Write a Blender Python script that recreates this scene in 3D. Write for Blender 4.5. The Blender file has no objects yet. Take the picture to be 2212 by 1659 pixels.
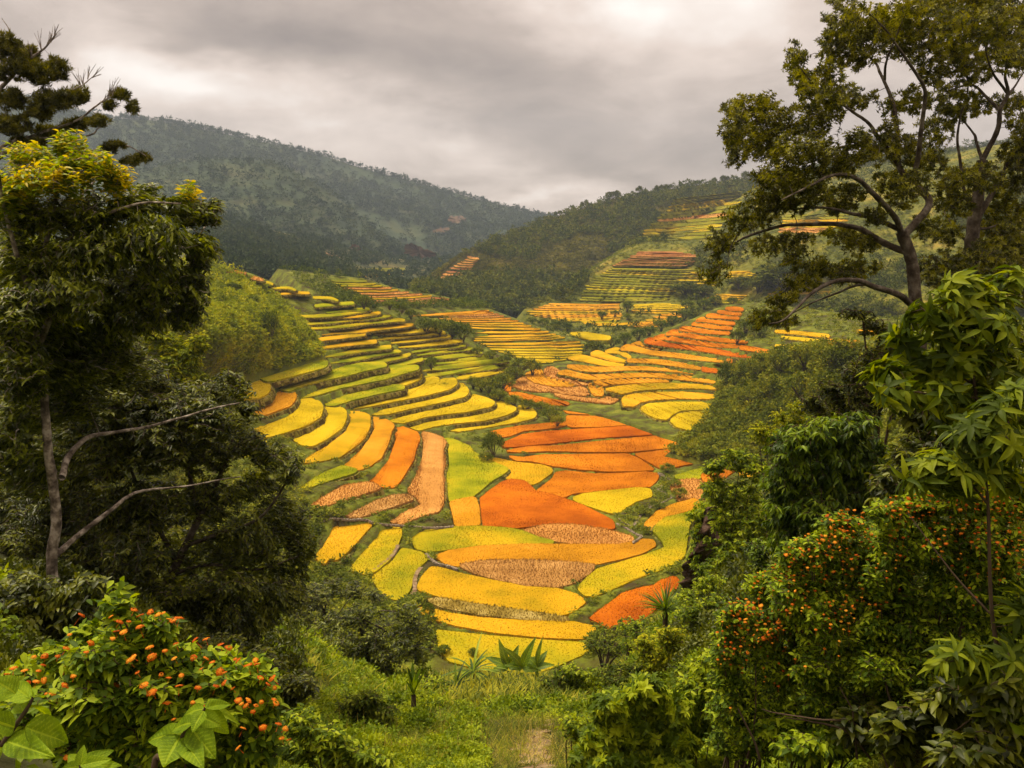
import bpy, math, random
import numpy as np
from mathutils import Vector
C = bpy.context.scene
COL = C.collection
R = math.radians
random.seed(7)
RNG = np.random.default_rng(11)

# ------------------------------------------------------------------ camera
# image units: the photograph scaled to 2212 x 1659
FU, CU, CV, EYE = 1736.0, 1106.0, 829.5, 1.7
PITCH = math.atan((CV - 518.0) / FU)
cam = bpy.data.cameras.new('camera'); cob = bpy.data.objects.new('camera', cam); COL.objects.link(cob)
cam.sensor_width = 36.0; cam.lens = 36.0 * FU / 2212.0
cam.clip_start = 0.1; cam.clip_end = 12000
cob.location = (0, 0, EYE); cob.rotation_euler = (math.pi / 2 - PITCH, 0, 0)
C.camera = cob
C.render.resolution_x, C.render.resolution_y = 1024, 768
C.view_settings.view_transform = 'Standard'; C.view_settings.look = 'None'
C.view_settings.exposure = 0.65; C.view_settings.gamma = 1.0
C.render.engine = 'CYCLES'
C.cycles.use_denoising = True
C.cycles.max_bounces = 8; C.cycles.diffuse_bounces = 3; C.cycles.glossy_bounces = 2
C.cycles.transmission_bounces = 4; C.cycles.volume_bounces = 0; C.cycles.transparent_max_bounces = 8
C.cycles.use_adaptive_sampling = True; C.cycles.adaptive_threshold = 0.02

# ------------------------------------------------------------------ sun
SUN_EL, SUN_AZ = 64.0, -62.0          # azimuth from +Y (ahead), negative = to the left
sl = bpy.data.lights.new('sun', 'SUN'); so = bpy.data.objects.new('sun', sl); COL.objects.link(so)
sl.energy = 2.5; sl.angle = R(14); sl.color = (1.0, 0.88, 0.66)
so.rotation_euler = (R(90 - SUN_EL), 0, R(180 - (SUN_AZ)))
_d = Vector((math.sin(R(SUN_AZ)) * math.cos(R(SUN_EL)), math.cos(R(SUN_AZ)) * math.cos(R(SUN_EL)), math.sin(R(SUN_EL))))
so.rotation_euler = _d.to_track_quat('Z', 'Y').to_euler()
so.location = (0, 0, 60)

# ------------------------------------------------------------------ sky (world): overcast over a Nishita sky
W = bpy.data.worlds.new('World'); C.world = W; W.use_nodes = True
def build_world():
    nt = W.node_tree; N = nt.nodes; Lk = nt.links; N.clear()
    def nd(t, **k):
        n = N.new(t)
        for a, b in k.items(): setattr(n, a, b)
        return n
    def put(sock, v):
        if hasattr(v, 'is_output') or isinstance(v, bpy.types.NodeSocket): Lk.new(v, sock)
        else: sock.default_value = v
    def M(op, a, b=None, c=None, clamp=False):
        n = nd('ShaderNodeMath', operation=op, use_clamp=clamp)
        put(n.inputs[0], a)
        if b is not None: put(n.inputs[1], b)
        if c is not None: put(n.inputs[2], c)
        return n.outputs[0]
    out = nd('ShaderNodeOutputWorld'); bg = nd('ShaderNodeBackground')
    tc = nd('ShaderNodeTexCoord')
    sep = nd('ShaderNodeSeparateXYZ'); Lk.new(tc.outputs['Generated'], sep.inputs[0])
    x, y, z = sep.outputs
    az = M('ARCTAN2', x, y); el = M('ARCSINE', z)
    zc = M('ADD', M('MAXIMUM', z, 0.0), 0.32)
    px = M('DIVIDE', x, zc); py = M('DIVIDE', y, zc)
    cmb = nd('ShaderNodeCombineXYZ'); put(cmb.inputs[0], px); put(cmb.inputs[1], py)
    def noise(scale, detail, rough, off, dist=0.0):
        mp = nd('ShaderNodeVectorMath', operation='ADD'); Lk.new(cmb.outputs[0], mp.inputs[0]); mp.inputs[1].default_value = off
        n = nd('ShaderNodeTexNoise'); Lk.new(mp.outputs[0], n.inputs['Vector'])
        n.inputs['Scale'].default_value = scale; n.inputs['Detail'].default_value = detail
        n.inputs['Roughness'].default_value = rough; n.inputs['Distortion'].default_value = dist
        return n.outputs['Fac']
    n1 = noise(1.25, 5, 0.5, (3.1, 1.7, 0), 0.25)
    n2 = noise(3.4, 7, 0.58, (9.3, 4.1, 2), 0.3)
    w1 = M('MULTIPLY', M('SUBTRACT', noise(2.2, 4, 0.55, (1.3, 7.1, 5)), 0.5), 0.34)
    w2 = M('MULTIPLY', M('SUBTRACT', noise(2.6, 4, 0.55, (6.3, 2.1, 8)), 0.5), 0.16)
    azw = M('ADD', az, w1); elw = M('ADD', el, w2)
    base = M('ADD', M('MULTIPLY', M('SUBTRACT', n1, 0.5), 0.60), M('MULTIPLY', M('SUBTRACT', n2, 0.5), 0.85))
    dens = M('ADD', base, 0.44)
    # broad light and dark masses of the cloud deck: (u, v, su, sv, amount)
    for (u, v, su, sv, am) in SKY_MASSES:
        a0 = math.atan((u - CU) / FU); e0 = -(math.atan((v - CV) / FU) + PITCH)
        sa = su / FU; se = sv / FU
        q = M('ADD', M('POWER', M('ABSOLUTE', M('DIVIDE', M('SUBTRACT', azw, a0), sa)), 2.0),
              M('POWER', M('ABSOLUTE', M('DIVIDE', M('SUBTRACT', elw, e0), se)), 2.0))
        dens = M('ADD', dens, M('MULTIPLY', M('EXPONENT', M('MULTIPLY', q, -1.0)), am))
    ramp = nd('ShaderNodeValToRGB'); put(ramp.inputs[0], dens)
    e = ramp.color_ramp.elements
    e[0].position = 0.0; e[0].color = (0.205, 0.155, 0.123, 1)
    e[1].position = 1.0; e[1].color = (0.82, 0.74, 0.67, 1)
    m = e.new(0.42); m.color = (0.385, 0.300, 0.243, 1)
    m = e.new(0.70); m.color = (0.60, 0.487, 0.410, 1)
    # overcast decks are brighter towards the zenith
    zen = M('MULTIPLY', M('SMOOTH_MIN', M('MAXIMUM', M('SUBTRACT', z, 0.30), 0.0), 0.5, 0.1), ZENITH)
    mul = nd('ShaderNodeMix', data_type='RGBA', blend_type='MULTIPLY'); mul.inputs[0].default_value = 1.0
    cz = nd('ShaderNodeCombineColor'); g = M('ADD', zen, 1.0)
    for k in range(3): put(cz.inputs[k], g)
    Lk.new(ramp.outputs[0], mul.inputs[6]); Lk.new(cz.outputs[0], mul.inputs[7])
    sky = nd('ShaderNodeTexSky', sky_type='NISHITA'); sky.sun_disc = False
    sky.sun_elevation = R(SUN_EL); sky.sun_rotation = R(SUN_AZ)
    sk = nd('ShaderNodeMix', data_type='RGBA', blend_type='MULTIPLY'); sk.inputs[0].default_value = 1.0
    Lk.new(sky.outputs[0], sk.inputs[6]); sk.inputs[7].default_value = (0.08, 0.08, 0.08, 1)
    mx = nd('ShaderNodeMix', data_type='RGBA'); mx.inputs[0].default_value = 0.93
    Lk.new(sk.outputs[2], mx.inputs[6]); Lk.new(mul.outputs[2], mx.inputs[7])
    Lk.new(mx.outputs[2], bg.inputs[0]); bg.inputs[1].default_value = 1.0
    Lk.new(bg.outputs[0], out.inputs[0])
SKY_MASSES = [(1480, -10, 240, 110, 0.42), (1420, 230, 300, 90, 0.10), (390, 120, 120, 60, 0.42), (440, 195, 260, 60, 0.30),
              (600, 260, 260, 60, 0.20), (930, 330, 140, 60, 0.18), (1180, 435, 220, 40, 0.34), (150, 20, 300, 90, 0.08),
              (660, 100, 330, 60, -0.34), (1000, 170, 360, 80, -0.24), (1450, 330, 240, 45, -0.20), (760, 20, 400, 60, -0.05),
              (1240, 300, 300, 50, -0.05), (2300, 150, 400, 200, 0.25), (-100, 100, 200, 200, 0.1)]
ZENITH = 4.0
build_world()

# ------------------------------------------------------------------ helpers: image rays, meshes, tags
def sv(v):                              # downward slope of the ray through image row v
    return np.tan(np.arctan((np.asarray(v, float) - CV) / FU) + PITCH)
def at(u, v, Y):                        # image point at forward distance Y -> world
    u = np.asarray(u, float); v = np.asarray(v, float); Y = np.asarray(Y, float)
    y = -(v - CV) / FU; ry = math.cos(PITCH) + y * math.sin(PITCH)
    rz = -math.sin(PITCH) + y * math.cos(PITCH)
    k = Y / ry
    return np.stack([(u - CU) / FU * k, Y + 0 * k, EYE + rz * k], -1)
def pix(P):
    P = np.asarray(P, float); d = P - np.array([0, 0, EYE])
    f = d[..., 1] * math.cos(PITCH) - d[..., 2] * math.sin(PITCH); up = d[..., 1] * math.sin(PITCH) + d[..., 2] * math.cos(PITCH)
    return CU + FU * d[..., 0] / f, CV - FU * up / f
def YZ(v, z): return z / -sv(v)
def mkmesh(name, V, F, mat=None, var=None, smooth=False, mats=None, mi=None):
    V = np.asarray(V, np.float32).reshape(-1, 3); F = np.asarray(F, np.int32).reshape(-1, 3)
    me = bpy.data.meshes.new(name)
    me.vertices.add(len(V)); me.vertices.foreach_set('co', V.ravel())
    me.loops.add(len(F) * 3); me.loops.foreach_set('vertex_index', F.ravel())
    me.polygons.add(len(F)); me.polygons.foreach_set('loop_start', np.arange(0, len(F) * 3, 3, dtype=np.int32))
    if smooth: me.polygons.foreach_set('use_smooth', np.ones(len(F), bool))
    if var is not None:
        a = me.attributes.new('var', 'FLOAT', 'FACE'); a.data.foreach_set('value', np.asarray(var, np.float32))
    if mats:
        for m in mats: me.materials.append(m)
        me.polygons.foreach_set('material_index', np.asarray(mi, np.int32))
    elif mat: me.materials.append(mat)
    me.update(calc_edges=True)
    return me
def obj(name, me, parent=None, loc=None):
    o = bpy.data.objects.new(name, me); COL.objects.link(o)
    if loc is not None: o.location = loc
    if parent: o.parent = parent
    return o
def tag(o, label=None, cat=None, group=None, kind=None):
    if label: o['label'] = label
    if cat: o['category'] = cat
    if group: o['group'] = group
    if kind: o['kind'] = kind
    return o
def thing(name, label, cat, loc=(0, 0, 0), group=None):
    return tag(obj(name, None, None, loc), label, cat, group)
class MB:
    def __init__(s): s.V = []; s.F = []; s.A = []; s.n = 0
    def add(s, V, F, a=0.5):
        V = np.asarray(V, np.float32).reshape(-1, 3); F = np.asarray(F, np.int32).reshape(-1, 3)
        s.V.append(V); s.F.append(F + s.n); s.n += len(V)
        s.A.append(np.broadcast_to(np.asarray(a, np.float32), (len(F),)) if np.ndim(a) == 0 else np.asarray(a, np.float32))
    def build(s, name, mat, parent=None, smooth=False, origin=None):
        V = np.concatenate(s.V)
        if origin is not None: V = V - np.asarray(origin, np.float32)
        me = mkmesh(name, V, np.concatenate(s.F), mat, np.concatenate(s.A), smooth)
        return obj(name, me, parent)
def nrm(a): return a / np.maximum(np.linalg.norm(a, axis=-1, keepdims=True), 1e-9)
def tube(mb, P, rad, k=7, a=0.5, wob=0.0):
    P = np.asarray(P, float); n = len(P); rad = np.broadcast_to(np.asarray(rad, float), (n,))
    T = nrm(np.gradient(P, axis=0)); ref = np.array([0.31, 0.87, 0.2]) if abs(T[0][2]) > 0.7 else np.array([0.1, 0.2, 1.0])
    A = nrm(np.cross(T, ref)); B = np.cross(T, A)
    th = np.linspace(0, 2 * math.pi, k, endpoint=False)
    rr = rad[:, None] * (1 + (RNG.uniform(-wob, wob, (n, k)) if wob else 0))
    ring = P[:, None] + rr[..., None] * (np.cos(th)[None, :, None] * A[:, None] + np.sin(th)[None, :, None] * B[:, None])
    V = ring.reshape(-1, 3); F = []
    i = np.arange(n - 1)[:, None] * k; j = np.arange(k)[None]; j2 = (j + 1) % k
    a0 = (i + j).ravel(); a1 = (i + j2).ravel(); b0 = (i + k + j).ravel(); b1 = (i + k + j2).ravel()
    F = np.concatenate([np.stack([a0, a1, b1], 1), np.stack([a0, b1, b0], 1)])
    mb.add(V, F, a)
def spline(P, n):
    P = np.asarray(P, float); t = np.linspace(0, len(P) - 1, n); return cr(P, t)
def cr(P, t):                           # Catmull-Rom along the first axis
    P = np.asarray(P, float); m = len(P)
    i = np.clip(np.floor(t).astype(int), 0, m - 2); f = (t - i)
    f = f.reshape((-1,) + (1,) * (P.ndim - 1))
    p1 = P[i]; p2 = P[i + 1]
    p0 = np.where((i > 0).reshape(f.shape), P[np.maximum(i - 1, 0)], 2 * p1 - p2)
    p3 = np.where((i < m - 2).reshape(f.shape), P[np.minimum(i + 2, m - 1)], 2 * p2 - p1)
    return 0.5 * ((2 * p1) + (-p0 + p2) * f + (2 * p0 - 5 * p1 + 4 * p2 - p3) * f ** 2 + (-p0 + 3 * p1 - 3 * p2 + p3) * f ** 3)
_H = np.random.default_rng(5).random((256, 256)).astype(np.float32)
def vnoise(x, y, oct=4, rough=0.5):
    x = np.asarray(x, float); y = np.asarray(y, float); s = 0; a = 1; tot = 0
    for k in range(oct):
        xi = np.floor(x).astype(int); yi = np.floor(y).astype(int); fx = x - xi; fy = y - yi
        fx = fx * fx * (3 - 2 * fx); fy = fy * fy * (3 - 2 * fy)
        h = lambda i, j: _H[(i + 37 * k) & 255, (j + 91 * k) & 255]
        s = s + a * ((h(xi, yi) * (1 - fx) + h(xi + 1, yi) * fx) * (1 - fy) + (h(xi, yi + 1) * (1 - fx) + h(xi + 1, yi + 1) * fx) * fy)
        tot += a; a *= rough; x = x * 2.03 + 11.3; y = y * 2.03 + 5.7
    return s / tot * 2 - 1
def inpoly(px, py, poly):
    poly = np.asarray(poly, float); x1, y1 = poly[:, 0], poly[:, 1]; x2, y2 = np.roll(x1, -1), np.roll(y1, -1)
    px = np.asarray(px, float); r = np.zeros(px.shape, bool)
    for a, b, c, d in zip(x1, y1, x2, y2):
        if b == d: continue
        cond = (b > py) != (d > py)
        r ^= cond & (px < (c - a) * (py - b) / (d - b) + a)
    return r

# ------------------------------------------------------------------ materials
def mat(name, cols, rough=0.8, scale=0.5, detail=5, trans=0.0, varamt=0.35, spec=0.2, bump=0.0, bscale=6.0, tcol=None, coord='obj', contrast=1.0, hue=None):
    """two or three tones mixed by world-space noise, with the per-leaf 'var' attribute shifting the tone"""
    m = bpy.data.materials.new(name); m.use_nodes = True; nt = m.node_tree; N = nt.nodes; L = nt.links; N.clear()
    out = N.new('ShaderNodeOutputMaterial'); p = N.new('ShaderNodeBsdfPrincipled')
    p.inputs['Roughness'].default_value = rough; p.inputs['Specular IOR Level'].default_value = spec
    g = N.new('ShaderNodeNewGeometry'); nz = N.new('ShaderNodeTexNoise')
    L.new(g.outputs['Position'], nz.inputs['Vector'])
    nz.inputs['Scale'].default_value = scale; nz.inputs['Detail'].default_value = detail; nz.inputs['Roughness'].default_value = 0.6
    at_ = N.new('ShaderNodeAttribute'); at_.attribute_name = 'var'
    ad = N.new('ShaderNodeMath'); ad.operation = 'MULTIPLY_ADD'; L.new(at_.outputs['Fac'], ad.inputs[0]); ad.inputs[1].default_value = varamt * 1.6
    sb = N.new('ShaderNodeMath'); sb.operation = 'MULTIPLY_ADD'; L.new(nz.outputs['Fac'], sb.inputs[0]); sb.inputs[1].default_value = 1.6 * contrast
    sb.inputs[2].default_value = 0.5 - 0.8 * contrast - 0.8 * varamt
    L.new(sb.outputs[0], ad.inputs[2])
    rp = N.new('ShaderNodeValToRGB'); L.new(ad.outputs[0], rp.inputs[0]); e = rp.color_ramp.elements
    c4 = [tuple(c) + (1,) for c in cols]
    e[0].position = 0.1; e[0].color = c4[0]; e[1].position = 0.9; e[1].color = c4[-1]
    for k, c in enumerate(c4[1:-1]): q = e.new(0.1 + 0.8 * (k + 1) / (len(c4) - 1)); q.color = c
    L.new(rp.outputs[0], p.inputs['Base Color'])
    if bump:
        bn = N.new('ShaderNodeTexNoise'); L.new(g.outputs['Position'], bn.inputs['Vector']); bn.inputs['Scale'].default_value = bscale; bn.inputs['Detail'].default_value = 6
        bp = N.new('ShaderNodeBump'); bp.inputs['Strength'].default_value = bump; bp.inputs['Distance'].default_value = 0.6 / bscale
        L.new(bn.outputs['Fac'], bp.inputs['Height']); L.new(bp.outputs[0], p.inputs['Normal'])
    if trans:
        t = N.new('ShaderNodeBsdfTranslucent'); mx = N.new('ShaderNodeMixShader'); mx.inputs[0].default_value = trans
        hs = N.new('ShaderNodeHueSaturation'); hs.inputs['Value'].default_value = 1.35; hs.inputs['Saturation'].default_value = 1.1; hs.inputs['Hue'].default_value = 0.485
        L.new(rp.outputs[0], hs.inputs['Color']); L.new(hs.outputs[0], t.inputs[0])
        L.new(p.outputs[0], mx.inputs[1]); L.new(t.outputs[0], mx.inputs[2]); L.new(mx.outputs[0], out.inputs[0])
    else: L.new(p.outputs[0], out.inputs[0])
    return m

# ------------------------------------------------------------------ terrain sheets, lofted through rows (image point, distance)
LAYERS = {}
class Layer: pass
def loft(name, rows, nu, nv, noise=0.0, nscale=0.03, back=(0.05, 6.0), skirt=30.0):
    g = []
    for row in rows:
        r = np.array([(a, b, math.log(c)) for a, b, c in row])
        uu = np.linspace(r[0, 0], r[-1, 0], nu)
        # parameter along the row from u
        t = np.interp(uu, r[:, 0], np.arange(len(r)))
        q = cr(r, t); q[:, 0] = uu; g.append(q)
    g = np.array(g)                       # rows x nu x 3
    ln = np.abs(np.diff(g[:, :, 1].mean(1))); ln = np.maximum(ln, 8); t = np.concatenate([[0], np.cumsum(ln)]); t /= t[-1]
    tt = np.interp(np.linspace(0, 1, nv), t, np.arange(len(rows)))
    G = cr(g, tt)                         # nv x nu x 3
    u, v, Y = G[..., 0], G[..., 1], np.exp(G[..., 2])
    P = at(u, v, Y)
    if noise:
        w = 1 - 0.85 * np.linspace(0, 1, nv)[:, None] ** 3
        P[..., 2] += w * noise * vnoise(P[..., 0] * nscale, P[..., 1] * nscale + 3.3, 5)
        u, v = pix(P); Y = P[..., 1]
    Ly = Layer(); Ly.name = name; Ly.P = P; Ly.u, Ly.v, Ly.Y = u.copy(), v.copy(), Y.copy(); Ly.back = back; Ly.skirt = skirt
    LAYERS[name] = Ly
    return Ly
def finish(Ly, oname, m, kind='structure', label=None, cat=None):
    P = Ly.P; nv, nu = P.shape[:2]
    rows = [P]
    last = P[-1].copy(); ext = []
    k, drop = Ly.back
    for i in range(1, 6):
        q = last.copy(); q[:, :2] *= (1 + k * i); q[:, 2] -= drop * i * i * 0.5; ext.append(q)
    first = P[0].copy(); f1 = first.copy(); f1[:, 1] -= 1.0; f1[:, 2] -= Ly.skirt * 0.3; f2 = first.copy(); f2[:, 2] -= Ly.skirt
    G = np.concatenate([f2[None], f1[None], P, np.array(ext)])
    l1 = G[:, :1].copy(); l1[..., 0] -= Ly.skirt * 0.5; l1[..., 2] -= Ly.skirt * 0.6
    r1 = G[:, -1:].copy(); r1[..., 0] += Ly.skirt * 0.5; r1[..., 2] -= Ly.skirt * 0.6
    G = np.concatenate([l1, G, r1], 1)
    a, b = G.shape[:2]; idx = np.arange(a * b).reshape(a, b)
    q = np.stack([idx[:-1, :-1], idx[:-1, 1:], idx[1:, 1:], idx[1:, :-1]], -1).reshape(-1, 4)
    F = np.concatenate([q[:, [0, 1, 2]], q[:, [0, 2, 3]]])
    o = obj(oname, mkmesh(oname, G.reshape(-1, 3), F, m, None, True))
    return tag(o, label, cat, None, kind)
def depth(Ly, u, v):
    """distance of the sheet at image points (inverse-distance over the four nearest grid points)"""
    gu, gv, gY = Ly.u[::2, ::2].ravel(), Ly.v[::2, ::2].ravel(), Ly.Y[::2, ::2].ravel()
    u = np.atleast_1d(u); v = np.atleast_1d(v); out = np.empty(len(u))
    for i in range(0, len(u), 64):
        d = (u[i:i + 64, None] - gu) ** 2 + (v[i:i + 64, None] - gv) ** 2
        k = np.argpartition(d, 4, 1)[:, :4]; w = 1 / (np.take_along_axis(d, k, 1) + 0.5)
        out[i:i + 64] = (w * gY[k]).sum(1) / w.sum(1)
    return out
def seat(Ly, u, v):
    return at(u, v, depth(Ly, u, v))

def zr(*p): return [(u, v, float(YZ(v, z))) for u, v, z in p]
VAL = loft('valley', [
    [(-400, 1560, 52), (150, 1560, 58), (700, 1500, 64), (1000, 1480, 66), (1300, 1450, 68), (1900, 1400, 70)],
    [(-400, 1400, 66), (150, 1400, 76), (700, 1330, 80), (1000, 1310, 82), (1300, 1290, 84), (1800, 1250, 86)],
    [(200, 1200, 98), (700, 1180, 99), (1000, 1170, 104), (1300, 1160, 106), (1750, 1130, 108)],
    zr((200, 1060, -33), (600, 1050, -35), (800, 1045, -38), (960, 1040, -41), (1200, 1040, -42), (1700, 1020, -41)),
    zr((250, 930, -29), (600, 940, -33.5), (760, 940, -37), (900, 940, -39.5), (1050, 945, -41.5), (1300, 940, -42), (1700, 930, -41)),
    zr((300, 860, -25), (540, 850, -29), (700, 865, -33), (850, 875, -36.5), (1000, 885, -39.5), (1150, 880, -41.5), (1350, 870, -41.5), (1700, 860, -40)),
    zr((350, 830, -24), (540, 815, -27), (700, 810, -30.5), (850, 815, -34.5), (1000, 820, -38), (1120, 825, -41), (1300, 810, -41)),
    zr((400, 790, -22), (600, 760, -24.5), (750, 745, -27), (900, 755, -31), (1030, 780, -36), (1130, 800, -39.5)),
    zr((420, 700, -16), (600, 690, -19.7), (720, 685, -21), (840, 700, -24.3), (960, 735, -30), (1080, 782, -36)),
    zr((430, 565, -5.8), (540, 590, -9), (640, 630, -14.6), (760, 662, -19), (860, 692, -24), (960, 725, -29.7), (1050, 770, -36))],
    300, 300, 0.25, 0.08, (0.012, 3.0))
SPUR_O = loft('orange_spur', [
    zr((1050, 852, -42.5), (1150, 877, -42), (1300, 897, -41.5), (1450, 942, -41), (1560, 962, -40.5), (1760, 970, -38), (2500, 980, -32)),
    zr((1065, 838, -42), (1180, 850, -41), (1330, 870, -40.5), (1480, 890, -39.5), (1640, 930, -38.5), (1790, 900, -34), (2500, 920, -28)),
    zr((1085, 822, -41.5), (1180, 810, -40), (1300, 830, -39), (1420, 830, -37.5), (1560, 835, -36), (1760, 830, -31), (2500, 850, -25)),
    zr((1130, 800, -41), (1220, 785, -39), (1350, 790, -37), (1500, 795, -34.5), (1600, 790, -33), (1850, 790, -29), (2500, 800, -23)),
    zr((1220, 782, -39.7), (1300, 765, -37.5), (1400, 750, -35), (1500, 755, -32), (1600, 760, -30), (1900, 750, -24.5), (2500, 750, -19)),
    zr((1235, 776, -39), (1320, 757, -37), (1400, 728, -33.5), (1500, 687, -27), (1560, 662, -23.5), (1625, 653, -22), (1720, 665, -22), (1960, 690, -22), (2500, 690, -17))],
    200, 130, 0.2, 0.08, (0.02, 4.0))
SPUR_C = loft('centre_spur', [
    zr((930, 765, -36), (1100, 792, -40.5), (1200, 793, -41.2), (1310, 775, -41.2)),
    zr((880, 735, -33), (1050, 740, -35), (1200, 738, -36), (1300, 742, -39)),
    zr((830, 700, -27.5), (960, 700, -29), (1100, 700, -31), (1215, 723, -36)),
    zr((740, 665, -21), (900, 665, -24), (1050, 672, -27.5), (1135, 695, -33)),
    zr((680, 635, -17), (850, 645, -21), (980, 655, -25), (1070, 671, -29)),
    zr((600, 580, -10.5), (784, 601, -14.5), (858, 622, -19), (935, 636, -22.5), (1042, 657, -27))],
    180, 110, 0.2, 0.06, (0.02, 5.0))
HILL_R = loft('right_hill', [
    zr((1170, 765, -42), (1300, 768, -42), (1450, 732, -40), (1650, 702, -36), (2700, 690, -25)),
    zr((1145, 700, -39), (1250, 700, -39), (1450, 690, -36), (1650, 670, -31), (2700, 620, -14)),
    zr((1130, 672, -35), (1250, 650, -31), (1450, 645, -29), (1650, 620, -22), (2700, 570, -8)),
    [(1180, 645, 422), (1300, 590, 450), (1450, 580, 440), (1650, 560, 415), (2700, 480, 320)],
    [(1255, 598, 465), (1340, 547, 475), (1500, 535, 465), (1700, 500, 440), (2700, 400, 330)],
    [(1335, 543, 500), (1440, 505, 520), (1600, 470, 520), (1800, 430, 480), (2700, 330, 360)],
    [(1420, 500, 540), (1520, 463, 590), (1640, 402, 640), (1850, 365, 620), (2050, 330, 580), (2300, 285, 520), (2800, 220, 460)]],
    200, 150, 0.6, 0.03, (0.03, 8.0))
RIDGE = loft('shrub_ridge', [
    [(895, 640, 440), (960, 650, 440), (1060, 680, 430), (1180, 700, 460), (1320, 640, 540), (1480, 560, 600), (2700, 480, 640)],
    [(900, 630, 500), (960, 612, 530), (1080, 600, 550), (1220, 560, 590), (1350, 510, 650), (1500, 460, 700), (2700, 380, 740)],
    [(905, 622, 520), (957, 580, 570), (1002, 545, 610), (1100, 507, 670), (1195, 470, 730), (1330, 429, 770), (1475, 405, 790), (1631, 383, 810), (1850, 340, 820), (2800, 230, 800)]],
    200, 110, 1.5, 0.02, (0.04, 12.0))
FARV = loft('far_valley', [
    [(420, 600, 330), (600, 610, 380), (760, 622, 420), (900, 640, 470), (1010, 655, 540)],
    [(420, 540, 450), (600, 560, 520), (760, 577, 600), (870, 595, 690), (1000, 600, 760)],
    [(420, 470, 640), (600, 500, 730), (760, 540, 800), (870, 560, 860), (1030, 560, 950)]],
    120, 70, 2.0, 0.02, (0.04, 10.0))
SPUR_M = loft('mountain_spur', [
    [(-600, 560, 660), (200, 560, 700), (400, 548, 730), (600, 572, 770), (760, 585, 810), (940, 595, 900)],
    [(-600, 440, 800), (200, 470, 850), (420, 440, 900), (600, 450, 920), (740, 500, 930), (940, 585, 950)],
    [(-600, 360, 950), (100, 400, 1000), (300, 370, 1050), (450, 345, 1080), (570, 350, 1100), (640, 374, 1100), (740, 437, 1080), (810, 495, 1060), (880, 545, 1020), (960, 582, 980)]],
    140, 80, 14.0, 0.008, (0.05, 12.0))
MOUNT = loft('mountain', [
    [(-900, 560, 850), (400, 545, 900), (700, 565, 950), (900, 585, 1000), (1050, 590, 1050), (1320, 580, 1200)],
    [(-900, 360, 1150), (350, 400, 1220), (600, 430, 1270), (800, 480, 1320), (1000, 520, 1360), (1320, 520, 1450)],
    [(-1000, 190, 1400), (-300, 172, 1480), (100, 217, 1520), (220, 250, 1540), (330, 258, 1560), (500, 293, 1600), (700, 338, 1650), (870, 384, 1680), (950, 408, 1700), (1080, 443, 1750), (1190, 469, 1800), (1330, 495, 1850)]],
    220, 110, 34.0, 0.0042, (0.05, 25.0), 60)
def onto(Ly, *p): return [(u, v, float(depth(Ly, [u], [v])[0]) - 0.8) for u, v in p]
SLOPE_L = loft('green_slope', [
    onto(VAL, (-380, 1000), (250, 900), (450, 836), (560, 805), (700, 774)),
    [(-500, 730, 75), (250, 730, 112), (450, 710, 138), (560, 705, 168)] + onto(VAL, (675, 735)),
    [(-500, 500, 80), (250, 545, 120)] + onto(VAL, (455, 570), (520, 594), (600, 644), (655, 700), (692, 764))],
    120, 100, 0.9, 0.09, (0.02, 4.0))
SLOPE_R = loft('bush_slope', [
    onto(VAL, (1440, 985), (1560, 1010), (1690, 1015)) + zr((1900, 1015, -30), (2600, 1000, -20)),
    zr((1530, 900, -38.5), (1600, 890, -36), (1750, 880, -29), (2600, 850, -14)),
    zr((1553, 835, -37), (1600, 795, -31.5), (1680, 762, -25), (1800, 750, -19), (2600, 740, -9))],
    120, 90, 0.8, 0.1, (0.03, 4.0))
# near slope below the viewpoint: a plain height field
def ground_z(x, y):
    x = np.asarray(x, float); y = np.asarray(y, float)
    z = np.interp(y, [-8, 0, 2, 4, 6, 9, 15, 25, 40, 55, 66, 80], [0.4, 0, -0.45, -1.6, -2.9, -4.9, -8.3, -13.9, -22.0, -30.4, -36.5, -44])
    r = np.maximum(0, x - (1.2 + 0.11 * y + 2.2 * np.exp(-np.maximum(y, 0) / 6.0))); l = np.maximum(0, -x - (2 + 0.1 * y))
    z = z + 10.0 * np.tanh(1.3 * r / 10.0) + 8.0 * np.tanh(0.6 * l / 8.0)
    return z + 0.22 * vnoise(x * 0.35, y * 0.35, 4) * np.clip(y / 6, 0.15, 1.6)

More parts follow.
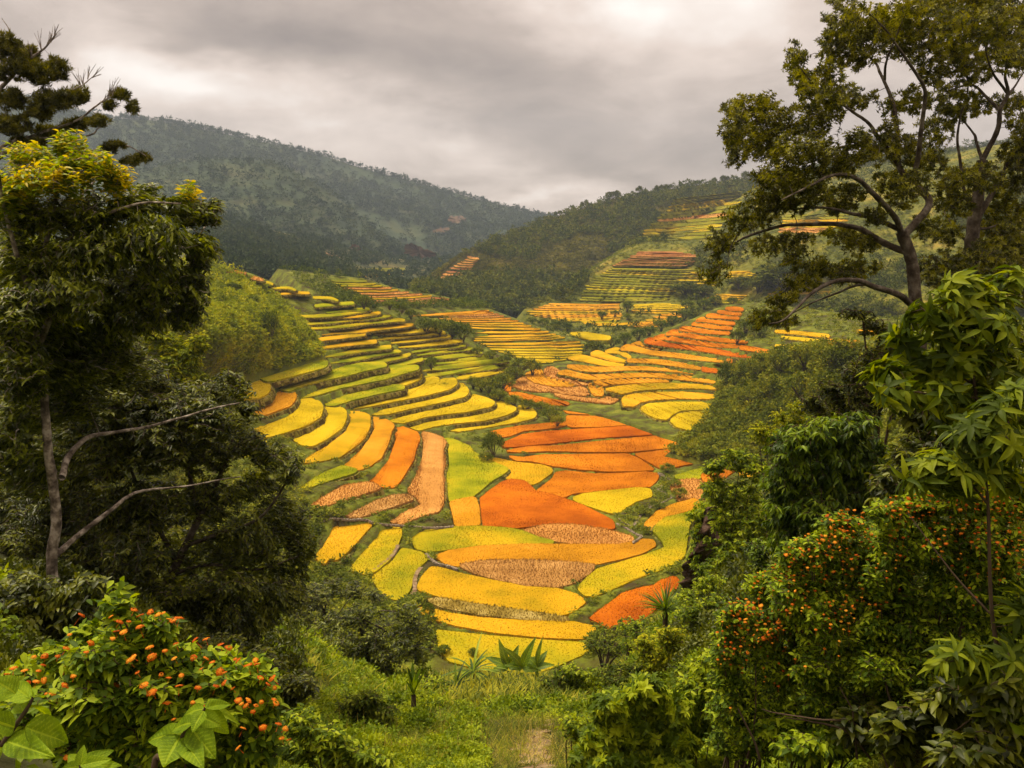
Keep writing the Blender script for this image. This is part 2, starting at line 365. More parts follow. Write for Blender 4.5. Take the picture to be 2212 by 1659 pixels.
# ------------------------------------------------------------------ rice terraces
CROP = {
    'lime': mat('lime_rice', [(0.150, 0.180, 0.0064), (0.285, 0.285, 0.0096), (0.430, 0.340, 0.0120)], 0.9, 0.085, 8, varamt=0.45, spec=0.0, contrast=2.1),
    'yellow': mat('yellow_rice', [(0.352, 0.264, 0.0080), (0.480, 0.344, 0.0096), (0.560, 0.400, 0.0160)], 0.9, 0.085, 8, varamt=0.45, spec=0.0, contrast=2.1),
    'olive_yellow': mat('olive_yellow_rice', [(0.190, 0.200, 0.0080), (0.345, 0.285, 0.0096), (0.500, 0.340, 0.0120)], 0.9, 0.085, 8, varamt=0.5, spec=0.0, contrast=2.1),
    'golden': mat('golden_rice', [(0.300, 0.210, 0.0080), (0.480, 0.285, 0.0096), (0.600, 0.330, 0.0160)], 0.9, 0.085, 8, varamt=0.5, spec=0.0, contrast=2.1),
    'amber': mat('amber_rice', [(0.368, 0.168, 0.0096), (0.496, 0.232, 0.0120), (0.592, 0.288, 0.0240)], 0.9, 0.085, 8, varamt=0.45, spec=0.0, contrast=2.1),
    'orange': mat('orange_rice', [(0.336, 0.104, 0.0064), (0.464, 0.152, 0.0080), (0.560, 0.208, 0.0120)], 0.9, 0.085, 8, varamt=0.45, spec=0.0, contrast=2.1),
    'red-orange': mat('red_orange_rice', [(0.288, 0.068, 0.0048), (0.424, 0.108, 0.0064), (0.512, 0.152, 0.0080)], 0.9, 0.085, 8, varamt=0.45, spec=0.0, contrast=2.1),
    'tan': mat('tan_stubble', [(0.27, 0.135, 0.036), (0.40, 0.215, 0.060), (0.54, 0.315, 0.100)], 0.9, 0.25, 6, varamt=0.8, spec=0.0, contrast=1.2),
    'peach': mat('peach_stubble', [(0.36, 0.165, 0.036), (0.48, 0.235, 0.056), (0.60, 0.315, 0.080)], 0.9, 0.2, 6, varamt=0.55, spec=0.0, contrast=1.2),
    'straw': mat('straw_stubble', [(0.192, 0.136, 0.0240), (0.304, 0.224, 0.0480), (0.416, 0.320, 0.0960)], 0.9, 0.4, 5, varamt=0.8, spec=0.0, contrast=2.1),
    'red-brown': mat('red_brown_rice', [(0.208, 0.084, 0.0256), (0.304, 0.128, 0.0400), (0.384, 0.176, 0.0560)], 0.9, 0.1, 4, varamt=0.5, spec=0.0, contrast=2.1),
    'olive': mat('olive_rice', [(0.120, 0.128, 0.0096), (0.184, 0.184, 0.0120), (0.264, 0.232, 0.0160)], 0.9, 0.1, 4, varamt=0.5, spec=0.0, contrast=2.1),
}
BANKM = mat('grassy_bank', [(0.045, 0.036, 0.010), (0.075, 0.070, 0.012), (0.11, 0.13, 0.014), (0.20, 0.18, 0.05)], 0.95, 0.55, 6, varamt=0.75, spec=0.05, contrast=1.3)
DRYBANK = mat('dry_bank', [(0.068, 0.046, 0.010), (0.115, 0.088, 0.012), (0.155, 0.145, 0.014), (0.25, 0.20, 0.05)], 0.95, 0.55, 6, varamt=0.75, spec=0.05, contrast=1.3)
FARBANK = mat('far_bank', [(0.075, 0.060, 0.012), (0.12, 0.115, 0.014), (0.17, 0.17, 0.02)], 0.95, 0.2, 6, varamt=0.6, spec=0.0)
def _crop(x0, y0, s):
    return lambda *p: [(0.96 * (x0 + a / s), 0.96 * (y0 + b / s)) + tuple(0.96 * c / s for c in r) for a, b, *r in p]
zA = _crop(500, 560, 4.32); zB = _crop(900, 560, 4.32); zC = _crop(1300, 560, 4.32); zD = _crop(560, 820, 4.32)
zE = _crop(1000, 820, 4.32); zF = _crop(1300, 820, 4.32); zG = _crop(660, 1100, 4.32); zH = _crop(1100, 1050, 4.32)
zM = _crop(768, 1152, 2.88); zN = _crop(1536, 0, 2.88); zQ = _crop(1536, 576, 2.88)
def chaikin(P, it=2):
    P = np.asarray(P, float)
    for _ in range(it):
        Q = np.roll(P, -1, 0); P = np.stack([0.75 * P + 0.25 * Q, 0.25 * P + 0.75 * Q], 1).reshape(-1, 2)
    return P
def resample(P, step):
    P = np.asarray(P, float); Q = np.concatenate([P, P[:1]]); L = np.concatenate([[0], np.cumsum(np.linalg.norm(np.diff(Q, axis=0), axis=1))])
    n = max(8, int(L[-1] / step)); t = np.linspace(0, L[-1], n, endpoint=False)
    return np.stack([np.interp(t, L, Q[:, 0]), np.interp(t, L, Q[:, 1])], 1)
def tufts(P, h, w, lean, blades=3, up=None):
    """little bunches of upright blades: arrays of triangles"""
    n = len(P) * blades; B = np.repeat(P, blades, 0) + np.c_[RNG.normal(0, 0.35, (n, 2)) * w, np.zeros(n)]
    a = RNG.uniform(0, 2 * math.pi, n); hh = h * RNG.uniform(0.6, 1.25, n); ww = w * RNG.uniform(0.6, 1.3, n)
    d = np.c_[np.cos(a), np.sin(a), 0 * a] * (ww / 2)[:, None]
    la = RNG.uniform(0, 2 * math.pi, n); l = lean * RNG.random(n) * hh
    T = B + np.c_[np.cos(la) * l, np.sin(la) * l, hh]
    V = np.stack([B - d, B + d, T], 1).reshape(-1, 3)
    return V, np.arange(n * 3).reshape(-1, 3), np.repeat(RNG.random(len(P)), blades) * 0.6 + RNG.random(n) * 0.4
from mathutils.geometry import tessellate_polygon
PADDIES = []; CARVE = {}
def paddy(Ly, poly, colour, label, drop=1.0, flat=None, group=None, dry=False, grass=True, jit=0.5, smooth=2):
    if flat is None: flat = {'valley': 0.8, 'orange_spur': 0.3}.get(Ly.name, 0.25)
    Q = resample(chaikin(resample([p[:2] for p in poly], 5.5 if smooth > 1 else 4.0), smooth), 3.0)
    n = len(Q); ee = np.roll(Q, -1, 0) - np.roll(Q, 1, 0); nn = nrm(np.c_[ee[:, 1], -ee[:, 0]])
    if np.sum(Q[:, 0] * np.roll(Q[:, 1], -1) - np.roll(Q[:, 0], -1) * Q[:, 1]) < 0: nn = -nn
    Q = Q + nn * ((3.0 if Ly is VAL and colour not in ('orange', 'red-orange') else 1.9 if Ly is SPUR_O else 1.3) if smooth > 1 else 1.3 if Ly in (VAL, SPUR_O) else 0.7)
    Y = depth(Ly, Q[:, 0], Q[:, 1]); s = sv(Q[:, 1]); z = -Y * s; zm = np.median(z)
    Qj = Q + np.c_[vnoise(Q[:, 0] * 0.13, Q[:, 1] * 0.13, 2), vnoise(Q[:, 0] * 0.13 + 40, Q[:, 1] * 0.13, 2)] * jit
    zt = z * (1 - flat) + zm * flat
    Yn = np.where(s > 0.02, zt / np.minimum(-s, -0.02), Y); Yn = np.clip(Yn, Y * 0.93, Y * 1.07)
    P = at(Qj[:, 0], Qj[:, 1], Yn)
    # make the outline run counter-clockwise seen from above
    ar = np.sum(P[:, 0] * np.roll(P[:, 1], -1) - np.roll(P[:, 0], -1) * P[:, 1])
    if ar < 0: P = P[::-1].copy(); Q = Q[::-1].copy()
    Ym = float(P[:, 1].mean()); c0 = P.mean(0); org = c0.copy(); org[2] -= 1.0
    tri = np.array(tessellate_polygon([[Vector(p) for p in P]]))
    tr = P[tri]; fl = np.cross(tr[:, 1] - tr[:, 0], tr[:, 2] - tr[:, 0])[:, 2] < 0
    tri[fl] = tri[fl][:, ::-1]
    hc = 0.45 if drop > 0.8 else 0.3
    # outward directions in plan
    e = np.roll(P, -1, 0) - np.roll(P, 1, 0); o2 = nrm(np.c_[e[:, 1], -e[:, 0], 0 * e[:, 0]])
    mb = MB(); mb.add(P, tri, 0.5)
    bot = P - [0, 0, hc]; i = np.arange(n); j = (i + 1) % n
    mb.add(np.concatenate([P, bot]), np.concatenate([np.stack([i, i + n, j], 1), np.stack([j, i + n, j + n], 1)]), np.tile(RNG.random(n) * 0.6, 2))
    # standing ears
    A, *_ = np.linalg.lstsq(np.c_[P[:, 0], P[:, 1], np.ones(n)], P[:, 2], rcond=None)
    g = max(0.26, Ym * 0.0026)
    x0, y0 = P[:, :2].min(0); x1, y1 = P[:, :2].max(0)
    gx, gy = np.meshgrid(np.arange(x0, x1, g), np.arange(y0, y1, g)); gx = gx.ravel() + RNG.uniform(-g, g, gx.size) * 0.6; gy = gy.ravel() + RNG.uniform(-g, g, gy.size) * 0.6
    k = inpoly(gx, gy, P[:, :2]); gx, gy = gx[k], gy[k]
    ev = P[RNG.integers(0, n, int(n * 1.5))]
    T = np.c_[gx, gy, A[0] * gx + A[1] * gy + A[2]]
    T = np.concatenate([T, ev + np.c_[RNG.normal(0, 0.12, (len(ev), 2)), -0.05 * np.ones(len(ev))]])
    # keep the ears on the (slightly warped) top: nearest outline height blended in for long warped strips
    res = P[:, 2] - (A[0] * P[:, 0] + A[1] * P[:, 1] + A[2])
    if np.abs(res).max() > 0.25:
        for b in range(0, len(T), 400):
            d2 = ((T[b:b + 400, None, :2] - P[None, :, :2]) ** 2).sum(2) + 0.5; w = 1 / d2 ** 1.5
            T[b:b + 400, 2] = A[0] * T[b:b + 400, 0] + A[1] * T[b:b + 400, 1] + A[2] + (w * res).sum(1) / w.sum(1)
    st = colour in ('tan', 'straw', 'peach')
    T[:, 2] -= 0.08
    w = max(0.10, Ym * 0.0011)
    mb.add(*tufts(T, (0.32 if st else 0.18 if drop > 0.8 else 0.14), w, 0.7, 3))
    root = thing('rice_terrace', label, 'rice paddy', org, group)
    mb.build('rice_crop', CROP[colour], root, origin=org)
    # bank: lip, face, foot
    bb = MB()
    ls = 1.0 if drop > 0.8 else 0.45
    lip = P + o2 * 0.10 * ls - [0, 0, 0.30 * ls]; l2 = P + o2 * 0.34 * ls - [0, 0, 0.36 * ls]
    wob = 0.25 * vnoise(P[:, 0] * 0.7, P[:, 1] * 0.7, 3)[:, None]
    wob = wob * ls; f1 = P + o2 * (0.45 * ls + 0.12 * drop + wob) - [0, 0, 0.36 * ls + drop * 0.5]; f2 = P + o2 * (0.5 * ls + 0.2 * drop + wob) - [0, 0, 0.36 * ls + drop]
    rings = [lip, l2, f1, f2]
    for a, b in zip(rings[:-1], rings[1:]):
        bb.add(np.concatenate([a, b]), np.concatenate([np.stack([i, i + n, j], 1), np.stack([j, i + n, j + n], 1)]), np.tile(RNG.random(n), 2))
    if grass:
        seg = np.linalg.norm(np.roll(P, -1, 0) - P, axis=1); m = int(seg.sum() / max(0.22, Ym * 0.0022) * (1 + drop))
        front = (o2[:, 1] < 0.35); pr = seg * np.where(front, 1.0, 0.25)
        kk = RNG.choice(n, min(m, 6000), p=pr / pr.sum()); f = RNG.random(len(kk))[:, None]; h = RNG.random(len(kk))[:, None] ** 0.8
        a = P[kk] * (1 - f) + np.roll(P, -1, 0)[kk] * f; oo = o2[kk]
        pt = a + oo * (0.2 + h * (0.3 + 0.26 * drop)) - np.c_[np.zeros((len(kk), 2)), 0.45 + h * drop]
        V, F, va = tufts(pt, (0.40 if drop > 0.8 else 0.24), max(0.09, Ym * 0.0011), 1.0, 2)
        bb.add(V, F, va)
    bb.build('bank', FARBANK if not grass else DRYBANK if dry else BANKM, root, origin=org)
    PADDIES.append(root); CARVE.setdefault(Ly.name, []).append((Q, float(np.median(P[:, 2]))))
    # cut the terrace into the sheet below it
    gu, gv = pix(Ly.P)
    bx = (gu > Q[:, 0].min() - 6) & (gu < Q[:, 0].max() + 6) & (gv > Q[:, 1].min() - 6) & (gv < Q[:, 1].max() + 6)
    idx = np.argwhere(bx)
    if len(idx):
        iu, iv = Ly.u[bx], Ly.v[bx]; ins = inpoly(iu, iv, Q)
        for dx, dy in ((3, 0), (-3, 0), (0, 2), (0, -2)): ins |= inpoly(iu + dx, iv + dy, Q)
        ii = idx[ins]
        if len(ii):
            X = Ly.P[ii[:, 0], ii[:, 1]]; d2 = ((X[:, None, :2] - P[None, ::3, :2]) ** 2).sum(2); zn = P[::3, 2][d2.argmin(1)]
            Ly.P[ii[:, 0], ii[:, 1], 2] = np.minimum(X[:, 2], zn - 0.75)
    return root
def strip(p):
    p = np.asarray(p, float); n = 6 * len(p)
    q = spline(p, n); q[:, 2] = np.maximum(q[:, 2], 0.4)
    return [(a, b) for a, b, c in q] + [(a, b + c) for a, b, c in q[::-1]]
def S(Ly, col, label, pts, **k):
    k.setdefault('smooth', 1); k.setdefault('jit', 0.3); k.setdefault('flat', 0.45 if Ly is VAL else 0.25)
    return paddy(Ly, strip(pts), col, label, **k)
G_NEAR = 'rice fields on the valley floor'; G_LEFT = 'rice terraces of the left spur'; G_FAN = 'curved terraces beside the left trees'
G_OR = 'orange rice terraces of the right spur'; G_C = 'thin rice terraces of the centre spur'; G_FAR = 'thin rice terraces of the far right hill'
V = VAL
def build_paddies():
    P = lambda c, l, pts, g=G_NEAR, **k: paddy(V, pts, c, l, group=g, **k)
    P('golden', 'golden slanting rice strip nearest the dark left trees, below the stone path', zG((400,320),(740,320),(760,345),(720,380),(600,520),(480,640),(420,680),(350,660),(300,720),(220,660),(300,570),(370,440),(390,390)))
    P('olive_yellow', 'yellow-green slanting rice strip second from the dark left trees, below the stone path', zG((870,365),(1040,365),(1045,440),(1010,530),(930,680),(800,790),(700,820),(560,780),(640,680),(740,570),(830,450)))
    P('olive_yellow', 'yellow-green slanting rice strip beside the dirt gully, pointing down at the small tree', zG((1060,585),(1150,600),(1250,625),(1300,680),(1250,720),(1190,790),(1160,880),(1130,970),(1080,1040),(1000,1070),(900,1040),(830,960),(770,860),(860,790),(960,720),(1020,640)))
    P('olive_yellow', 'lime and yellow rice field right below the big red-orange field, tapering to the right', zG((1165,500),(1180,440),(1220,400),(1500,378),(1800,370)) + zH((0,592),(200,605),(340,635),(480,690),(640,733),(400,752),(100,772)) + zG((1800,545),(1500,580),(1300,600),(1190,570)))
    P('amber', 'long curved amber rice band hooking round the big tan stubble oval', zM((615,285),(700,255),(900,225),(1200,213),(1500,215),(1800,215),(1960,180),(2020,185),(2035,215),(1950,260),(1800,300),(1660,330),(1450,325),(1150,300),(950,300),(830,320),(760,345),(680,330)))
    P('peach', 'lens-shaped peach stubble field under the point of the red-orange field', zM((1180,125),(1300,90),(1500,85),(1700,115),(1890,165),(1880,195),(1750,215),(1550,205),(1350,175)), drop=1.2)
    P('tan', 'large tan stubble oval inside the amber band', zM((770,345),(900,322),(1200,315),(1500,330),(1640,345),(1610,390),(1500,455),(1400,480),(1200,470),(1000,430),(850,385)))
    P('golden', 'broad golden rice field just below the tan stubble oval', zM((500,480),(520,430),(580,360),(640,365),(800,410),(1000,450),(1200,490),(1400,500),(1530,540),(1580,580),(1500,640),(1400,670),(1200,640),(900,590),(650,545),(500,500)))
    P('straw', 'pale straw strip between two golden rice fields', zM((560,570),(620,560),(800,590),(1000,620),(1300,660),(1480,690),(1440,705),(1200,690),(900,660),(650,610)), drop=1.0)
    P('golden', 'long golden rice strip below the pale straw strip', zM((500,625),(560,625),(700,660),(900,690),(1200,710),(1500,715),(1640,745),(1640,790),(1550,815),(1300,805),(1000,775),(750,730),(560,680)))
    P('olive_yellow', 'lowest yellow-green rice field, just above the banana plants', zM((620,770),(800,790),(1000,810),(1300,835),(1560,850),(1600,900),(1400,990),(1250,1040),(1000,1040),(850,1000),(700,960),(640,880)))
    P('olive_yellow', 'sickle-shaped lime rice field curving down the foot of the rock outcrop', zH((1640,560),(1720,500),(1900,460),(2010,420),(2000,500),(1940,560),(1920,700),(1900,850),(1830,920),(1650,1000),(1400,1090),(1200,1180),(1020,1250),(930,1240),(870,1180),(950,1090),(1060,1000),(1300,930),(1500,870),(1650,820),(1720,790),(1700,720),(1640,650),(1600,620)))
    P('amber', 'amber rice field above the lime sickle, by the stream path', zH((1515,560),(1560,520),(1640,440),(1800,370),(2000,315),(2060,360),(2010,415),(1900,456),(1720,496),(1640,556),(1600,615),(1560,600)), drop=1.4)
    P('peach', 'small peach stubble field above the amber one by the stream path', zH((1770,190),(1850,140),(2000,125),(2070,150),(2080,220),(2090,300),(1990,316),(1840,322),(1850,270),(1790,220)), drop=1.2)
    P('red-orange', 'red-orange rice field beside the spiky palm-like plant', zH((980,1470),(1100,1380),(1300,1230),(1500,1170),(1600,1160),(1660,1110),(1800,1065),(1850,1100),(1830,1180),(1700,1290),(1600,1400),(1480,1500),(1330,1600),(1180,1600),(1080,1520)))
    # central orange block
    P('orange', 'orange lens-shaped field, topmost of the central orange block', zE((1150,445),(1300,420),(1600,415),(1800,425),(1900,465),(1860,480),(1700,485),(1400,480),(1200,470)))
    P('orange', 'orange rice field second from the top of the central orange block', zE((1190,500),(1500,505),(1800,510),(1980,512),(2040,555),(1900,575),(1500,600),(1250,605),(1185,590)))
    P('orange', 'narrow orange strip just right of the round green tree', zE((440,650),(720,600),(1180,555),(1185,590),(1000,620),(760,642),(640,690),(540,705)), drop=1.4)
    P('red-orange', 'long dark orange rice field across the middle of the central orange block', zE((555,770),(760,680),(1000,650),(1300,632),(1700,605),(2130,585),(2310,650),(2180,665),(1900,685),(1500,708),(1100,755),(700,795),(570,800)))
    P('orange', 'long orange rice field directly below the dark orange one', zE((600,840),(800,800),(1100,790),(1500,750),(2000,700),(2400,678),(2510,735),(2440,760),(2100,815),(1800,845),(1400,845),(1000,835),(750,850)))
    P('orange', 'orange rice field at the bottom of the central block, left of the diagonal ridge', zE((620,890),(760,905),(950,880),(1400,875),(1780,870),(1900,920),(2040,1020),(1900,1030),(1600,1035),(1300,1015),(1050,980),(850,935),(700,930)))
    P('orange', 'orange rice field at the bottom of the central block, right of the diagonal ridge', zE((1850,870),(2100,840),(2400,790),(2530,780),(2680,850),(2600,900),(2400,960),(2200,1000),(2090,1000),(2000,950)))
    P('orange', 'orange rice field above the yellow one by the stream', zE((1080,1050),(1180,1035),(1450,1065),(1700,1060),(1950,1045),(2080,1060),(2080,1110),(2000,1185),(1800,1195),(1500,1225),(1250,1250),(1160,1290),(1020,1250),(890,1230),(960,1180),(1050,1110)))
    P('yellow', 'yellow rice field set into the orange ones beside the stream', zE((1250,1300),(1350,1265),(1600,1235),(1900,1205),(2000,1215),(2010,1275),(1850,1325),(1760,1380),(1700,1425),(1620,1435),(1450,1380),(1300,1330)))
    P('red-orange', 'largest field, deep red-orange rice in the middle of the valley floor', zE((350,1300),(450,1220),(560,1140),(650,1115),(780,1130),(850,1190),(880,1230),(1020,1255),(1160,1300),(1350,1370),(1550,1470),(1640,1520),(1660,1590),(1550,1600),(1350,1570),(1100,1545),(900,1560),(700,1585),(380,1575),(360,1450)))
    P('golden', 'golden rice field on top of the largest red-orange field', zE((330,890),(450,910),(700,960),(950,985),(1050,1020),(1030,1050),(900,1140),(840,1160),(760,1130),(650,1110),(600,1110),(650,1040),(620,1010),(480,960)), drop=1.2)
    P('lime', 'lime green field shaped like a boot between the tan column and the red-orange field', zE((-40,690),(100,740),(240,800),(285,860),(340,890),(480,960),(620,1015),(560,1060),(440,1130),(330,1230),(250,1290),(60,1330),(40,1250),(20,1080),(60,1000),(50,830)))
    P('amber', 'amber toe of the lime boot-shaped field, above the stone path', zE((60,1340),(250,1296),(300,1300),(330,1400),(340,1550),(110,1560),(90,1450)), drop=1.2)
    # fan beside the left trees
    F = lambda c, l, pts, **k: P(c, l, pts, G_FAN, dry=True, **k)
    F('peach', 'peach stubble column at the right end of the curved terrace fan', zD((1690,660),(1780,680),(1890,720),(1910,760),(1880,830),(1900,950),(1880,1050),(1890,1150),(1880,1350),(1840,1420),(1650,1470),(1500,1540),(1370,1520),(1500,1440),(1690,1370),(1640,1290),(1550,1230),(1630,1100),(1690,950),(1710,800)), flat=0.5, drop=1.1)
    F('peach', 'peach stubble strip pointing left, lower part of the curved terrace fan', zD((590,1340),(740,1260),(950,1180),(1170,1150),(1280,1190),(1100,1250),(850,1330),(680,1380)), drop=2.2)
    F('tan', 'narrow tan stubble strip between two bare banks above the stone path', zD((930,1450),(1100,1380),(1400,1280),(1540,1270),(1600,1300),(1400,1370),(1200,1440),(1080,1475),(970,1475)), drop=1.6)
    F('orange', 'deep orange curved terrace, second from the right in the fan', zD((1400,620),(1500,605),(1640,660),(1665,720),(1620,820),(1600,920),(1540,1020),(1470,1130),(1420,1190),(1300,1190),(1170,1120),(1250,1060),(1360,940),(1400,830),(1440,720)), flat=0.6)
    F('amber', 'amber-orange curved terrace, third from the right in the fan', zD((1210,520),(1330,540),(1410,590),(1380,640),(1340,780),(1280,900),(1170,980),(1060,1020),(920,980),(1060,880),(1150,780),(1220,650)), flat=0.6)
    F('lime', 'lime green tip below the amber-orange curved terrace', zD((470,1190),(600,1110),(780,1040),(915,990),(1050,1025),(1000,1050),(800,1110),(600,1180)), drop=2.2)
    F('golden', 'golden curved terrace with a greenish left tip, fourth from the right in the fan', zD((970,465),(1090,465),(1170,500),(1170,600),(1120,700),(1020,790),(880,890),(640,940),(480,945),(600,890),(720,830),(860,720),(960,580)), flat=0.6, drop=2.2)
    F('yellow', 'yellow curved terrace, fifth from the right in the fan', zD((760,405),(870,410),(940,450),(940,520),(900,610),(760,710),(620,780),(520,775),(430,720),(560,640),(690,560),(750,460)), flat=0.6, drop=1.6)
    F('yellow', 'yellow curved terrace, sixth from the right in the fan', zD((510,345),(610,340),(690,370),(715,420),(690,500),(560,580),(350,650),(200,690),(60,700),(0,640),(200,590),(380,520),(470,440)), flat=0.6, drop=1.6)
    F('amber', 'small amber curved terrace just left of the topmost lime strips', zD((270,260),(380,245),(440,270),(455,320),(400,390),(290,430),(180,470),(40,500),(120,420),(240,330)), flat=0.6, drop=1.6)
    F('yellow', 'yellow curved terrace at the top of the fan, half behind the left tree', zD((0,110),(80,105),(170,160),(205,220),(180,270),(100,310),(-120,330),(-120,150)), flat=0.6, drop=1.4)
    F('lime', 'green grass tip peeping out under the lime tip beside the left tree', zD((-40,850),(60,790),(150,740),(180,760),(60,850),(-60,900)), flat=0.6, drop=1.4)
    # left spur
    L_ = lambda c, l, pts, **k: P(c, l, pts, G_LEFT, dry=True, **k)
    L_('lime', 'wide lime strip under the green shrub slope, topmost of the wide lime strips', zA((310,1225),(600,1140),(980,1085),(1030,1100),(1000,1140),(700,1220),(500,1270),(420,1270)))
    L_('lime', 'wide lime strip second below the green shrub slope', zA((530,1350),(580,1300),(800,1240),(1060,1180),(1300,1120),(1560,1105),(1600,1130),(1400,1170),(1250,1210),(1000,1260),(800,1310),(650,1370)))
    L_('lime', 'longest wide lime strip, third below the green shrub slope', zA((725,1430),(800,1390),(1050,1310),(1250,1270),(1300,1230),(1500,1160),(1700,1150),(1900,1135),(1910,1160),(1750,1200),(1600,1250),(1400,1290),(1150,1340),(950,1400),(800,1435)))
    L_('lime', 'wide lime strip fourth below the green shrub slope, above the yellow ones', zA((975,1490),(1050,1440),(1300,1360),(1500,1325),(1750,1330),(1780,1345),(1500,1400),(1250,1460),(1100,1510),(1020,1510)))
    L_('yellow', 'small yellow terrace at the right end of the third lime strip', zA((1560,1290),(1700,1240),(1880,1200),(1940,1225),(1920,1260),(1780,1310),(1650,1305)))
    L_('yellow', 'small yellow terrace at the right end of the fourth lime strip', zA((1790,1340),(1900,1290),(2050,1250),(2110,1260),(2080,1310),(1950,1345),(1820,1365)))
    L_('yellow', 'long yellow terrace with a rounded right end, first below the lime strips', zD((930,410),(1200,330),(1500,270),(1700,220),(1850,190),(1880,150),(2000,140),(2020,180),(1950,230),(1750,280),(1400,350),(1150,400),(1000,420)))
    L_('yellow', 'long yellow terrace ending in a hook by the gully bushes, second below the lime strips', zD((1165,460),(1300,410),(1700,320),(2000,250),(2020,200),(2080,190),(2135,260),(2100,300),(1900,350),(1600,410),(1350,470),(1220,480)))
    L_('yellow', 'long yellow terrace third below the lime strips', zE((-560,520),(-400,470),(-100,410),(200,330),(290,300),(400,330),(490,370),(440,400),(200,450),(0,470),(-200,500),(-400,560),(-500,550)))
    L_('yellow', 'long yellow terrace fourth below the lime strips', zE((-360,590),(-300,560),(-100,510),(200,470),(460,420),(500,360),(600,385),(680,420),(700,430),(600,480),(400,530),(100,560),(-100,590),(-250,630)))
    L_('yellow', 'lowest long yellow terrace of the left spur, pointing at the round green tree', zE((40,630),(200,580),(500,530),(690,480),(730,400),(850,430),(890,480),(870,510),(700,550),(400,600),(150,640)))
    A = [('olive_yellow', zA((690,640,18),(900,640,20),(1150,625,18),(1350,595,18),(1440,590,8))), ('golden', zA((720,680,15),(1000,655,15),(1300,640,20),(1540,610,18))),
         ('olive_yellow', zA((740,720,18),(1000,700,22),(1250,675,22),(1500,655,18),(1640,645,8))), ('olive_yellow', zA((600,785,15),(850,755,22),(1200,735,22),(1400,705,22),(1700,680,20),(1780,690,8))),
         ('golden', zA((950,815,15),(1150,795,22),(1340,790,20),(1500,760,25),(1750,735,22),(1860,725,14))), ('yellow', zA((1400,815,12),(1600,795,25),(1850,785,25),(2050,770,20),(2120,785,10))),
         ('yellow', zA((1500,865,18),(1650,840,28),(1900,815,25),(2130,800,25),(2170,810,10))), ('yellow', zB((-90,895,20),(150,865,30),(380,835,30),(490,840,14))),
         ('yellow', zB((-20,940,15),(200,915,30),(400,895,30),(560,885,20),(610,890,8))), ('lime', zB((110,990,14),(300,955,26),(520,930,26),(640,925,14))),
         ('lime', zB((160,1020,14),(400,980,28),(620,955,30),(710,960,12))), ('lime', zB((220,1055,16),(450,1030,30),(700,1000,32),(800,1000,12))),
         ('lime', zB((330,1100,18),(550,1070,32),(800,1035,34),(900,1035,12))), ('lime', zB((220,1170,14),(450,1130,32),(700,1100,36),(950,1065,36),(1050,1080,14))),
         ('lime', zB((210,1225,20),(450,1180,40),(750,1145,40),(1000,1110,36),(1100,1105,14))), ('yellow', zB((540,1250,14),(700,1215,40),(900,1170,45),(1040,1150,30)))]
    for k, (c, p) in enumerate(A):
        S(V, c, '%s right-hand rice strip, %s down the crest of the left spur' % (WORD[c], ORD[k]), p, group=G_LEFT, dry=True, drop=0.42)
    A = [('peach', zA((700,830,25),(760,826,25),(830,825,22))), ('golden', zA((700,885,15),(900,870,22),(1100,850,22),(1320,825,22),(1390,820,20))), ('golden', zA((830,960,20),(1000,935,28),(1250,905,28),(1500,885,28))),
         ('olive_yellow', zA((880,1040,15),(1100,1010,28),(1350,970,28),(1640,935,28))), ('lime', zA((1020,1090,20),(1300,1050,32),(1500,1010,28),(1680,985,20),(1740,995,8))),
         ('olive_yellow', zA((1350,1090,20),(1550,1070,28),(1750,1030,28),(1830,1010,20))), ('lime', zA((1590,1125,15),(1750,1100,28),(1950,1060,22)))]
    for k, (c, p) in enumerate(A):
        S(V, c, '%s left-hand rice strip, %s down from the shrub slope' % (WORD[c], ORD[k]), p, group=G_LEFT, dry=True, drop=0.42)
    A = [('peach', zA((110,225,18),(250,255,25),(400,295,12))), ('peach', zA((30,210,8),(120,212,14),(230,235,8))), ('olive_yellow', zA((230,320,15),(400,310,12),(500,340,10))), ('olive_yellow', zA((420,375,12),(640,370,14),(720,400,8))),
         ('golden', zA((500,430,12),(700,420,14),(850,420,14))), ('olive_yellow', zA((880,465,12),(1050,470,16),(1130,500,10))), ('lime', zA((900,540,22),(1100,525,22),(1280,515,20))), ('lime', zA((1010,605,15),(1200,585,18),(1430,575,16)))]
    for k, (c, p) in enumerate(A):
        S(V, c, '%s short rice strip, %s down the top of the left spur' % (WORD[c], ORD[k]), p, group=G_LEFT, dry=True, drop=0.42, jit=0.2)
    # orange spur
    O = SPUR_O
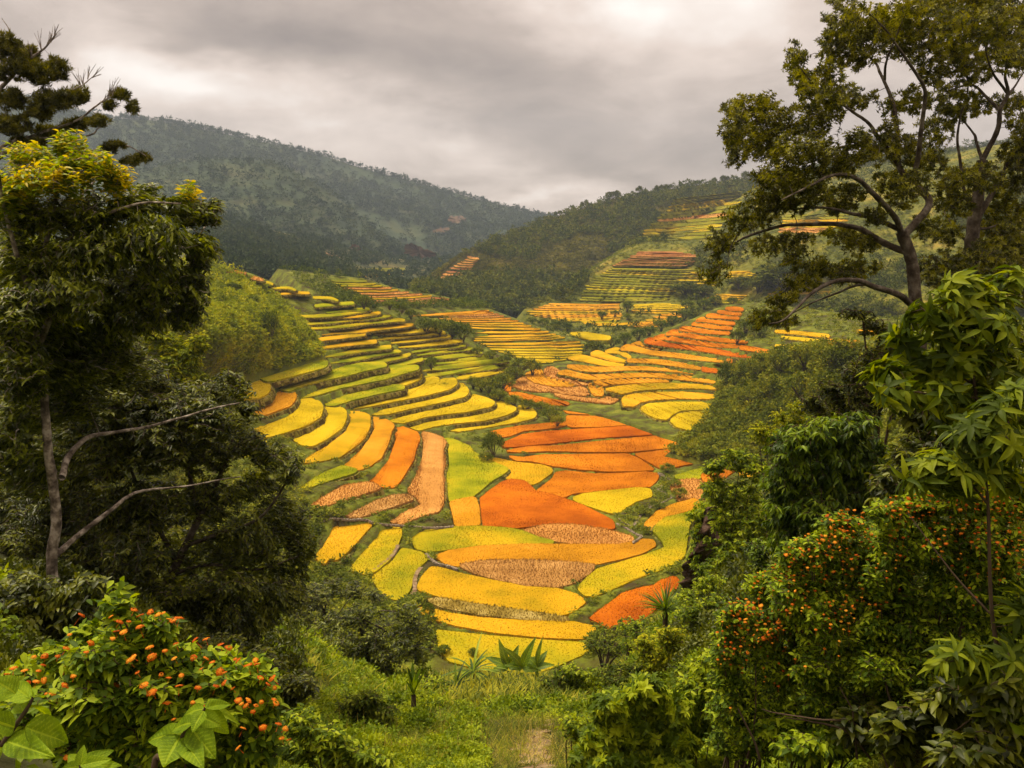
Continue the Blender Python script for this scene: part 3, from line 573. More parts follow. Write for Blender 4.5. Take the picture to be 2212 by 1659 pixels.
    A = [('orange', zC((1440,570,20),(1520,565,32),(1610,575,25))), ('orange', zC((1360,600,18),(1470,605,30),(1590,618,25))), ('orange', zC((1250,645,15),(1300,630,35),(1450,650,25),(1570,660,22))),
         ('orange', zC((1150,690,14),(1230,665,38),(1400,700,28),(1530,715,22))), ('orange', zC((1110,725,16),(1180,705,40),(1300,740,28),(1500,760,22))), ('orange', zC((990,775,16),(1050,755,40),(1250,785,32),(1480,805,25))),
         ('orange', zC((860,820,18),(950,785,50),(1150,835,32),(1400,870,30),(1650,890,25))), ('orange', zC((740,860,18),(840,830,48),(1000,870,32),(1300,910,35),(1560,930,28))),
         ('red-orange', zC((650,890,20),(720,865,60),(900,920,30),(1200,955,35),(1500,1000,38),(1770,1040,22))), ('amber', zC((520,925,12),(600,900,28),(640,930,18),(800,960,18))),
         ('amber', zC((420,965,20),(500,930,55),(700,985,35),(1000,1020,38),(1300,1050,40),(1420,1070,30))), ('golden', zC((270,990,20),(380,960,50),(450,1000,40),(520,1050,20))),
         ('golden', zC((130,1010,30),(200,990,60),(350,1050,40),(480,1090,12))), ('amber', zC((480,1070,25),(700,1075,30),(900,1090,38),(1100,1120,40),(1200,1140,30))),
         ('golden', zC((-90,1050,20),(50,1035,55),(250,1090,40),(450,1115,18))), ('amber', zC((-100,1130,20),(0,1130,45),(200,1150,40),(500,1145,30),(800,1150,30),(1150,1200,14))),
         ('amber', zC((-190,1200,14),(-100,1180,45),(100,1225,40),(400,1215,35),(700,1210,30),(1000,1230,38),(1350,1275,30)))]
    for k, (c, p) in enumerate(A):
        S(O, c, '%s curved terrace, %s down the steps of the right spur' % (WORD[c], ORD[k]), p, group=G_OR, dry=True, drop=0.5)
    A = [('orange', zC((1575,940,30),(1700,955,35),(1860,985,28))), ('orange', zC((1450,1070,32),(1560,1082,32),(1660,1095,28))), ('red-orange', zC((1210,1145,40),(1290,1158,36),(1360,1170,30)))]
    for k, (c, p) in enumerate(A):
        S(O, c, 'short %s terrace at the right end of the right spur, %s from the top' % (WORD[c], ORD[k]), p, group=G_OR, dry=True, drop=0.5)
    E = lambda c, l, pts: paddy(O, pts, c, l, group=G_OR, dry=True, drop=0.85)
    E('peach', 'peach terrace at the nose of the right spur, topmost of the nose', zE((970,70),(980,40),(1050,25),(1110,60),(1180,110),(1330,150),(1430,180),(1380,195),(1260,190),(1240,165),(1100,130),(1010,110)))
    E('amber', 'amber crescent terrace at the nose of the right spur, above the gully', zE((790,90),(870,60),(940,50),(960,110),(1050,140),(1180,165),(1270,195),(1240,210),(1050,205),(880,170),(810,130)))
    E('peach', 'long peach crescent wrapped round the amber crescent of the right spur', zE((650,190),(700,160),(780,110),(800,160),(880,200),(1060,230),(1250,235),(1330,215),(1380,240),(1400,265),(1250,250),(1080,235),(980,260),(870,255),(720,230)))
    E('orange', 'orange tip of the right spur touching the gully bushes', zE((560,210),(640,170),(680,170),(640,215),(640,260),(600,250)))
    E('orange', 'orange strip along the foot of the right spur, above the gully bushes', zE((620,275),(720,275),(900,315),(1200,370),(1220,385),(1100,395),(900,365),(700,320)))
    E('peach', 'short pale peach strip inside the crescent of the right spur', zE((1000,245),(1200,245),(1390,250),(1420,280),(1350,300),(1200,285),(1060,265)))
    E('peach', 'peach strip at the foot of the right spur, with a stepped right end', zE((1060,285),(1200,310),(1400,335),(1550,330),(1600,310),(1570,250),(1690,270),(1700,320),(1660,360),(1600,375),(1400,355),(1150,320)))
    E('amber', 'square amber patch joining the crescents of the right spur', zE((1400,190),(1600,175),(1540,220),(1540,300),(1450,295),(1420,240)))
    E('amber', 'amber curved terrace above the golden one at the foot of the right spur', zE((1470,150),(1600,140),(1900,135),(2150,140),(2190,165),(1900,170),(1650,185),(1550,200),(1450,170)))
    E('golden', 'golden curved terrace with an orange end near the bush slope', zE((1560,240),(1700,215),(1950,190),(2250,185),(2480,200),(2680,225),(2680,240),(2400,225),(2100,230),(1850,250),(1720,280)))
    E('golden', 'golden curved terrace just above the yellow fields at the foot of the right spur', zE((1730,330),(1780,295),(2000,275),(2300,270),(2640,290),(2650,305),(2600,330),(2300,325),(2050,335),(1900,360),(1850,400),(1740,400)))
    E('yellow', 'yellow field beside the stone path, left of the three yellow fields by the bush slope', zF((610,425),(680,385),(900,370),(1200,370),(1300,385),(1380,425),(1200,430),(1000,440),(900,490),(870,530),(780,520),(680,480)))
    E('yellow', 'rounded yellow field in the middle of the three yellow fields by the bush slope', zF((900,545),(980,480),(1150,460),(1350,460),(1490,490),(1400,530),(1280,570),(1200,620),(1110,640),(960,600)))
    E('yellow', 'pointed yellow field, last of the three yellow fields by the bush slope', zF((1340,600),(1450,560),(1550,550),(1650,590),(1760,640),(1790,660),(1770,690),(1650,665),(1500,640),(1400,620)))
    P('golden', 'golden scrap of rice seen over the dark green bush', zF((1550,830),(1620,780),(1800,740),(1900,745),(1890,800),(1700,830),(1600,870)))
    P('orange', 'orange wedge of rice running behind the bushes by the stream', zF((1200,1080),(1280,1010),(1440,940),(1560,920),(1560,1000),(1480,1060),(1380,1130),(1230,1140)))
    P('lime', 'thin lime wedge of rice above the small peach field', zF((940,1090),(1100,1040),(1290,1000),(1230,1060),(1180,1100),(1020,1105)))
    P('golden', 'golden scrap of rice glimpsed between the bushes above the rock outcrop', zF((1560,1000),(1700,870),(1780,860),(1790,1000),(1700,1080),(1600,1080)), drop=1.5)
    A = [('golden', zQ((600,480,14),(750,490,16),(950,510,18))), ('yellow', zQ((640,520,10),(760,530,14),(900,545,14))), ('amber', zQ((1130,480,20),(1240,485,20),(1350,490,18))), ('amber', zQ((940,540,22),(1050,545,22),(1150,550,20))),
         ('amber', zQ((950,575,20),(1100,582,22),(1280,590,22))), ('olive_yellow', zQ((600,575,12),(720,580,14),(850,585,10)))]
    for k, (c, p) in enumerate(A):
        S(O, c, '%s strip glimpsed below the big right tree, %s of six from the top' % (WORD[c], ORD[k]), p, group=G_OR, dry=True, drop=0.5)
    # thin strips: left and right end lines, n strips between
    def band(Ly, n, le, ri, th, cols, what, g, bow=0.0, drop=0.45, sag=0.0):
        le = spline(le, 40); ri = spline(ri, 40); sl_ = np.linalg.norm(np.diff(le, axis=0)[:, 1:], axis=1).sum() / n; sr_ = np.abs(np.diff(ri[:, 1])).sum() / n
        for k in range(n):
            t = (k + 0.5) / n; a = le[int(t * 39)]; b = ri[int(t * 39)]
            j = RNG.uniform(0, 0.05, 2); a2 = a + (b - a) * j[0]; b2 = b - (b - a) * j[1] * 0.5
            q = []
            for i, f in enumerate(np.linspace(0, 1, 7)):
                x = a2[0] + (b2[0] - a2[0]) * f; y = a2[1] + (b2[1] - a2[1]) * f + bow * 4 * f * (1 - f) + RNG.normal(0, 0.25)
                hh = max(0.9, 0.60 * (sl_ * (1 - f) + sr_ * f)) * (0.4 if i == 0 else 0.35 if i == 6 else RNG.uniform(0.85, 1.15))
                q.append((x, y - hh / 2, hh))
            c = cols[min(len(cols) - 1, int(t * len(cols)))]; Yb = float(depth(Ly, [q[3][0]], [q[3][1]])[0]); dr = max(0.12, 0.30 * (sl_ + sr_) / 2 * Yb / FU)
            S(Ly, c, '%s rice strip, %s from the top %s' % (WORD[c], ORD[k], what), q, group=g, dry=c not in ('olive', 'olive_yellow'), drop=dr, jit=0.15, grass=False)
    band(SPUR_C, 11, zB((-680,300),(-660,360),(-500,440),(-380,500),(-280,545)), zB((-330,305),(-120,365),(120,425),(430,470),(690,520)), 3.4, ['olive', 'olive_yellow', 'peach', 'golden', 'peach', 'golden', 'red-brown', 'red-brown'], 'of the upper centre spur', G_C, 0.8)
    band(SPUR_C, 13, zB((60,650),(180,640),(420,690),(600,740),(680,850),(670,900)), zB((880,590),(990,640),(1150,695),(1330,760),(1540,830),(1650,870)), 4.3, ['amber', 'peach', 'amber', 'golden', 'golden', 'golden'], 'of the middle centre spur', G_C, 1.2)
    band(SPUR_C, 8, zB((690,915),(800,950),(900,990),(1030,1030),(1180,1075),(1260,1095)), zB((1740,890),(1800,940),(1800,990),(1760,1030),(1620,1070),(1420,1105)), 5.6, ['golden', 'yellow', 'yellow', 'yellow'], 'of the lowest centre spur', G_C, 1.5)
    band(HILL_R, 10, zB((1440,530),(1330,560),(1215,600),(1280,640),(1400,670),(1560,700)), zC((430,535),(420,560),(430,590),(440,620),(450,650),(420,690)), 3.6, ['amber', 'amber', 'golden', 'amber', 'golden'], 'of the low far-hill terraces', G_FAR, 1.5)
    band(HILL_R, 6, zC((530,540),(520,560),(510,590),(520,620)), zC((880,525),(1080,540),(1060,580),(830,640)), 3.4, ['yellow', 'yellow', 'golden'], 'beside the far lone dark tree', G_FAR, 0.5)
    band(HILL_R, 9, zC((-10,690),(40,720),(160,745),(480,750),(620,780)), zC((380,690),(480,720),(700,700),(900,690),(1010,690)), 3.4, ['olive_yellow', 'golden', 'golden', 'amber'], 'of the far-hill bottom', G_FAR, 1.0)
    band(HILL_R, 5, zC((830,625),(740,660),(640,690),(560,730),(480,760)), zC((1030,630),(1020,655),(1000,690),(900,720),(720,770)), 3.8, ['amber', 'golden', 'amber'], 'just behind the orange spur', G_FAR, 0.0)
    paddy(SPUR_C, zB((1650,815),(1800,810),(2050,850),(2040,880),(1850,880),(1720,850)), 'yellow', 'bright yellow field at the stream between the centre spur and the far hill', group=G_FAR, drop=1.2, grass=False)
    band(HILL_R, 12, zC((590,28),(540,50),(460,90),(380,130),(300,165)), zC((960,28),(1150,55),(1160,95),(1120,140),(1030,172)), 2.3, ['red-brown'], 'of the far hill\'s red-brown block', G_FAR, 0.3)
    band(HILL_R, 15, zC((330,185),(230,220),(140,290),(60,350),(20,430),(-20,515)), zC((1180,190),(1190,250),(1180,320),(1000,380),(950,440),(880,515)), 2.6, ['olive', 'olive_yellow', 'olive', 'olive', 'olive_yellow', 'olive', 'olive'], 'of the far hill\'s olive slope', G_FAR, 0.6)
    band(HILL_R, 6, zC((1080,215),(1080,255),(900,310),(890,355)), zC((1180,215),(1200,260),(1340,320),(1370,365)), 2.6, ['golden', 'golden', 'yellow', 'yellow'], 'of the far hill\'s small yellow patch', G_FAR, 0.3)
    band(HILL_R, 7, zC((1450,225),(1440,270),(1420,310)), zC((1700,200),(1820,240),(1700,310)), 2.8, ['golden', 'yellow', 'yellow'], 'of the patch behind the right tree', G_FAR, 0.3)
    band(HILL_R, 5, zC((1350,435),(1240,480),(1230,520)), zC((1660,445),(1600,490),(1550,530)), 3.2, ['golden', 'golden', 'olive_yellow'], 'just above the orange spur', G_FAR, 0.0)
    band(HILL_R, 7, zN((640,1395),(620,1450),(600,1510)), zN((1100,1380),(1060,1450),(900,1510)), 2.6, ['olive', 'golden', 'yellow', 'peach'], 'seen high behind the right tree', G_FAR, 0.3)
    band(HILL_R, 13, zN((-70,1290),(-150,1390),(-240,1480),(-330,1570)), zN((400,1235),(380,1330),(300,1440),(190,1550)), 2.2, ['olive', 'olive_yellow', 'olive', 'peach', 'olive', 'olive_yellow', 'olive'], 'of the far hill\'s high shoulder', G_FAR, 0.4)
    band(HILL_R, 11, zC((1960,330),(1900,400),(1800,470)), zC((2500,300),(2500,380),(2450,460)), 2.2, ['olive', 'olive_yellow', 'olive', 'golden', 'olive'], 'of the slope behind the right tree trunks', G_FAR, 0.4)
    band(RIDGE, 12, zB((660,70),(560,130),(440,200),(360,300),(200,385)), zB((780,90),(740,140),(690,210),(600,290),(390,375)), 2.4, ['peach', 'peach', 'red-brown', 'peach', 'golden'], 'of the ridge tip\'s reddish patch', G_FAR, 0.6)
    band(FARV, 8, zA((330,140),(380,180),(420,235)), zA((560,165),(700,205),(900,255)), 2.2, ['olive_yellow', 'olive', 'olive'], 'of the far left shoulder', G_FAR, 0.6)
    band(FARV, 8, zA((1220,190),(1260,230),(1330,270)), zA((1800,185),(1780,230),(1600,275)), 2.0, ['olive', 'olive', 'olive_yellow', 'golden'], 'in the hazy far valley', G_FAR, 0.3)
WORD = {'lime': 'lime green', 'yellow': 'yellow', 'olive_yellow': 'yellow-green', 'golden': 'golden', 'amber': 'amber', 'orange': 'orange', 'red-orange': 'red-orange', 'tan': 'tan', 'peach': 'peach', 'straw': 'straw-coloured', 'red-brown': 'red-brown', 'olive': 'olive green'}
ORD = ['first', 'second', 'third', 'fourth', 'fifth', 'sixth', 'seventh', 'eighth', 'ninth', 'tenth', 'eleventh', 'twelfth', 'thirteenth', 'fourteenth', 'fifteenth', 'sixteenth', 'seventeenth', 'eighteenth']
build_paddies()

# ------------------------------------------------------------------ finish the terrain
M_VAL = mat('valley_grass', [(0.050, 0.036, 0.008), (0.075, 0.075, 0.008), (0.12, 0.145, 0.008), (0.20, 0.20, 0.02)], 0.95, 0.25, 8, contrast=1.5, varamt=0, bump=0.6, bscale=1.2)
M_HILL = mat('hill_scrub', [(0.045, 0.050, 0.008), (0.085, 0.098, 0.010), (0.16, 0.155, 0.014), (0.26, 0.20, 0.03)], 0.95, 0.05, 9, contrast=1.5, varamt=0, bump=0.7, bscale=0.5)
M_RIDGE = mat('ridge_scrub', [(0.030, 0.028, 0.006), (0.060, 0.058, 0.008), (0.105, 0.095, 0.010), (0.16, 0.12, 0.025)], 0.95, 0.06, 9, contrast=1.5, varamt=0, bump=0.7, bscale=0.4)
M_MOUNT = mat('mountain_woods', [(0.024, 0.042, 0.020), (0.042, 0.064, 0.024), (0.085, 0.092, 0.032)], 0.95, 0.012, 9, contrast=1.4, varamt=0, bump=0.8, bscale=0.2)
M_FARV = mat('far_valley_scrub', [(0.030, 0.042, 0.012), (0.07, 0.08, 0.02), (0.13, 0.11, 0.03), (0.22, 0.12, 0.05)], 0.95, 0.02, 9, contrast=1.4, varamt=0, bump=0.8, bscale=0.3)
M_GREEN = mat('green_slope_grass', [(0.055, 0.065, 0.010), (0.11, 0.125, 0.012), (0.20, 0.20, 0.015)], 0.95, 0.12, 8, contrast=1.5, varamt=0, bump=0.6, bscale=1.0)
M_SOIL = mat('slope_soil', [(0.030, 0.022, 0.010), (0.045, 0.05, 0.012), (0.08, 0.09, 0.015)], 0.95, 0.6, 7, contrast=1.5, varamt=0, bump=0.6, bscale=3)
# the valley sheet dips under the foot of the orange spur
_k = inpoly(VAL.u, VAL.v, [(1062, 850), (1150, 871), (1300, 889), (1450, 930), (1552, 948), (1600, 800), (1300, 770), (1130, 780)]); VAL.P[_k, 2] -= 3.5
for Ly, nm, m in ((VAL, 'valley_floor', M_VAL), (SPUR_O, 'orange_spur_hill', M_VAL), (SPUR_C, 'centre_spur_hill', M_VAL), (HILL_R, 'far_hill', M_HILL), (RIDGE, 'ridge_hill', M_RIDGE),
                  (FARV, 'far_valley', M_FARV), (SPUR_M, 'mountain_spur', M_MOUNT), (MOUNT, 'mountain', M_MOUNT), (SLOPE_L, 'green_hill', M_GREEN), (SLOPE_R, 'bush_hill', M_GREEN)):
    finish(Ly, nm, m)
def near_slope():
    xs = np.concatenate([np.linspace(-60, -16, 30), np.linspace(-15, 15, 160), np.linspace(16, 60, 30)]); ys = np.concatenate([np.linspace(-12, 30, 200), np.linspace(30.4, 80, 110)])
    X, Yg = np.meshgrid(xs, ys); P = np.stack([X, Yg, ground_z(X, Yg)], -1)
    a, b = X.shape; idx = np.arange(a * b).reshape(a, b); q = np.stack([idx[:-1, :-1], idx[:-1, 1:], idx[1:, 1:], idx[1:, :-1]], -1).reshape(-1, 4)
    tag(obj('ground', mkmesh('ground', P.reshape(-1, 3), np.concatenate([q[:, [0, 1, 2]], q[:, [0, 2, 3]]]), M_SOIL, None, True)), kind='structure')
    V = [(-2290, -310, -75), (1690, -310, -75), (1690, 2490, -75), (-2290, 2490, -75)]
    tag(obj('land', mkmesh('land', V, [(0, 1, 2), (0, 2, 3)], M_MOUNT)), kind='structure')
near_slope()
# haze: the air of the valley
def haze():
    hm = bpy.data.materials.new('haze_air'); hm.use_nodes = True; nt = hm.node_tree; nt.nodes.clear()
    o = nt.nodes.new('ShaderNodeOutputMaterial'); v = nt.nodes.new('ShaderNodeVolumePrincipled')
    v.inputs['Color'].default_value = (0.62, 0.76, 0.96, 1); v.inputs['Density'].default_value = HAZE; v.inputs['Anisotropy'].default_value = 0.2
    nt.links.new(v.outputs[0], o.inputs['Volume'])
    x0, x1, y0, y1, z0, z1 = -2300, 1700, -320, 2500, -260, 340
    V = [(x0, y0, z0), (x1, y0, z0), (x1, y1, z0), (x0, y1, z0), (x0, y0, z1), (x1, y0, z1), (x1, y1, z1), (x0, y1, z1)]
    F = [(0, 2, 1), (0, 3, 2), (4, 5, 6), (4, 6, 7), (0, 1, 5), (0, 5, 4), (1, 2, 6), (1, 6, 5), (2, 3, 7), (2, 7, 6), (3, 0, 4), (3, 4, 7)]
    tag(obj('haze', mkmesh('haze', V, F, hm)), kind='stuff')
HAZE = 0.00018
haze()

# ------------------------------------------------------------------ plants: leaves, clumps, shrubs
def leaf_mesh(P, D, N, L, W, kind='diamond', droop=0.25, fold=0.18):
    P = np.asarray(P, float); D = nrm(np.asarray(D, float)); n = len(P)
    X = nrm(np.cross(D, N)); N = np.cross(X, D); L = np.broadcast_to(L, (n,))[:, None]; W = np.broadcast_to(W, (n,))[:, None]
    if kind == 'diamond':
        m = P + D * L * 0.45; f = N * W * fold
        V = np.stack([P, m - X * W * 0.5 + f, P + D * L - N * L * droop * 0.5, m + X * W * 0.5 + f], 1)
        T = [(0, 1, 2), (0, 2, 3)]
    else:
        if kind == 'oval': ts = [(0.28, 0.9), (0.62, 0.8)]
        elif kind == 'big': ts = [(0.08, 0.42), (0.2, 0.8), (0.36, 1.0), (0.54, 0.93), (0.7, 0.72), (0.84, 0.42), (0.94, 0.18)]
        else: ts = [(0.2, 0.75), (0.42, 1.0), (0.66, 0.78), (0.86, 0.36)]
        pts = [P]; T = []
        for t, w in ts:
            c = P + D * L * t - N * L * droop * t * t
            pts += [c - X * W * w * 0.5 + N * W * fold * w, c - N * W * 0.04, c + X * W * w * 0.5 + N * W * fold * w]
        pts.append(P + D * L * 0.99 - N * L * droop)
        k = len(ts); last = 1 + 3 * k
        T += [(0, 1, 2), (0, 2, 3)]
        for r in range(k - 1):
            a = 1 + 3 * r; T += [(a, a + 3, a + 4), (a, a + 4, a + 1), (a + 1, a + 4, a + 5), (a + 1, a + 5, a + 2)]
        a = 1 + 3 * (k - 1); T += [(a, last, a + 1), (a + 1, last, a + 2)]
        V = np.stack(pts, 1)
    T = np.array(T); nv = V.shape[1]
    F = (T[None] + (np.arange(n) * nv)[:, None, None]).reshape(-1, 3)
    return V.reshape(-1, 3), F, len(T)
def add_leaves(mb, P, D, N, L, W, kind='diamond', droop=0.25, fold=0.18, a=None, spread=1.0):
    n = len(P)
    if n == 0: return
    V, F, k = leaf_mesh(P, D, N, L, W, kind, droop, fold)
    if a is None: a = RNG.random(n)
    mb.add(V, F, np.repeat(np.broadcast_to(a, (n,)), k))
def rdir(n, up=0.0):
    d = RNG.normal(0, 1, (n, 3)); d[:, 2] += up; return nrm(d)
def rnormal(n, up=1.0, j=0.5):
    return nrm(np.c_[RNG.normal(0, j, n), RNG.normal(0, j, n), np.full(n, up)])
M_BARK = mat('grey_brown_bark', [(0.035, 0.026, 0.018), (0.08, 0.062, 0.045), (0.17, 0.145, 0.115)], 0.95, 5.0, 8, varamt=0, bump=0.7, bscale=22, contrast=1.6)
M_PALEBARK = mat('lichened_bark', [(0.07, 0.055, 0.042), (0.20, 0.165, 0.13), (0.42, 0.37, 0.31)], 0.95, 7.0, 8, varamt=0, bump=0.7, bscale=26, contrast=2.0)
M_TWIG = mat('brown_twig', [(0.05, 0.035, 0.02), (0.11, 0.075, 0.045)], 0.9, 6.0, 5, varamt=0)
def green(name, a, b, c,  sc=0.7, trans=0.3, va=0.7, rough=0.5, spec=0.35, contrast=0.9): return mat(name, [(k[0] * 1.3, k[1] * 1.36, k[2] * 0.7) for k in (a, b, c)], rough, sc, 4, trans=trans, varamt=va, spec=spec, contrast=contrast)
L_FAR = green('far_leaves', (0.014, 0.027, 0.016), (0.028, 0.046, 0.023), (0.056, 0.070, 0.032), 0.02, 0.15, 0.8, 0.8, 0.1)
L_RIDGE = green('ridge_leaves', (0.034, 0.046, 0.008), (0.070, 0.086, 0.012), (0.14, 0.14, 0.020), 0.04, 0.15, 0.8, 0.8, 0.1)
L_GULLY = green('gully_leaves', (0.034, 0.052, 0.008), (0.075, 0.100, 0.012), (0.16, 0.18, 0.020), 0.1, 0.2, 0.8, 0.7, 0.15)
L_SLOPE = green('slope_leaves', (0.09, 0.115, 0.008), (0.19, 0.22, 0.010), (0.34, 0.32, 0.015), 0.12, 0.3, 0.7, 0.7, 0.15, 1.2)
L_DRYSCRUB = green('dry_scrub_leaves', (0.045, 0.046, 0.008), (0.090, 0.088, 0.010), (0.17, 0.15, 0.018), 0.05, 0.2, 0.7, 0.8, 0.1, 1.2)
L_SCRUB = green('scrub_leaves', (0.055, 0.072, 0.008), (0.115, 0.135, 0.012), (0.23, 0.22, 0.020), 0.15, 0.25, 0.8, 0.7, 0.15, 1.2)
def shrub_arrays(seed, clumps, per, leaf, h=1.5, rx=1.0, trunk=0.25, up=0.3):
    """one bush of unit radius: clumps of leaves over an uneven dome; returns verts, faces, var"""
    g = np.random.default_rng(seed); mb = MB()
    d = nrm(g.normal(0, 1, (clumps, 3))); d[:, 2] = np.abs(d[:, 2]) * 1.1 - 0.25
    r = g.uniform(0.55, 1.0, clumps) ** 0.6; Cc = d * r[:, None] * np.array([rx, rx, (h - trunk) * 0.52]) + [0, 0, trunk + (h - trunk) * 0.48]
    n = clumps * per; c = np.repeat(Cc, per, 0); cr_ = np.repeat(g.uniform(0.16, 0.34, clumps), per)
    off = nrm(g.normal(0, 1, (n, 3))) * (g.random(n) ** 0.5 * cr_)[:, None]
    P = c + off; D = nrm(off + np.array([0, 0, up * 0.3]) + g.normal(0, 0.5, (n, 3)) * 0.3); N = nrm(np.c_[g.normal(0, 0.6, n), g.normal(0, 0.6, n), np.ones(n)])
    a = np.clip(np.repeat(g.random(clumps), per) * 0.6 + g.random(n) * 0.4, 0, 1)
    V, F, k = leaf_mesh(P, D, N, leaf * g.uniform(0.7, 1.3, n), leaf * 0.6 * g.uniform(0.7, 1.3, n))
    return V, F, np.repeat(a, k), Cc
SMALL = [shrub_arrays(s, 9, 5, 0.50, 1.7 if s % 2 else 2.3, 0.9, 0.2) for s in range(40, 46)]
TINY = [shrub_arrays(s, 6, 4, 0.62, 1.6 if s % 2 else 2.2, 0.9, 0.15) for s in range(50, 56)]
def mass(name, P, rad, protos, m, sq=1.0, kind='stuff'):
    """a wood or scrub nobody could count: many small plants in one mesh"""
    P = np.asarray(P, float); n = len(P); rad = np.broadcast_to(rad, (n,)); mb = MB(); w = RNG.integers(0, len(protos), n)
    for k, (V, F, a, _) in enumerate(protos):
        i = np.where(w == k)[0]
        if not len(i): continue
        th = RNG.uniform(0, 6.28, len(i)); c, s = np.cos(th), np.sin(th); r = rad[i]; zz = r * RNG.uniform(0.75, 1.25, len(i)) * sq
        X = V[None, :, 0] * c[:, None] - V[None, :, 1] * s[:, None]; Y = V[None, :, 0] * s[:, None] + V[None, :, 1] * c[:, None]
        Q = np.stack([X * r[:, None], Y * r[:, None], V[None, :, 2] * zz[:, None]], -1) + P[i][:, None] - np.array([0, 0, 0.15]) * r[:, None, None]
        Fq = (F[None] + (np.arange(len(i)) * len(V))[:, None, None]).reshape(-1, 3)
        A = np.clip(a[None] * 0.55 + RNG.random(len(i))[:, None] * 0.45, 0, 1).reshape(-1)
        mb.add(Q.reshape(-1, 3), Fq, A)
    return tag(mb.build(name, m), kind=kind)
def spots(Ly, n, poly=None, keep=None, excl=True, pad=2.0):
    """n random places on a sheet (by area seen), off the terraces"""
    nv, nu = Ly.P.shape[:2]; i = RNG.uniform(0, nv - 1.001, n); j = RNG.uniform(0, nu - 1.001, n); a, b = i.astype(int), j.astype(int); f, g = (i - a)[:, None], (j - b)[:, None]
    P = (Ly.P[a, b] * (1 - g) + Ly.P[a, b + 1] * g) * (1 - f) + (Ly.P[a + 1, b] * (1 - g) + Ly.P[a + 1, b + 1] * g) * f
    u, v = pix(P); k = np.ones(n, bool)
    if poly is not None: k &= inpoly(u, v, poly)
    if excl:
        for Q, z in CARVE.get(Ly.name, []):
            b_ = (u > Q[:, 0].min() - 3) & (u < Q[:, 0].max() + 3) & (v > Q[:, 1].min() - 4) & (v < Q[:, 1].max() + 6) & k
            if b_.any():
                jj = np.where(b_)[0]; hit = inpoly(u[jj], v[jj], Q)
                for d in (-pad, pad * 1.6): hit |= inpoly(u[jj], v[jj] + d, Q)
                for d in (-pad * 2, pad * 2): hit |= inpoly(u[jj] + d, v[jj], Q)
                k[jj[hit]] = False
    if keep is not None: k &= keep(P, u, v)
    return P[k]
def patchy(P, s, thr, seed=0.0): return vnoise(P[:, 0] * s + seed, P[:, 1] * s + seed * 1.7, 4) > thr
M_CLEAR = mat('red_cleared_soil', [(0.060, 0.046, 0.020), (0.115, 0.062, 0.028), (0.10, 0.09, 0.03)], 0.95, 0.05, 7, varamt=0)
def cleared(Ly, poly, lift):
    Q = resample(chaikin(poly, 1), 2.0); Q = Q + np.c_[vnoise(Q[:, 0] * .25, Q[:, 1] * .25, 3), vnoise(Q[:, 0] * .25 + 9, Q[:, 1] * .25, 3)] * 5; CARVE.setdefault(Ly.name, []).append((Q, 0.0)); P = seat(Ly, Q[:, 0], Q[:, 1]); c = seat(Ly, [Q[:, 0].mean()], [Q[:, 1].mean()]); n = len(P)
    rings = [P * (1 - f) + c * f for f in (0, .33, .66)]; V = np.concatenate(rings + [c]); V[:, 2] += lift; F = []
    for r in range(2):
        for i in range(n): a, b = r * n + i, r * n + (i + 1) % n; F += [(a, b, b + n), (a, b + n, a + n)]
    F += [(2 * n + i, 2 * n + (i + 1) % n, 3 * n) for i in range(n)]
    tag(obj('cleared_field', mkmesh('cleared_field', V, F, M_CLEAR, None, True)), kind='structure')
for Ly, poly, lift in ((FARV, [(868, 545), (885, 527), (905, 536), (945, 552), (930, 562), (890, 558)], 2.0), (MOUNT, [(960, 484), (975, 470), (1005, 472), (1012, 482), (985, 488)], 4.0), (MOUNT, [(930, 508), (950, 496), (975, 498), (968, 508)], 4.0), (FARV, [(748, 544), (765, 530), (782, 540), (770, 550)], 2.0)): cleared(Ly, poly, lift)
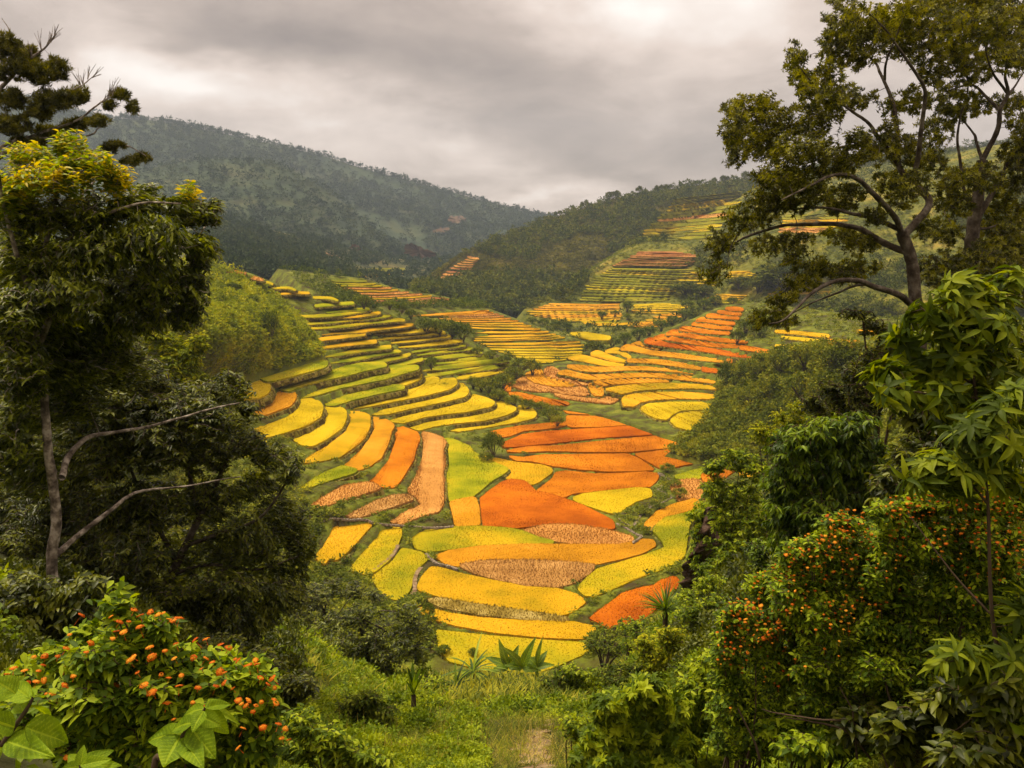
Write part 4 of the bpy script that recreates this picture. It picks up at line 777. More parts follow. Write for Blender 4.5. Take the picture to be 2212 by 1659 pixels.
def far_vegetation():
    p = spots(MOUNT, 21000); k = patchy(p, 0.006, -0.22, 4) | (RNG.random(len(p)) < .25); p = p[k]; r = RNG.uniform(3.0, 5.5, len(p)); mass('mountain_woods', p, r, TINY, L_FAR)
    cr_ = MOUNT.P[-1]; i = RNG.integers(0, len(cr_), 1100); q = cr_[i] + np.c_[RNG.normal(0, 6, (1100, 2)), np.full(1100, -2.5)]
    mass('mountain_crest_woods', q, RNG.uniform(2.0, 5.5, 1100) * (1 + .4 * vnoise(q[:, 0] * .02, q[:, 1] * .02, 2)), SMALL, L_FAR, 1.1)
    p = spots(SPUR_M, 5200); k = patchy(p, 0.012, -0.25, 3); p = p[k]; mass('mountain_spur_woods', p, RNG.uniform(2.2, 4.6, len(p)), TINY, L_FAR)
    p = spots(FARV, 5200, keep=lambda P, u, v: ~((u > 690) & (u < 930) & (v > 545) & (v < 625)) | (RNG.random(len(u)) < 0.35)); k = patchy(p, 0.015, -0.2, 9); p = p[k]
    mass('far_valley_woods', p, RNG.uniform(1.8, 3.8, len(p)), TINY, L_FAR)
    c_ = RIDGE.P[-1]; i = RNG.integers(0, len(c_), 420); q = c_[i] + np.c_[RNG.normal(0, 5, (420, 2)), RNG.uniform(-2.5, -.5, 420)]; mass('ridge_crest_scrub', q, RNG.uniform(.8, 2.2, 420), TINY, L_RIDGE)
    # shrub ridge: thick wood along its foot and upper flank, thin scrub on its face
    foot = [(880, 650), (900, 625), (960, 612), (1020, 600), (1110, 628), (1200, 640), (1300, 590), (1300, 640), (1190, 700), (1100, 690), (960, 660)]
    p = spots(RIDGE, 7000, poly=foot); mass('gully_woods', p, RNG.uniform(2.2, 4.2, len(p)), SMALL, L_RIDGE)
    p = spots(RIDGE, 15000); k = patchy(p, 0.02, 0.02, 5); u, v = pix(p); k |= (v < 480 - (u - 1195) * 0.14) & (RNG.random(len(p)) < 0.6); p = p[k]
    mass('ridge_woods', p, RNG.uniform(1.2, 3.6, len(p)), TINY, L_RIDGE)
    p = spots(RIDGE, 30000); mass('ridge_scrub', p, RNG.uniform(0.8, 2.1, len(p)), TINY, L_DRYSCRUB, 0.75)
    p = spots(HILL_R, 22000); mass('far_hill_weeds', p, RNG.uniform(0.4, 1.1, len(p)), TINY, L_SCRUB, 0.6)
    p = spots(HILL_R, 9000); k = patchy(p, 0.035, 0.08, 2); u, v = pix(p); k &= (v < 640) | (RNG.random(len(p)) < 0.5); p = p[k]
    mass('far_hill_scrub', p, RNG.uniform(0.9, 2.4, len(p)), TINY, L_RIDGE)
    p = spots(SPUR_C, 5000); u, v = pix(p); k = ((v > 628) & (v < 668) & (v > 590 + (u - 700) * 0.12)) | (RNG.random(len(p)) < np.where((v < 645) & (u < 790), .6, 0.05)); p = p[k]
    mass('centre_spur_scrub', p, RNG.uniform(0.5, 1.3, len(p)), TINY, L_GULLY)
    p = spots(SLOPE_L, 12000); mass('green_slope_scrub', p, RNG.uniform(0.5, 1.3, len(p)), TINY, L_SLOPE, 0.85)
    p = spots(SLOPE_R, 6500); mass('bush_slope_scrub', p, RNG.uniform(0.5, 1.5, len(p)), SMALL, L_SCRUB, 0.9)
    # rough growth on the terrace banks, in the gullies and along the stream
    p = spots(VAL, 30000, pad=1.0); u, v = pix(p); k = (v < 1420) & (RNG.random(len(p)) < 0.6); p = p[k]
    mass('bank_weeds', p, RNG.uniform(0.12, 0.26, len(p)) * np.clip(p[:, 1] / 150, 0.7, 1.4), TINY, L_SCRUB, 0.45)
    p = spots(VAL, 26000, pad=8.0); u, v = pix(p); k = (v < 1420) & (v > 850); p = p[k]
    mass('gully_weeds', p, RNG.uniform(0.3, 0.75, len(p)), TINY, L_SCRUB, 0.7)
    p = spots(SPUR_O, 9000, pad=1.0); u, v = pix(p); p = p[(RNG.random(len(p)) < .5) & (u < 1640)]; mass('spur_weeds', p, RNG.uniform(0.15, 0.3, len(p)), TINY, L_SCRUB, 0.45)
    p = spots(SPUR_O, 9000, pad=4.0); u, v = pix(p); p = p[(u > 1590)]; mass('spur_scrub', p, RNG.uniform(0.4, 1.1, len(p)), TINY, L_SCRUB, 0.75)
far_vegetation()
# ------------------------------------------------------------------ bushes and trees one can tell apart
def shrub_proto(name, seed, m, clumps=46, per=26, leaf=0.15, h=1.6, trunk=0.25):
    V, F, a, Cc = shrub_arrays(seed, clumps, per, leaf, h, 1.0, trunk)
    st = MB(); g = np.random.default_rng(seed + 1)
    for c in Cc[::3]:
        b = np.array([g.normal(0, 0.06), g.normal(0, 0.06), -0.1]); tube(st, spline([b, b * 0.5 + c * np.array([0.3, 0.3, 0.45]), c], 6), np.linspace(0.045, 0.012, 6), 4)
    return mkmesh(name + '_foliage', V, F, m, a), mkmesh(name + '_stem', np.concatenate(st.V), np.concatenate(st.F), M_BARK)
PROTO = {k: [shrub_proto(k, 100 + 10 * i + j, m, h=hh, leaf=lf) for j in range(3)] for i, (k, m, hh, lf) in enumerate([
    ('gully', L_GULLY, 1.7, 0.17), ('scrub', L_SCRUB, 1.6, 0.16), ('ridge', L_RIDGE, 2.1, 0.2)])}
def put_shrub(kind, name, label, cat, P, r, h, group=None, parts=True):
    f, s = random.choice(PROTO[kind]); root = thing(name, label, cat, P, group)
    z = h / (1.7 if kind == 'gully' else 1.6 if kind == 'scrub' else 2.1)
    root.rotation_euler = (0, 0, random.uniform(0, 6.28)); root.scale = (r, r, z)
    obj('foliage', f, root); obj('stem', s, root); return root
def px_shrub(Ly, kind, name, label, cat, u, vb, vt, wu, group=None):
    P = seat(Ly, [u], [vb])[0]; sc = P[1] / FU / 0.985
    return put_shrub(kind, name, label, cat, tuple(P - np.array([0, 0, 0.1])), wu * sc / 2, (vb - vt) * sc, group)
def row_shrubs(Ly, kind, pts, what, group, cat='bush', name='bush', jit=0.0):
    for k, (u, vb, vt, w) in enumerate(pts):
        px_shrub(Ly, kind, name, what % ORD[k] if '%s' in what else what, cat, u, vb, vt, w, group)
def mid_bushes():
    px_shrub(VAL, 'gully', 'round_tree', 'round dark green tree standing alone between the lime boot field and the orange block', 'tree', 1066, 988, 930, 44)
    px_shrub(VAL, 'scrub', 'bush', 'low pale green bush at the foot of the round dark tree', 'bush', 1050, 1000, 975, 34)
    px_shrub(VAL, 'gully', 'small_tree', 'dark little tree on the crest where the left spur meets the upper centre spur', 'tree', 786, 667, 636, 30)
    px_shrub(SLOPE_L, 'gully', 'small_tree', 'tallest dark tree on the bright green shrub slope', 'tree', 585, 742, 672, 44)
    px_shrub(SLOPE_L, 'gully', 'bush', 'dark bush low on the green shrub slope, right of its tallest tree', 'bush', 628, 712, 690, 26)
    px_shrub(SLOPE_L, 'gully', 'bush', 'dark bush high on the green shrub slope, under the first rice strips', 'bush', 545, 662, 640, 40)
    px_shrub(SLOPE_L, 'gully', 'bush', 'wide dark bush at the top of the green shrub slope', 'bush', 500, 632, 610, 40)
    px_shrub(VAL, 'gully', 'bush', 'shrub in the middle of the lime strips of the left spur', 'bush', 932, 797, 770, 26)
    px_shrub(VAL, 'scrub', 'bush', 'small shrub between yellow terraces near the gully bushes', 'bush', 960, 840, 826, 26)
    row_shrubs(VAL, 'gully', [(842, 668, 650, 30), (868, 676, 655, 24), (888, 688, 668, 26), (920, 722, 686, 44), (950, 728, 690, 46), (975, 732, 692, 48), (1000, 742, 698, 40)],
               '%s bush down the dark gully row between the left spur and the centre spur', 'bushes in the gully above the centre spur')
    row_shrubs(VAL, 'scrub', [(1032, 768, 748, 26), (1060, 778, 756, 26), (1090, 785, 766, 28), (1128, 806, 772, 46), (1150, 810, 775, 40), (1110, 826, 790, 46), (1085, 846, 805, 50), (1060, 856, 815, 46), (1040, 846, 815, 36), (1022, 840, 812, 30),
                              (1075, 868, 840, 40), (1110, 880, 852, 40), (1140, 888, 860, 36), (1170, 890, 866, 34), (1190, 910, 880, 40), (1204, 922, 896, 30)],
               '%s bush down the overgrown stream gully between the yellow and the orange terraces', 'bushes along the stream gully')
    row_shrubs(HILL_R, 'gully', [(1150, 702, 686, 26), (1175, 706, 688, 26), (1200, 710, 692, 28), (1225, 716, 696, 26)], '%s dark bush in the row below the nose of the far-hill terraces', 'bushes at the far-hill nose')
    px_shrub(SPUR_C, 'ridge', 'grey_bush', 'grey-green round bush at the foot of the centre spur terraces', 'bush', 1282, 768, 736, 42)
    px_shrub(HILL_R, 'gully', 'lone_tree', 'lone dark tree standing on the far-hill terraces', 'tree', 1355, 676, 650, 20)
    row_shrubs(HILL_R, 'gully', [(1300, 690, 672, 22), (1328, 684, 670, 18), (1355, 692, 678, 18)], '%s dark shrub under the lone dark tree of the far hill', 'shrubs under the lone far-hill tree')
    row_shrubs(HILL_R, 'gully', [(1322, 752, 726, 36), (1350, 745, 718, 30), (1378, 738, 708, 34), (1402, 728, 702, 32), (1428, 716, 690, 32), (1452, 704, 682, 30), (1478, 692, 668, 32), (1500, 680, 660, 30), (1484, 670, 648, 26), (1520, 668, 646, 28), (1545, 660, 638, 28), (1582, 660, 642, 24)],
               '%s bush up the green hedge behind the steps of the orange spur', 'bushes in the hedge behind the orange spur')
    px_shrub(SPUR_O, 'gully', 'dark_tree', 'small dark tree on the edge between the orange terraces and the bush slope', 'tree', 1568, 845, 778, 40)
    row_shrubs(SPUR_O, 'gully', [(1610, 720, 690, 46), (1640, 728, 694, 40), (1592, 742, 712, 30)], '%s bush in the green strip right of the top orange steps', 'bushes beside the top orange steps')
    row_shrubs(HILL_R, 'ridge', [(1480, 636, 610, 60), (1520, 640, 616, 44), (1600, 622, 598, 60), (1700, 640, 560, 120), (1640, 632, 596, 60), (1760, 610, 565, 80)], '%s grey-green bush across the middle of the far hill', 'bushes on the far hill')
    row_shrubs(SLOPE_R, 'scrub', [(1600, 830, 782, 50), (1640, 822, 765, 60), (1690, 812, 750, 70), (1740, 800, 738, 70), (1790, 806, 742, 70), (1620, 880, 832, 60), (1670, 868, 808, 70), (1730, 872, 800, 80), (1790, 870, 796, 80), (1680, 920, 868, 64), (1740, 926, 866, 70), (1800, 930, 862, 80), (1850, 900, 820, 90)],
               '%s bush on the bushy slope beside the three yellow fields', 'bushes on the bush slope')
    row_shrubs(VAL, 'scrub', [(1590, 985, 955, 44), (1625, 990, 955, 44), (1555, 965, 945, 40), (1520, 956, 940, 34), (1440, 1020, 1000, 34), (1455, 1052, 1034, 34), (1468, 1075, 1052, 34), (1390, 1112, 1094, 36), (1425, 1100, 1084, 30)],
               '%s bush along the stream beside the central orange block', 'bushes along the stream')
    px_shrub(VAL, 'gully', 'bush', 'dark bush at the left tip of the golden strip below the pale straw', 'bush', 925, 1338, 1296, 30)
    row_shrubs(VAL, 'gully', [(960, 1412, 1390, 30), (1022, 1415, 1396, 24), (1300, 1400, 1360, 60), (1345, 1392, 1345, 60)], '%s low bush along the edge of the lowest rice field', 'bushes below the rice fields')
    # skyline trees
    def sky_row(Ly, us, h, what, group):
        c = Ly.P[-1]; cu, cv = pix(c)
        for k, u in enumerate(us):
            i = int(np.argmin(np.abs(cu - u))); P = c[i] - np.array([0, 0, 0.6]); hh = h * random.uniform(0.45, 1.15)
            put_shrub('ridge', 'skyline_tree', what % ORD[k], 'tree', tuple(P), hh * random.uniform(0.3, 0.5), hh, group)
    sky_row(RIDGE, [1204, 1211, 1240, 1262, 1268, 1316, 1322, 1331, 1380, 1422, 1428, 1437, 1446, 1503, 1541, 1566, 1571, 1606], 8.0, '%s tree from the notch along the skyline of the shrub ridge', 'trees on the skyline of the shrub ridge')
mid_bushes()
# ------------------------------------------------------------------ stone path, stream, wall
M_STONE = mat('pale_stone', [(0.08, 0.062, 0.034), (0.19, 0.15, 0.10), (0.40, 0.33, 0.25)], 0.9, 3.0, 6, varamt=0.5)
M_DIRT = mat('dry_dirt', [(0.13, 0.085, 0.045), (0.25, 0.17, 0.09), (0.40, 0.30, 0.18)], 0.95, 1.2, 7, varamt=0)
def ribbon(name, Ly, pts, w, m, lift=0.15):
    q = spline([p[:2] for p in pts], 14 * len(pts)); P = seat(Ly, q[:, 0], q[:, 1]); P[:, 2] += lift
    T = nrm(np.gradient(P, axis=0)); X = nrm(np.c_[T[:, 1], -T[:, 0], 0 * T[:, 0]]); ww = w * (1 + 0.4 * vnoise(P[:, 0], P[:, 1], 2))[:, None]
    mb = MB(); n = len(P); i = np.arange(n - 1)
    mb.add(np.concatenate([P - X * ww / 2, P + X * ww / 2, P - X * ww / 2 - [0, 0, 0.3], P + X * ww / 2 - [0, 0, 0.3]]),
           np.concatenate([np.stack([i, i + n, i + 1], 1), np.stack([i + 1, i + n, i + n + 1], 1), np.stack([i + 2 * n, i, i + 2 * n + 1], 1), np.stack([i + 2 * n + 1, i, i + 1], 1), np.stack([i + n, i + 3 * n, i + n + 1], 1), np.stack([i + n + 1, i + 3 * n, i + 3 * n + 1], 1)]))
    # loose stones along it
    k = RNG.integers(0, n, n * 5); B = P[k] + X[k] * RNG.uniform(-0.6, 0.6, (len(k), 1)) * w
    for b in B:
        s = RNG.uniform(0.05, 0.16) * (0.6 + w * 0.4); o = np.array([(1, 0, 0), (0, 1, 0), (-1, 0, 0), (0, -1, 0), (0, 0, 0.8)]) * s * RNG.uniform(0.7, 1.3, (5, 3)) + b
        mb.add(o, [(0, 1, 4), (1, 2, 4), (2, 3, 4), (3, 0, 4)], RNG.random())
    return tag(mb.build(name, m), kind='structure')
ribbon('stone_path', VAL, zG((180, 370), (250, 340), (330, 300), (400, 288), (550, 299), (700, 297), (800, 333), (1000, 352), (1300, 374), (1500, 370), (1560, 362)), 0.22, M_STONE, 0.06)
ribbon('field_path', VAL, zF((560, 430), (600, 455), (700, 510), (840, 580), (950, 630), (1020, 660), (1100, 672), (1230, 725), (1350, 760), (1420, 800)), 0.45, M_STONE, 0.4)
ribbon('stream_bed', VAL, zH((1650, 60), (1730, 110), (1740, 150), (1680, 190), (1650, 210), (1690, 250), (1760, 290)), 0.65, M_STONE, 0.05)
ribbon('stream_path', VAL, zH((1780, 300), (1700, 345), (1600, 385), (1530, 420), (1480, 470), (1450, 520), (1390, 580), (1330, 560), (1250, 510)), 0.35, M_STONE, 0.1)
ribbon('bank_path', VAL, zH((1240, 560), (1330, 600), (1430, 660), (1480, 690), (1400, 745)), 0.3, M_STONE, 0.15)
ribbon('gully_path', VAL, zG((1290, 650), (1340, 700), (1400, 740), (1500, 765), (1600, 800)), 0.25, M_STONE, 0.3)
ribbon('dirt_gully', VAL, zG((1240, 770), (1200, 830), (1180, 900), (1180, 990), (1160, 1030)), 0.4, M_DIRT, 0.1)
ribbon('dirt_path', VAL, zG((1020, 560), (960, 660), (860, 740), (790, 800)), 0.4, M_DIRT, 0.2)

# ------------------------------------------------------------------ the plants that frame the view
from mathutils.kdtree import KDTree
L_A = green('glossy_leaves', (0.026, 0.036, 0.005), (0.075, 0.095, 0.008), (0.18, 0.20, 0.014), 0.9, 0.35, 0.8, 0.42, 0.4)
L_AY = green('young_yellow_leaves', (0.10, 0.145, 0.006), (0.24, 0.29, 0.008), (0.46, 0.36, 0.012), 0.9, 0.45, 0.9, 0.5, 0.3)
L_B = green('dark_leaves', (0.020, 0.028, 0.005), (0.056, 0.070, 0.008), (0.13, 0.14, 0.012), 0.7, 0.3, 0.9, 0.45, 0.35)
L_C = green('needle_leaves', (0.030, 0.032, 0.006), (0.070, 0.068, 0.010), (0.13, 0.12, 0.016), 0.6, 0.3, 0.8, 0.6, 0.2)
L_R = green('olive_leaves', (0.036, 0.040, 0.004), (0.09, 0.095, 0.006), (0.20, 0.19, 0.012), 0.5, 0.38, 0.9, 0.45, 0.35)
L_T = green('broad_soft_leaves', (0.040, 0.062, 0.006), (0.095, 0.130, 0.008), (0.20, 0.23, 0.014), 1.5, 0.42, 0.8, 0.55, 0.18)
L_BUSH = green('fresh_green_leaves', (0.026, 0.050, 0.004), (0.070, 0.120, 0.006), (0.17, 0.23, 0.010), 0.8, 0.35, 0.8, 0.45, 0.3)
L_LANT = green('lantana_leaves', (0.046, 0.080, 0.006), (0.120, 0.180, 0.010), (0.27, 0.33, 0.018), 2.0, 0.35, 0.9, 0.6, 0.2)
L_BIG = green('big_leaves', (0.065, 0.110, 0.008), (0.14, 0.21, 0.012), (0.24, 0.31, 0.025), 9.0, 0.35, 0.7, 0.6, 0.12)
L_BAN = green('banana_leaves', (0.045, 0.085, 0.012), (0.10, 0.16, 0.016), (0.24, 0.30, 0.03), 0.8, 0.4, 0.8, 0.45, 0.35)
L_GRASS = green('grass_blades', (0.058, 0.074, 0.006), (0.135, 0.155, 0.010), (0.31, 0.28, 0.03), 0.5, 0.35, 0.9, 0.6, 0.2)
L_WEED = green('weed_leaves', (0.058, 0.092, 0.006), (0.140, 0.195, 0.010), (0.30, 0.34, 0.018), 0.6, 0.35, 0.8, 0.55, 0.2)
L_STRAW = green('dry_grass', (0.16, 0.11, 0.04), (0.30, 0.22, 0.09), (0.46, 0.36, 0.17), 1.5, 0.3, 0.8, 0.8, 0.1)
M_FLOW = mat('orange_florets', [(0.56, 0.12, 0.006), (0.70, 0.22, 0.010), (0.82, 0.40, 0.03)], 0.7, 9.0, 3, trans=0.25, varamt=0.9, spec=0.15)
M_ROCK = mat('brown_rock', [(0.030, 0.018, 0.012), (0.085, 0.050, 0.034), (0.17, 0.12, 0.085)], 0.95, 0.9, 8, varamt=0, bump=0.8, bscale=4, contrast=1.6)
def limb(mb, pts, r0, r1, k=7, n=None, wob=0.08, jitter=0.02):
    """pts: (u, v, Y); returns the nodes along the limb"""
    p = np.array(pts, float); q = at(p[:, 0], p[:, 1], p[:, 2]); n = n or 6 * len(p); P = spline(q, n)
    P = P + np.c_[vnoise(P[:, 0] * 2 + 7, P[:, 2] * 2, 3), vnoise(P[:, 1] * 2, P[:, 2] * 2 + 9, 3), vnoise(P[:, 0] * 2, P[:, 1] * 2 + 4, 3)] * jitter
    tube(mb, P, np.linspace(r0, r1, n), k, RNG.random(), wob); return P
def tips_in(ell, dens, depthk=1.0):
    """random points inside ellipsoids given in the image: (u, v, ru, rv, Y)"""
    out = []
    for u, v, ru, rv, Y in ell:
        n = max(3, int(math.pi * ru * rv * dens)); d = nrm(RNG.normal(0, 1, (n, 3))) * (RNG.random(n) ** 0.42)[:, None]
        uu = u + d[:, 0] * ru; vv = v + d[:, 2] * rv; YY = Y * (1 + 0 * uu) + d[:, 1] * depthk * 0.5 * (ru + rv) * Y / FU
        out.append(at(uu, vv, YY))
    return np.concatenate(out)
def twigs_to(mb, nodes, T, r=0.008, kk=4, sag=0.06):
    """grow twigs out from the limbs: each tip hangs on the nearest limb node or on an earlier tip nearer the limb"""
    kd = KDTree(len(nodes))
    for i, c in enumerate(nodes): kd.insert(c, i)
    kd.balance(); q = [kd.find(t) for t in T]; d0 = np.array([c[2] for c in q]); order = np.argsort(d0); dirs = np.zeros_like(T); done = []
    for i in order:
        t = T[i]; a = np.array(q[i][0]); ds = d0[i]
        if done:
            dd = np.linalg.norm(T[done] - t, axis=1) * 1.15 + 0.02; j = int(dd.argmin())
            if dd[j] < ds: a = T[done[j]]; ds = dd[j]
        m = (a + t) / 2 + np.array([0, 0, sag * ds]) + RNG.normal(0, 0.08 * ds, 3)
        P = spline([a, m, t], 4); tube(mb, P, np.linspace(r * (1 + 0.8 * min(d0[i], 1.5) * 0.4 + 0.3 * ds), r * 0.6, 4), kk, RNG.random()); dirs[i] = nrm(nrm(t - np.array(q[i][0])) + nrm(t - a)); done.append(i)
    return dirs
def whorls(mb, T, D, n, L, W, kind='diamond', tilt=0.55, droop=0.15, stack=2, ax=0.05, a=None):
    m = len(T); 
    for s in range(stack):
        P = np.repeat(T - D * ax * s, n, 0); Dd = np.repeat(nrm(D + [0, 0, 0.35]), n, 0); th = np.tile(np.arange(n) * 6.283 / n, m) + np.repeat(RNG.uniform(0, 6.28, m), n) + RNG.normal(0, 0.25, m * n)
        A = nrm(np.cross(Dd, [0.3, 0.9, 0.1])); B = np.cross(Dd, A); rad = A * np.cos(th)[:, None] + B * np.sin(th)[:, None]
        t = tilt * RNG.uniform(0.6, 1.4, (m * n, 1)); dv = nrm(rad * (1 - 0.3 * t) + Dd * t + RNG.normal(0, 0.1, (m * n, 3))); N = nrm(Dd + RNG.normal(0, 0.25, (m * n, 3)))
        add_leaves(mb, P, dv, N, L * RNG.uniform(0.6, 1.2, m * n), W * RNG.uniform(0.7, 1.2, m * n), kind, droop, 0.18, None if a is None else np.clip(np.repeat(a, n) + RNG.normal(0, 0.18, m * n), 0, 1))
def sprays(mb, T, D, n, L, W, kind='oval', ln=0.3, droop=0.45, down=0.35, a=None):
    m = len(T); f = np.tile(np.linspace(0, 1, n), m); P = np.repeat(T, n, 0) - np.repeat(D, n, 0) * (f * ln)[:, None]; Dd = np.repeat(D, n, 0)
    side = np.tile(np.where(np.arange(n) % 2 == 0, 1, -1), m)[:, None]; A = nrm(np.cross(Dd, [0.02, 0.05, 1.0])) * side
    dv = nrm(A * RNG.uniform(0.5, 1.1, (m * n, 1)) + Dd * RNG.uniform(0.2, 0.9, (m * n, 1)) - np.array([0, 0, down]) * RNG.uniform(0.2, 1.4, (m * n, 1)) + RNG.normal(0, 0.15, (m * n, 3)))
    N = rnormal(m * n, 1.0, 0.45)
    add_leaves(mb, P, dv, N, L * RNG.uniform(0.6, 1.25, m * n), W * RNG.uniform(0.7, 1.2, m * n), kind, droop, 0.2, None if a is None else np.clip(np.repeat(a, n) + RNG.normal(0, 0.2, m * n), 0, 1))
def ground_at(u, v):
    u = np.asarray(u, float); v = np.asarray(v, float); Ys = np.concatenate([np.linspace(1.2, 12, 120), np.linspace(12.2, 78, 200)])
    P = at(u[:, None], v[:, None], Ys[None]); g = P[..., 2] - ground_z(P[..., 0], P[..., 1]); hit = g < 0; i = hit.argmax(1); i = np.where(hit.any(1), np.maximum(i, 1), 1)
    r = np.arange(len(u)); g0, g1 = g[r, i - 1], g[r, i]; f = np.clip(g0 / np.where(g0 - g1 == 0, 1, g0 - g1), 0, 1); Y = Ys[i - 1] + (Ys[i] - Ys[i - 1]) * f
    P = at(u, v, Y); P[:, 2] = ground_z(P[:, 0], P[:, 1]); return P, hit.any(1)
def base_of(u, Y):
    x = (u - CU) / FU * Y / (math.cos(PITCH)); return np.array([x, Y, float(ground_z(x, Y))])
def n3(l): return [(1474.6 + a / 3.0, b / 3.0) + tuple(r) for a, b, *r in l]
def q3(l): return [(1474.6 + a / 3.0, 553 + b / 3.0) + tuple(r) for a, b, *r in l]

def right_trees():
    Y = 18.0; e = lambda l, y0, y1: [(a, b, y0 + (y1 - y0) * i / max(1, len(l) - 1)) for i, (a, b) in enumerate(l)]
    b = base_of(2008, Y); root = thing('broadleaf_tree', 'tall right-hand tree with arching dark limbs reaching left over the orange terraces', 'tree', b)
    tr = MB(); nodes = []
    nodes.append(limb(tr, [(2010, 1010, Y), (1998, 900, Y), (1990, 800, Y), (1984, 700, Y), (1975, 620, Y), (1967, 553, Y), (1946, 500, Y)], 0.165, 0.12, 9))
    tmat = M_BARK
    lims = [(e(n3([(1410, 1500), (1370, 1400), (1250, 1270), (1150, 1170), (1050, 1130), (930, 1150), (800, 1220), (640, 1300)]), Y, Y - 2.0), 0.11, 0.02),
            (e(n3([(1390, 1480), (1250, 1420), (1100, 1385), (900, 1345), (700, 1360)]), Y, Y - 1.0), 0.09, 0.02),
            (e(n3([(1470, 1640), (1290, 1570), (1150, 1490), (1000, 1455), (820, 1455), (640, 1465), (450, 1520), (300, 1590), (180, 1640)]), Y, Y + 1.5), 0.12, 0.02),
            (e(q3([(1490, 320), (1400, 250), (1250, 200), (1130, 160), (1000, 160), (850, 230), (750, 330), (650, 420), (560, 440)]), Y, Y - 2.5), 0.12, 0.015),
            (e(q3([(1480, 300), (1300, 215), (1150, 190), (980, 250), (850, 300), (700, 380)]), Y, Y + 1.2), 0.07, 0.015),
            (e(n3([(1440, 1520), (1600, 1320), (1480, 1180), (1420, 1110), (1370, 1010), (1250, 960), (1150, 945), (1000, 960), (780, 1020), (600, 960), (450, 900)]), Y, Y + 1.5), 0.13, 0.015),
            (e(n3([(1470, 1170), (1500, 1150), (1530, 1000), (1545, 850), (1570, 650), (1560, 550), (1430, 360), (1350, 240), (1250, 120)]), Y + .3, Y - 1.5), 0.10, 0.02),
            (e(n3([(1400, 1060), (1385, 850), (1370, 690), (1330, 580), (1280, 470), (1240, 400), (1100, 300), (1000, 250)]), Y + .5, Y + 1.5), 0.09, 0.015),
            (e(n3([(1400, 1070), (1320, 960), (1250, 870), (1200, 790), (1090, 715), (980, 640), (860, 560), (760, 430)]), Y + .5, Y - .5), 0.08, 0.015),
            (e(n3([(780, 1020), (600, 920), (520, 840), (470, 760), (400, 700)]), Y + 1, Y), 0.035, 0.01),
            (e(n3([(1310, 520), (1320, 400), (1380, 250), (1420, 140)]), Y + 1, Y), 0.05, 0.012)]
    for l, r0, r1 in lims:
        m = MB(); nodes.append(limb(m, l, r0 * .66, r1 * .75)); m.build('limb', M_BARK, root, True, b)
    N = np.concatenate(nodes)
    cl = n3([(330, 800, 30, 36), (420, 690, 36, 24), (560, 660, 24, 17), (330, 1000, 24, 27), (420, 930, 40, 30), (600, 800, 42, 36), (760, 800, 42, 36), (900, 780, 40, 30), (560, 960, 36, 27), (700, 980, 42, 30), (860, 960, 42, 27),
              (720, 400, 22, 34), (770, 520, 24, 22), (860, 590, 36, 24), (1000, 620, 42, 23), (1150, 640, 32, 18), (960, 480, 30, 24), (1040, 130, 38, 46), (1000, 300, 36, 36), (1130, 380, 38, 22), (1200, 180, 50, 42), (1400, 120, 50, 38), (1420, 260, 40, 28),
              (980, 1060, 50, 25), (600, 1150, 46, 28), (750, 1180, 50, 28), (560, 1280, 42, 25), (380, 1420, 40, 25), (250, 1540, 30, 22), (230, 1620, 26, 16), (520, 1390, 34, 22), (700, 1330, 40, 17), (880, 1260, 40, 20), (1060, 1270, 36, 20), (1000, 1340, 28, 16),
              (560, 1600, 42, 18), (720, 1580, 38, 18), (1050, 1530, 42, 18), (1150, 1580, 38, 18), (1200, 1000, 54, 22), (1150, 890, 34, 18), (1350, 860, 28, 26), (1450, 980, 34, 28), (1500, 650, 30, 26), (1340, 700, 20, 18), (1500, 1200, 34, 26), (1350, 1180, 34, 22), (1250, 1400, 28, 18), (1400, 1290, 28, 18), (1560, 1480, 30, 20)]) \
        + q3([(200, 110, 30, 22), (800, 60, 48, 18), (1000, 110, 50, 18), (760, 170, 36, 18), (640, 280, 28, 18), (560, 400, 32, 18), (650, 420, 26, 16), (480, 420, 18, 18), (1150, 70, 38, 18)])
    ell = [(u, v, ru, rv, Y + RNG.uniform(-1.4, 1.4)) for u, v, ru, rv in cl]
    T = tips_in([(u, v, ru * 1.3, rv * 1.4, y_) for u, v, ru, rv, y_ in ell], 0.0165, 1.2); tw = MB(); D = twigs_to(tw, N, T, 0.007); tr.V += tw.V; tr.F += [f + tr.n for f in tw.F]; tr.A += tw.A; tr.n += tw.n; tr.build('trunk', tmat, root, True, b)
    cr_ = MB(); whorls(cr_, T, D, 8, 0.088, 0.028, 'diamond', 0.5, 0.1, 3, 0.07, RNG.random(len(T))); cr_.build('crown', L_R, root, origin=b)
    # second tree, further right and behind
    Y = 20.5; b = base_of(2110, Y); root = thing('broadleaf_tree', 'tall tree at the right edge with forking pale-sided trunk, behind the arching one', 'tree', b); nodes = []
    tr = MB(); nodes.append(limb(tr, e(q3([(1900, 1200), (1890, 700), (1880, 300), (1870, 0)]), Y, Y) + e(n3([(1880, 1480), (1910, 1300), (1940, 1040)]), Y, Y), 0.22, 0.13, 9)); tmat = M_BARK
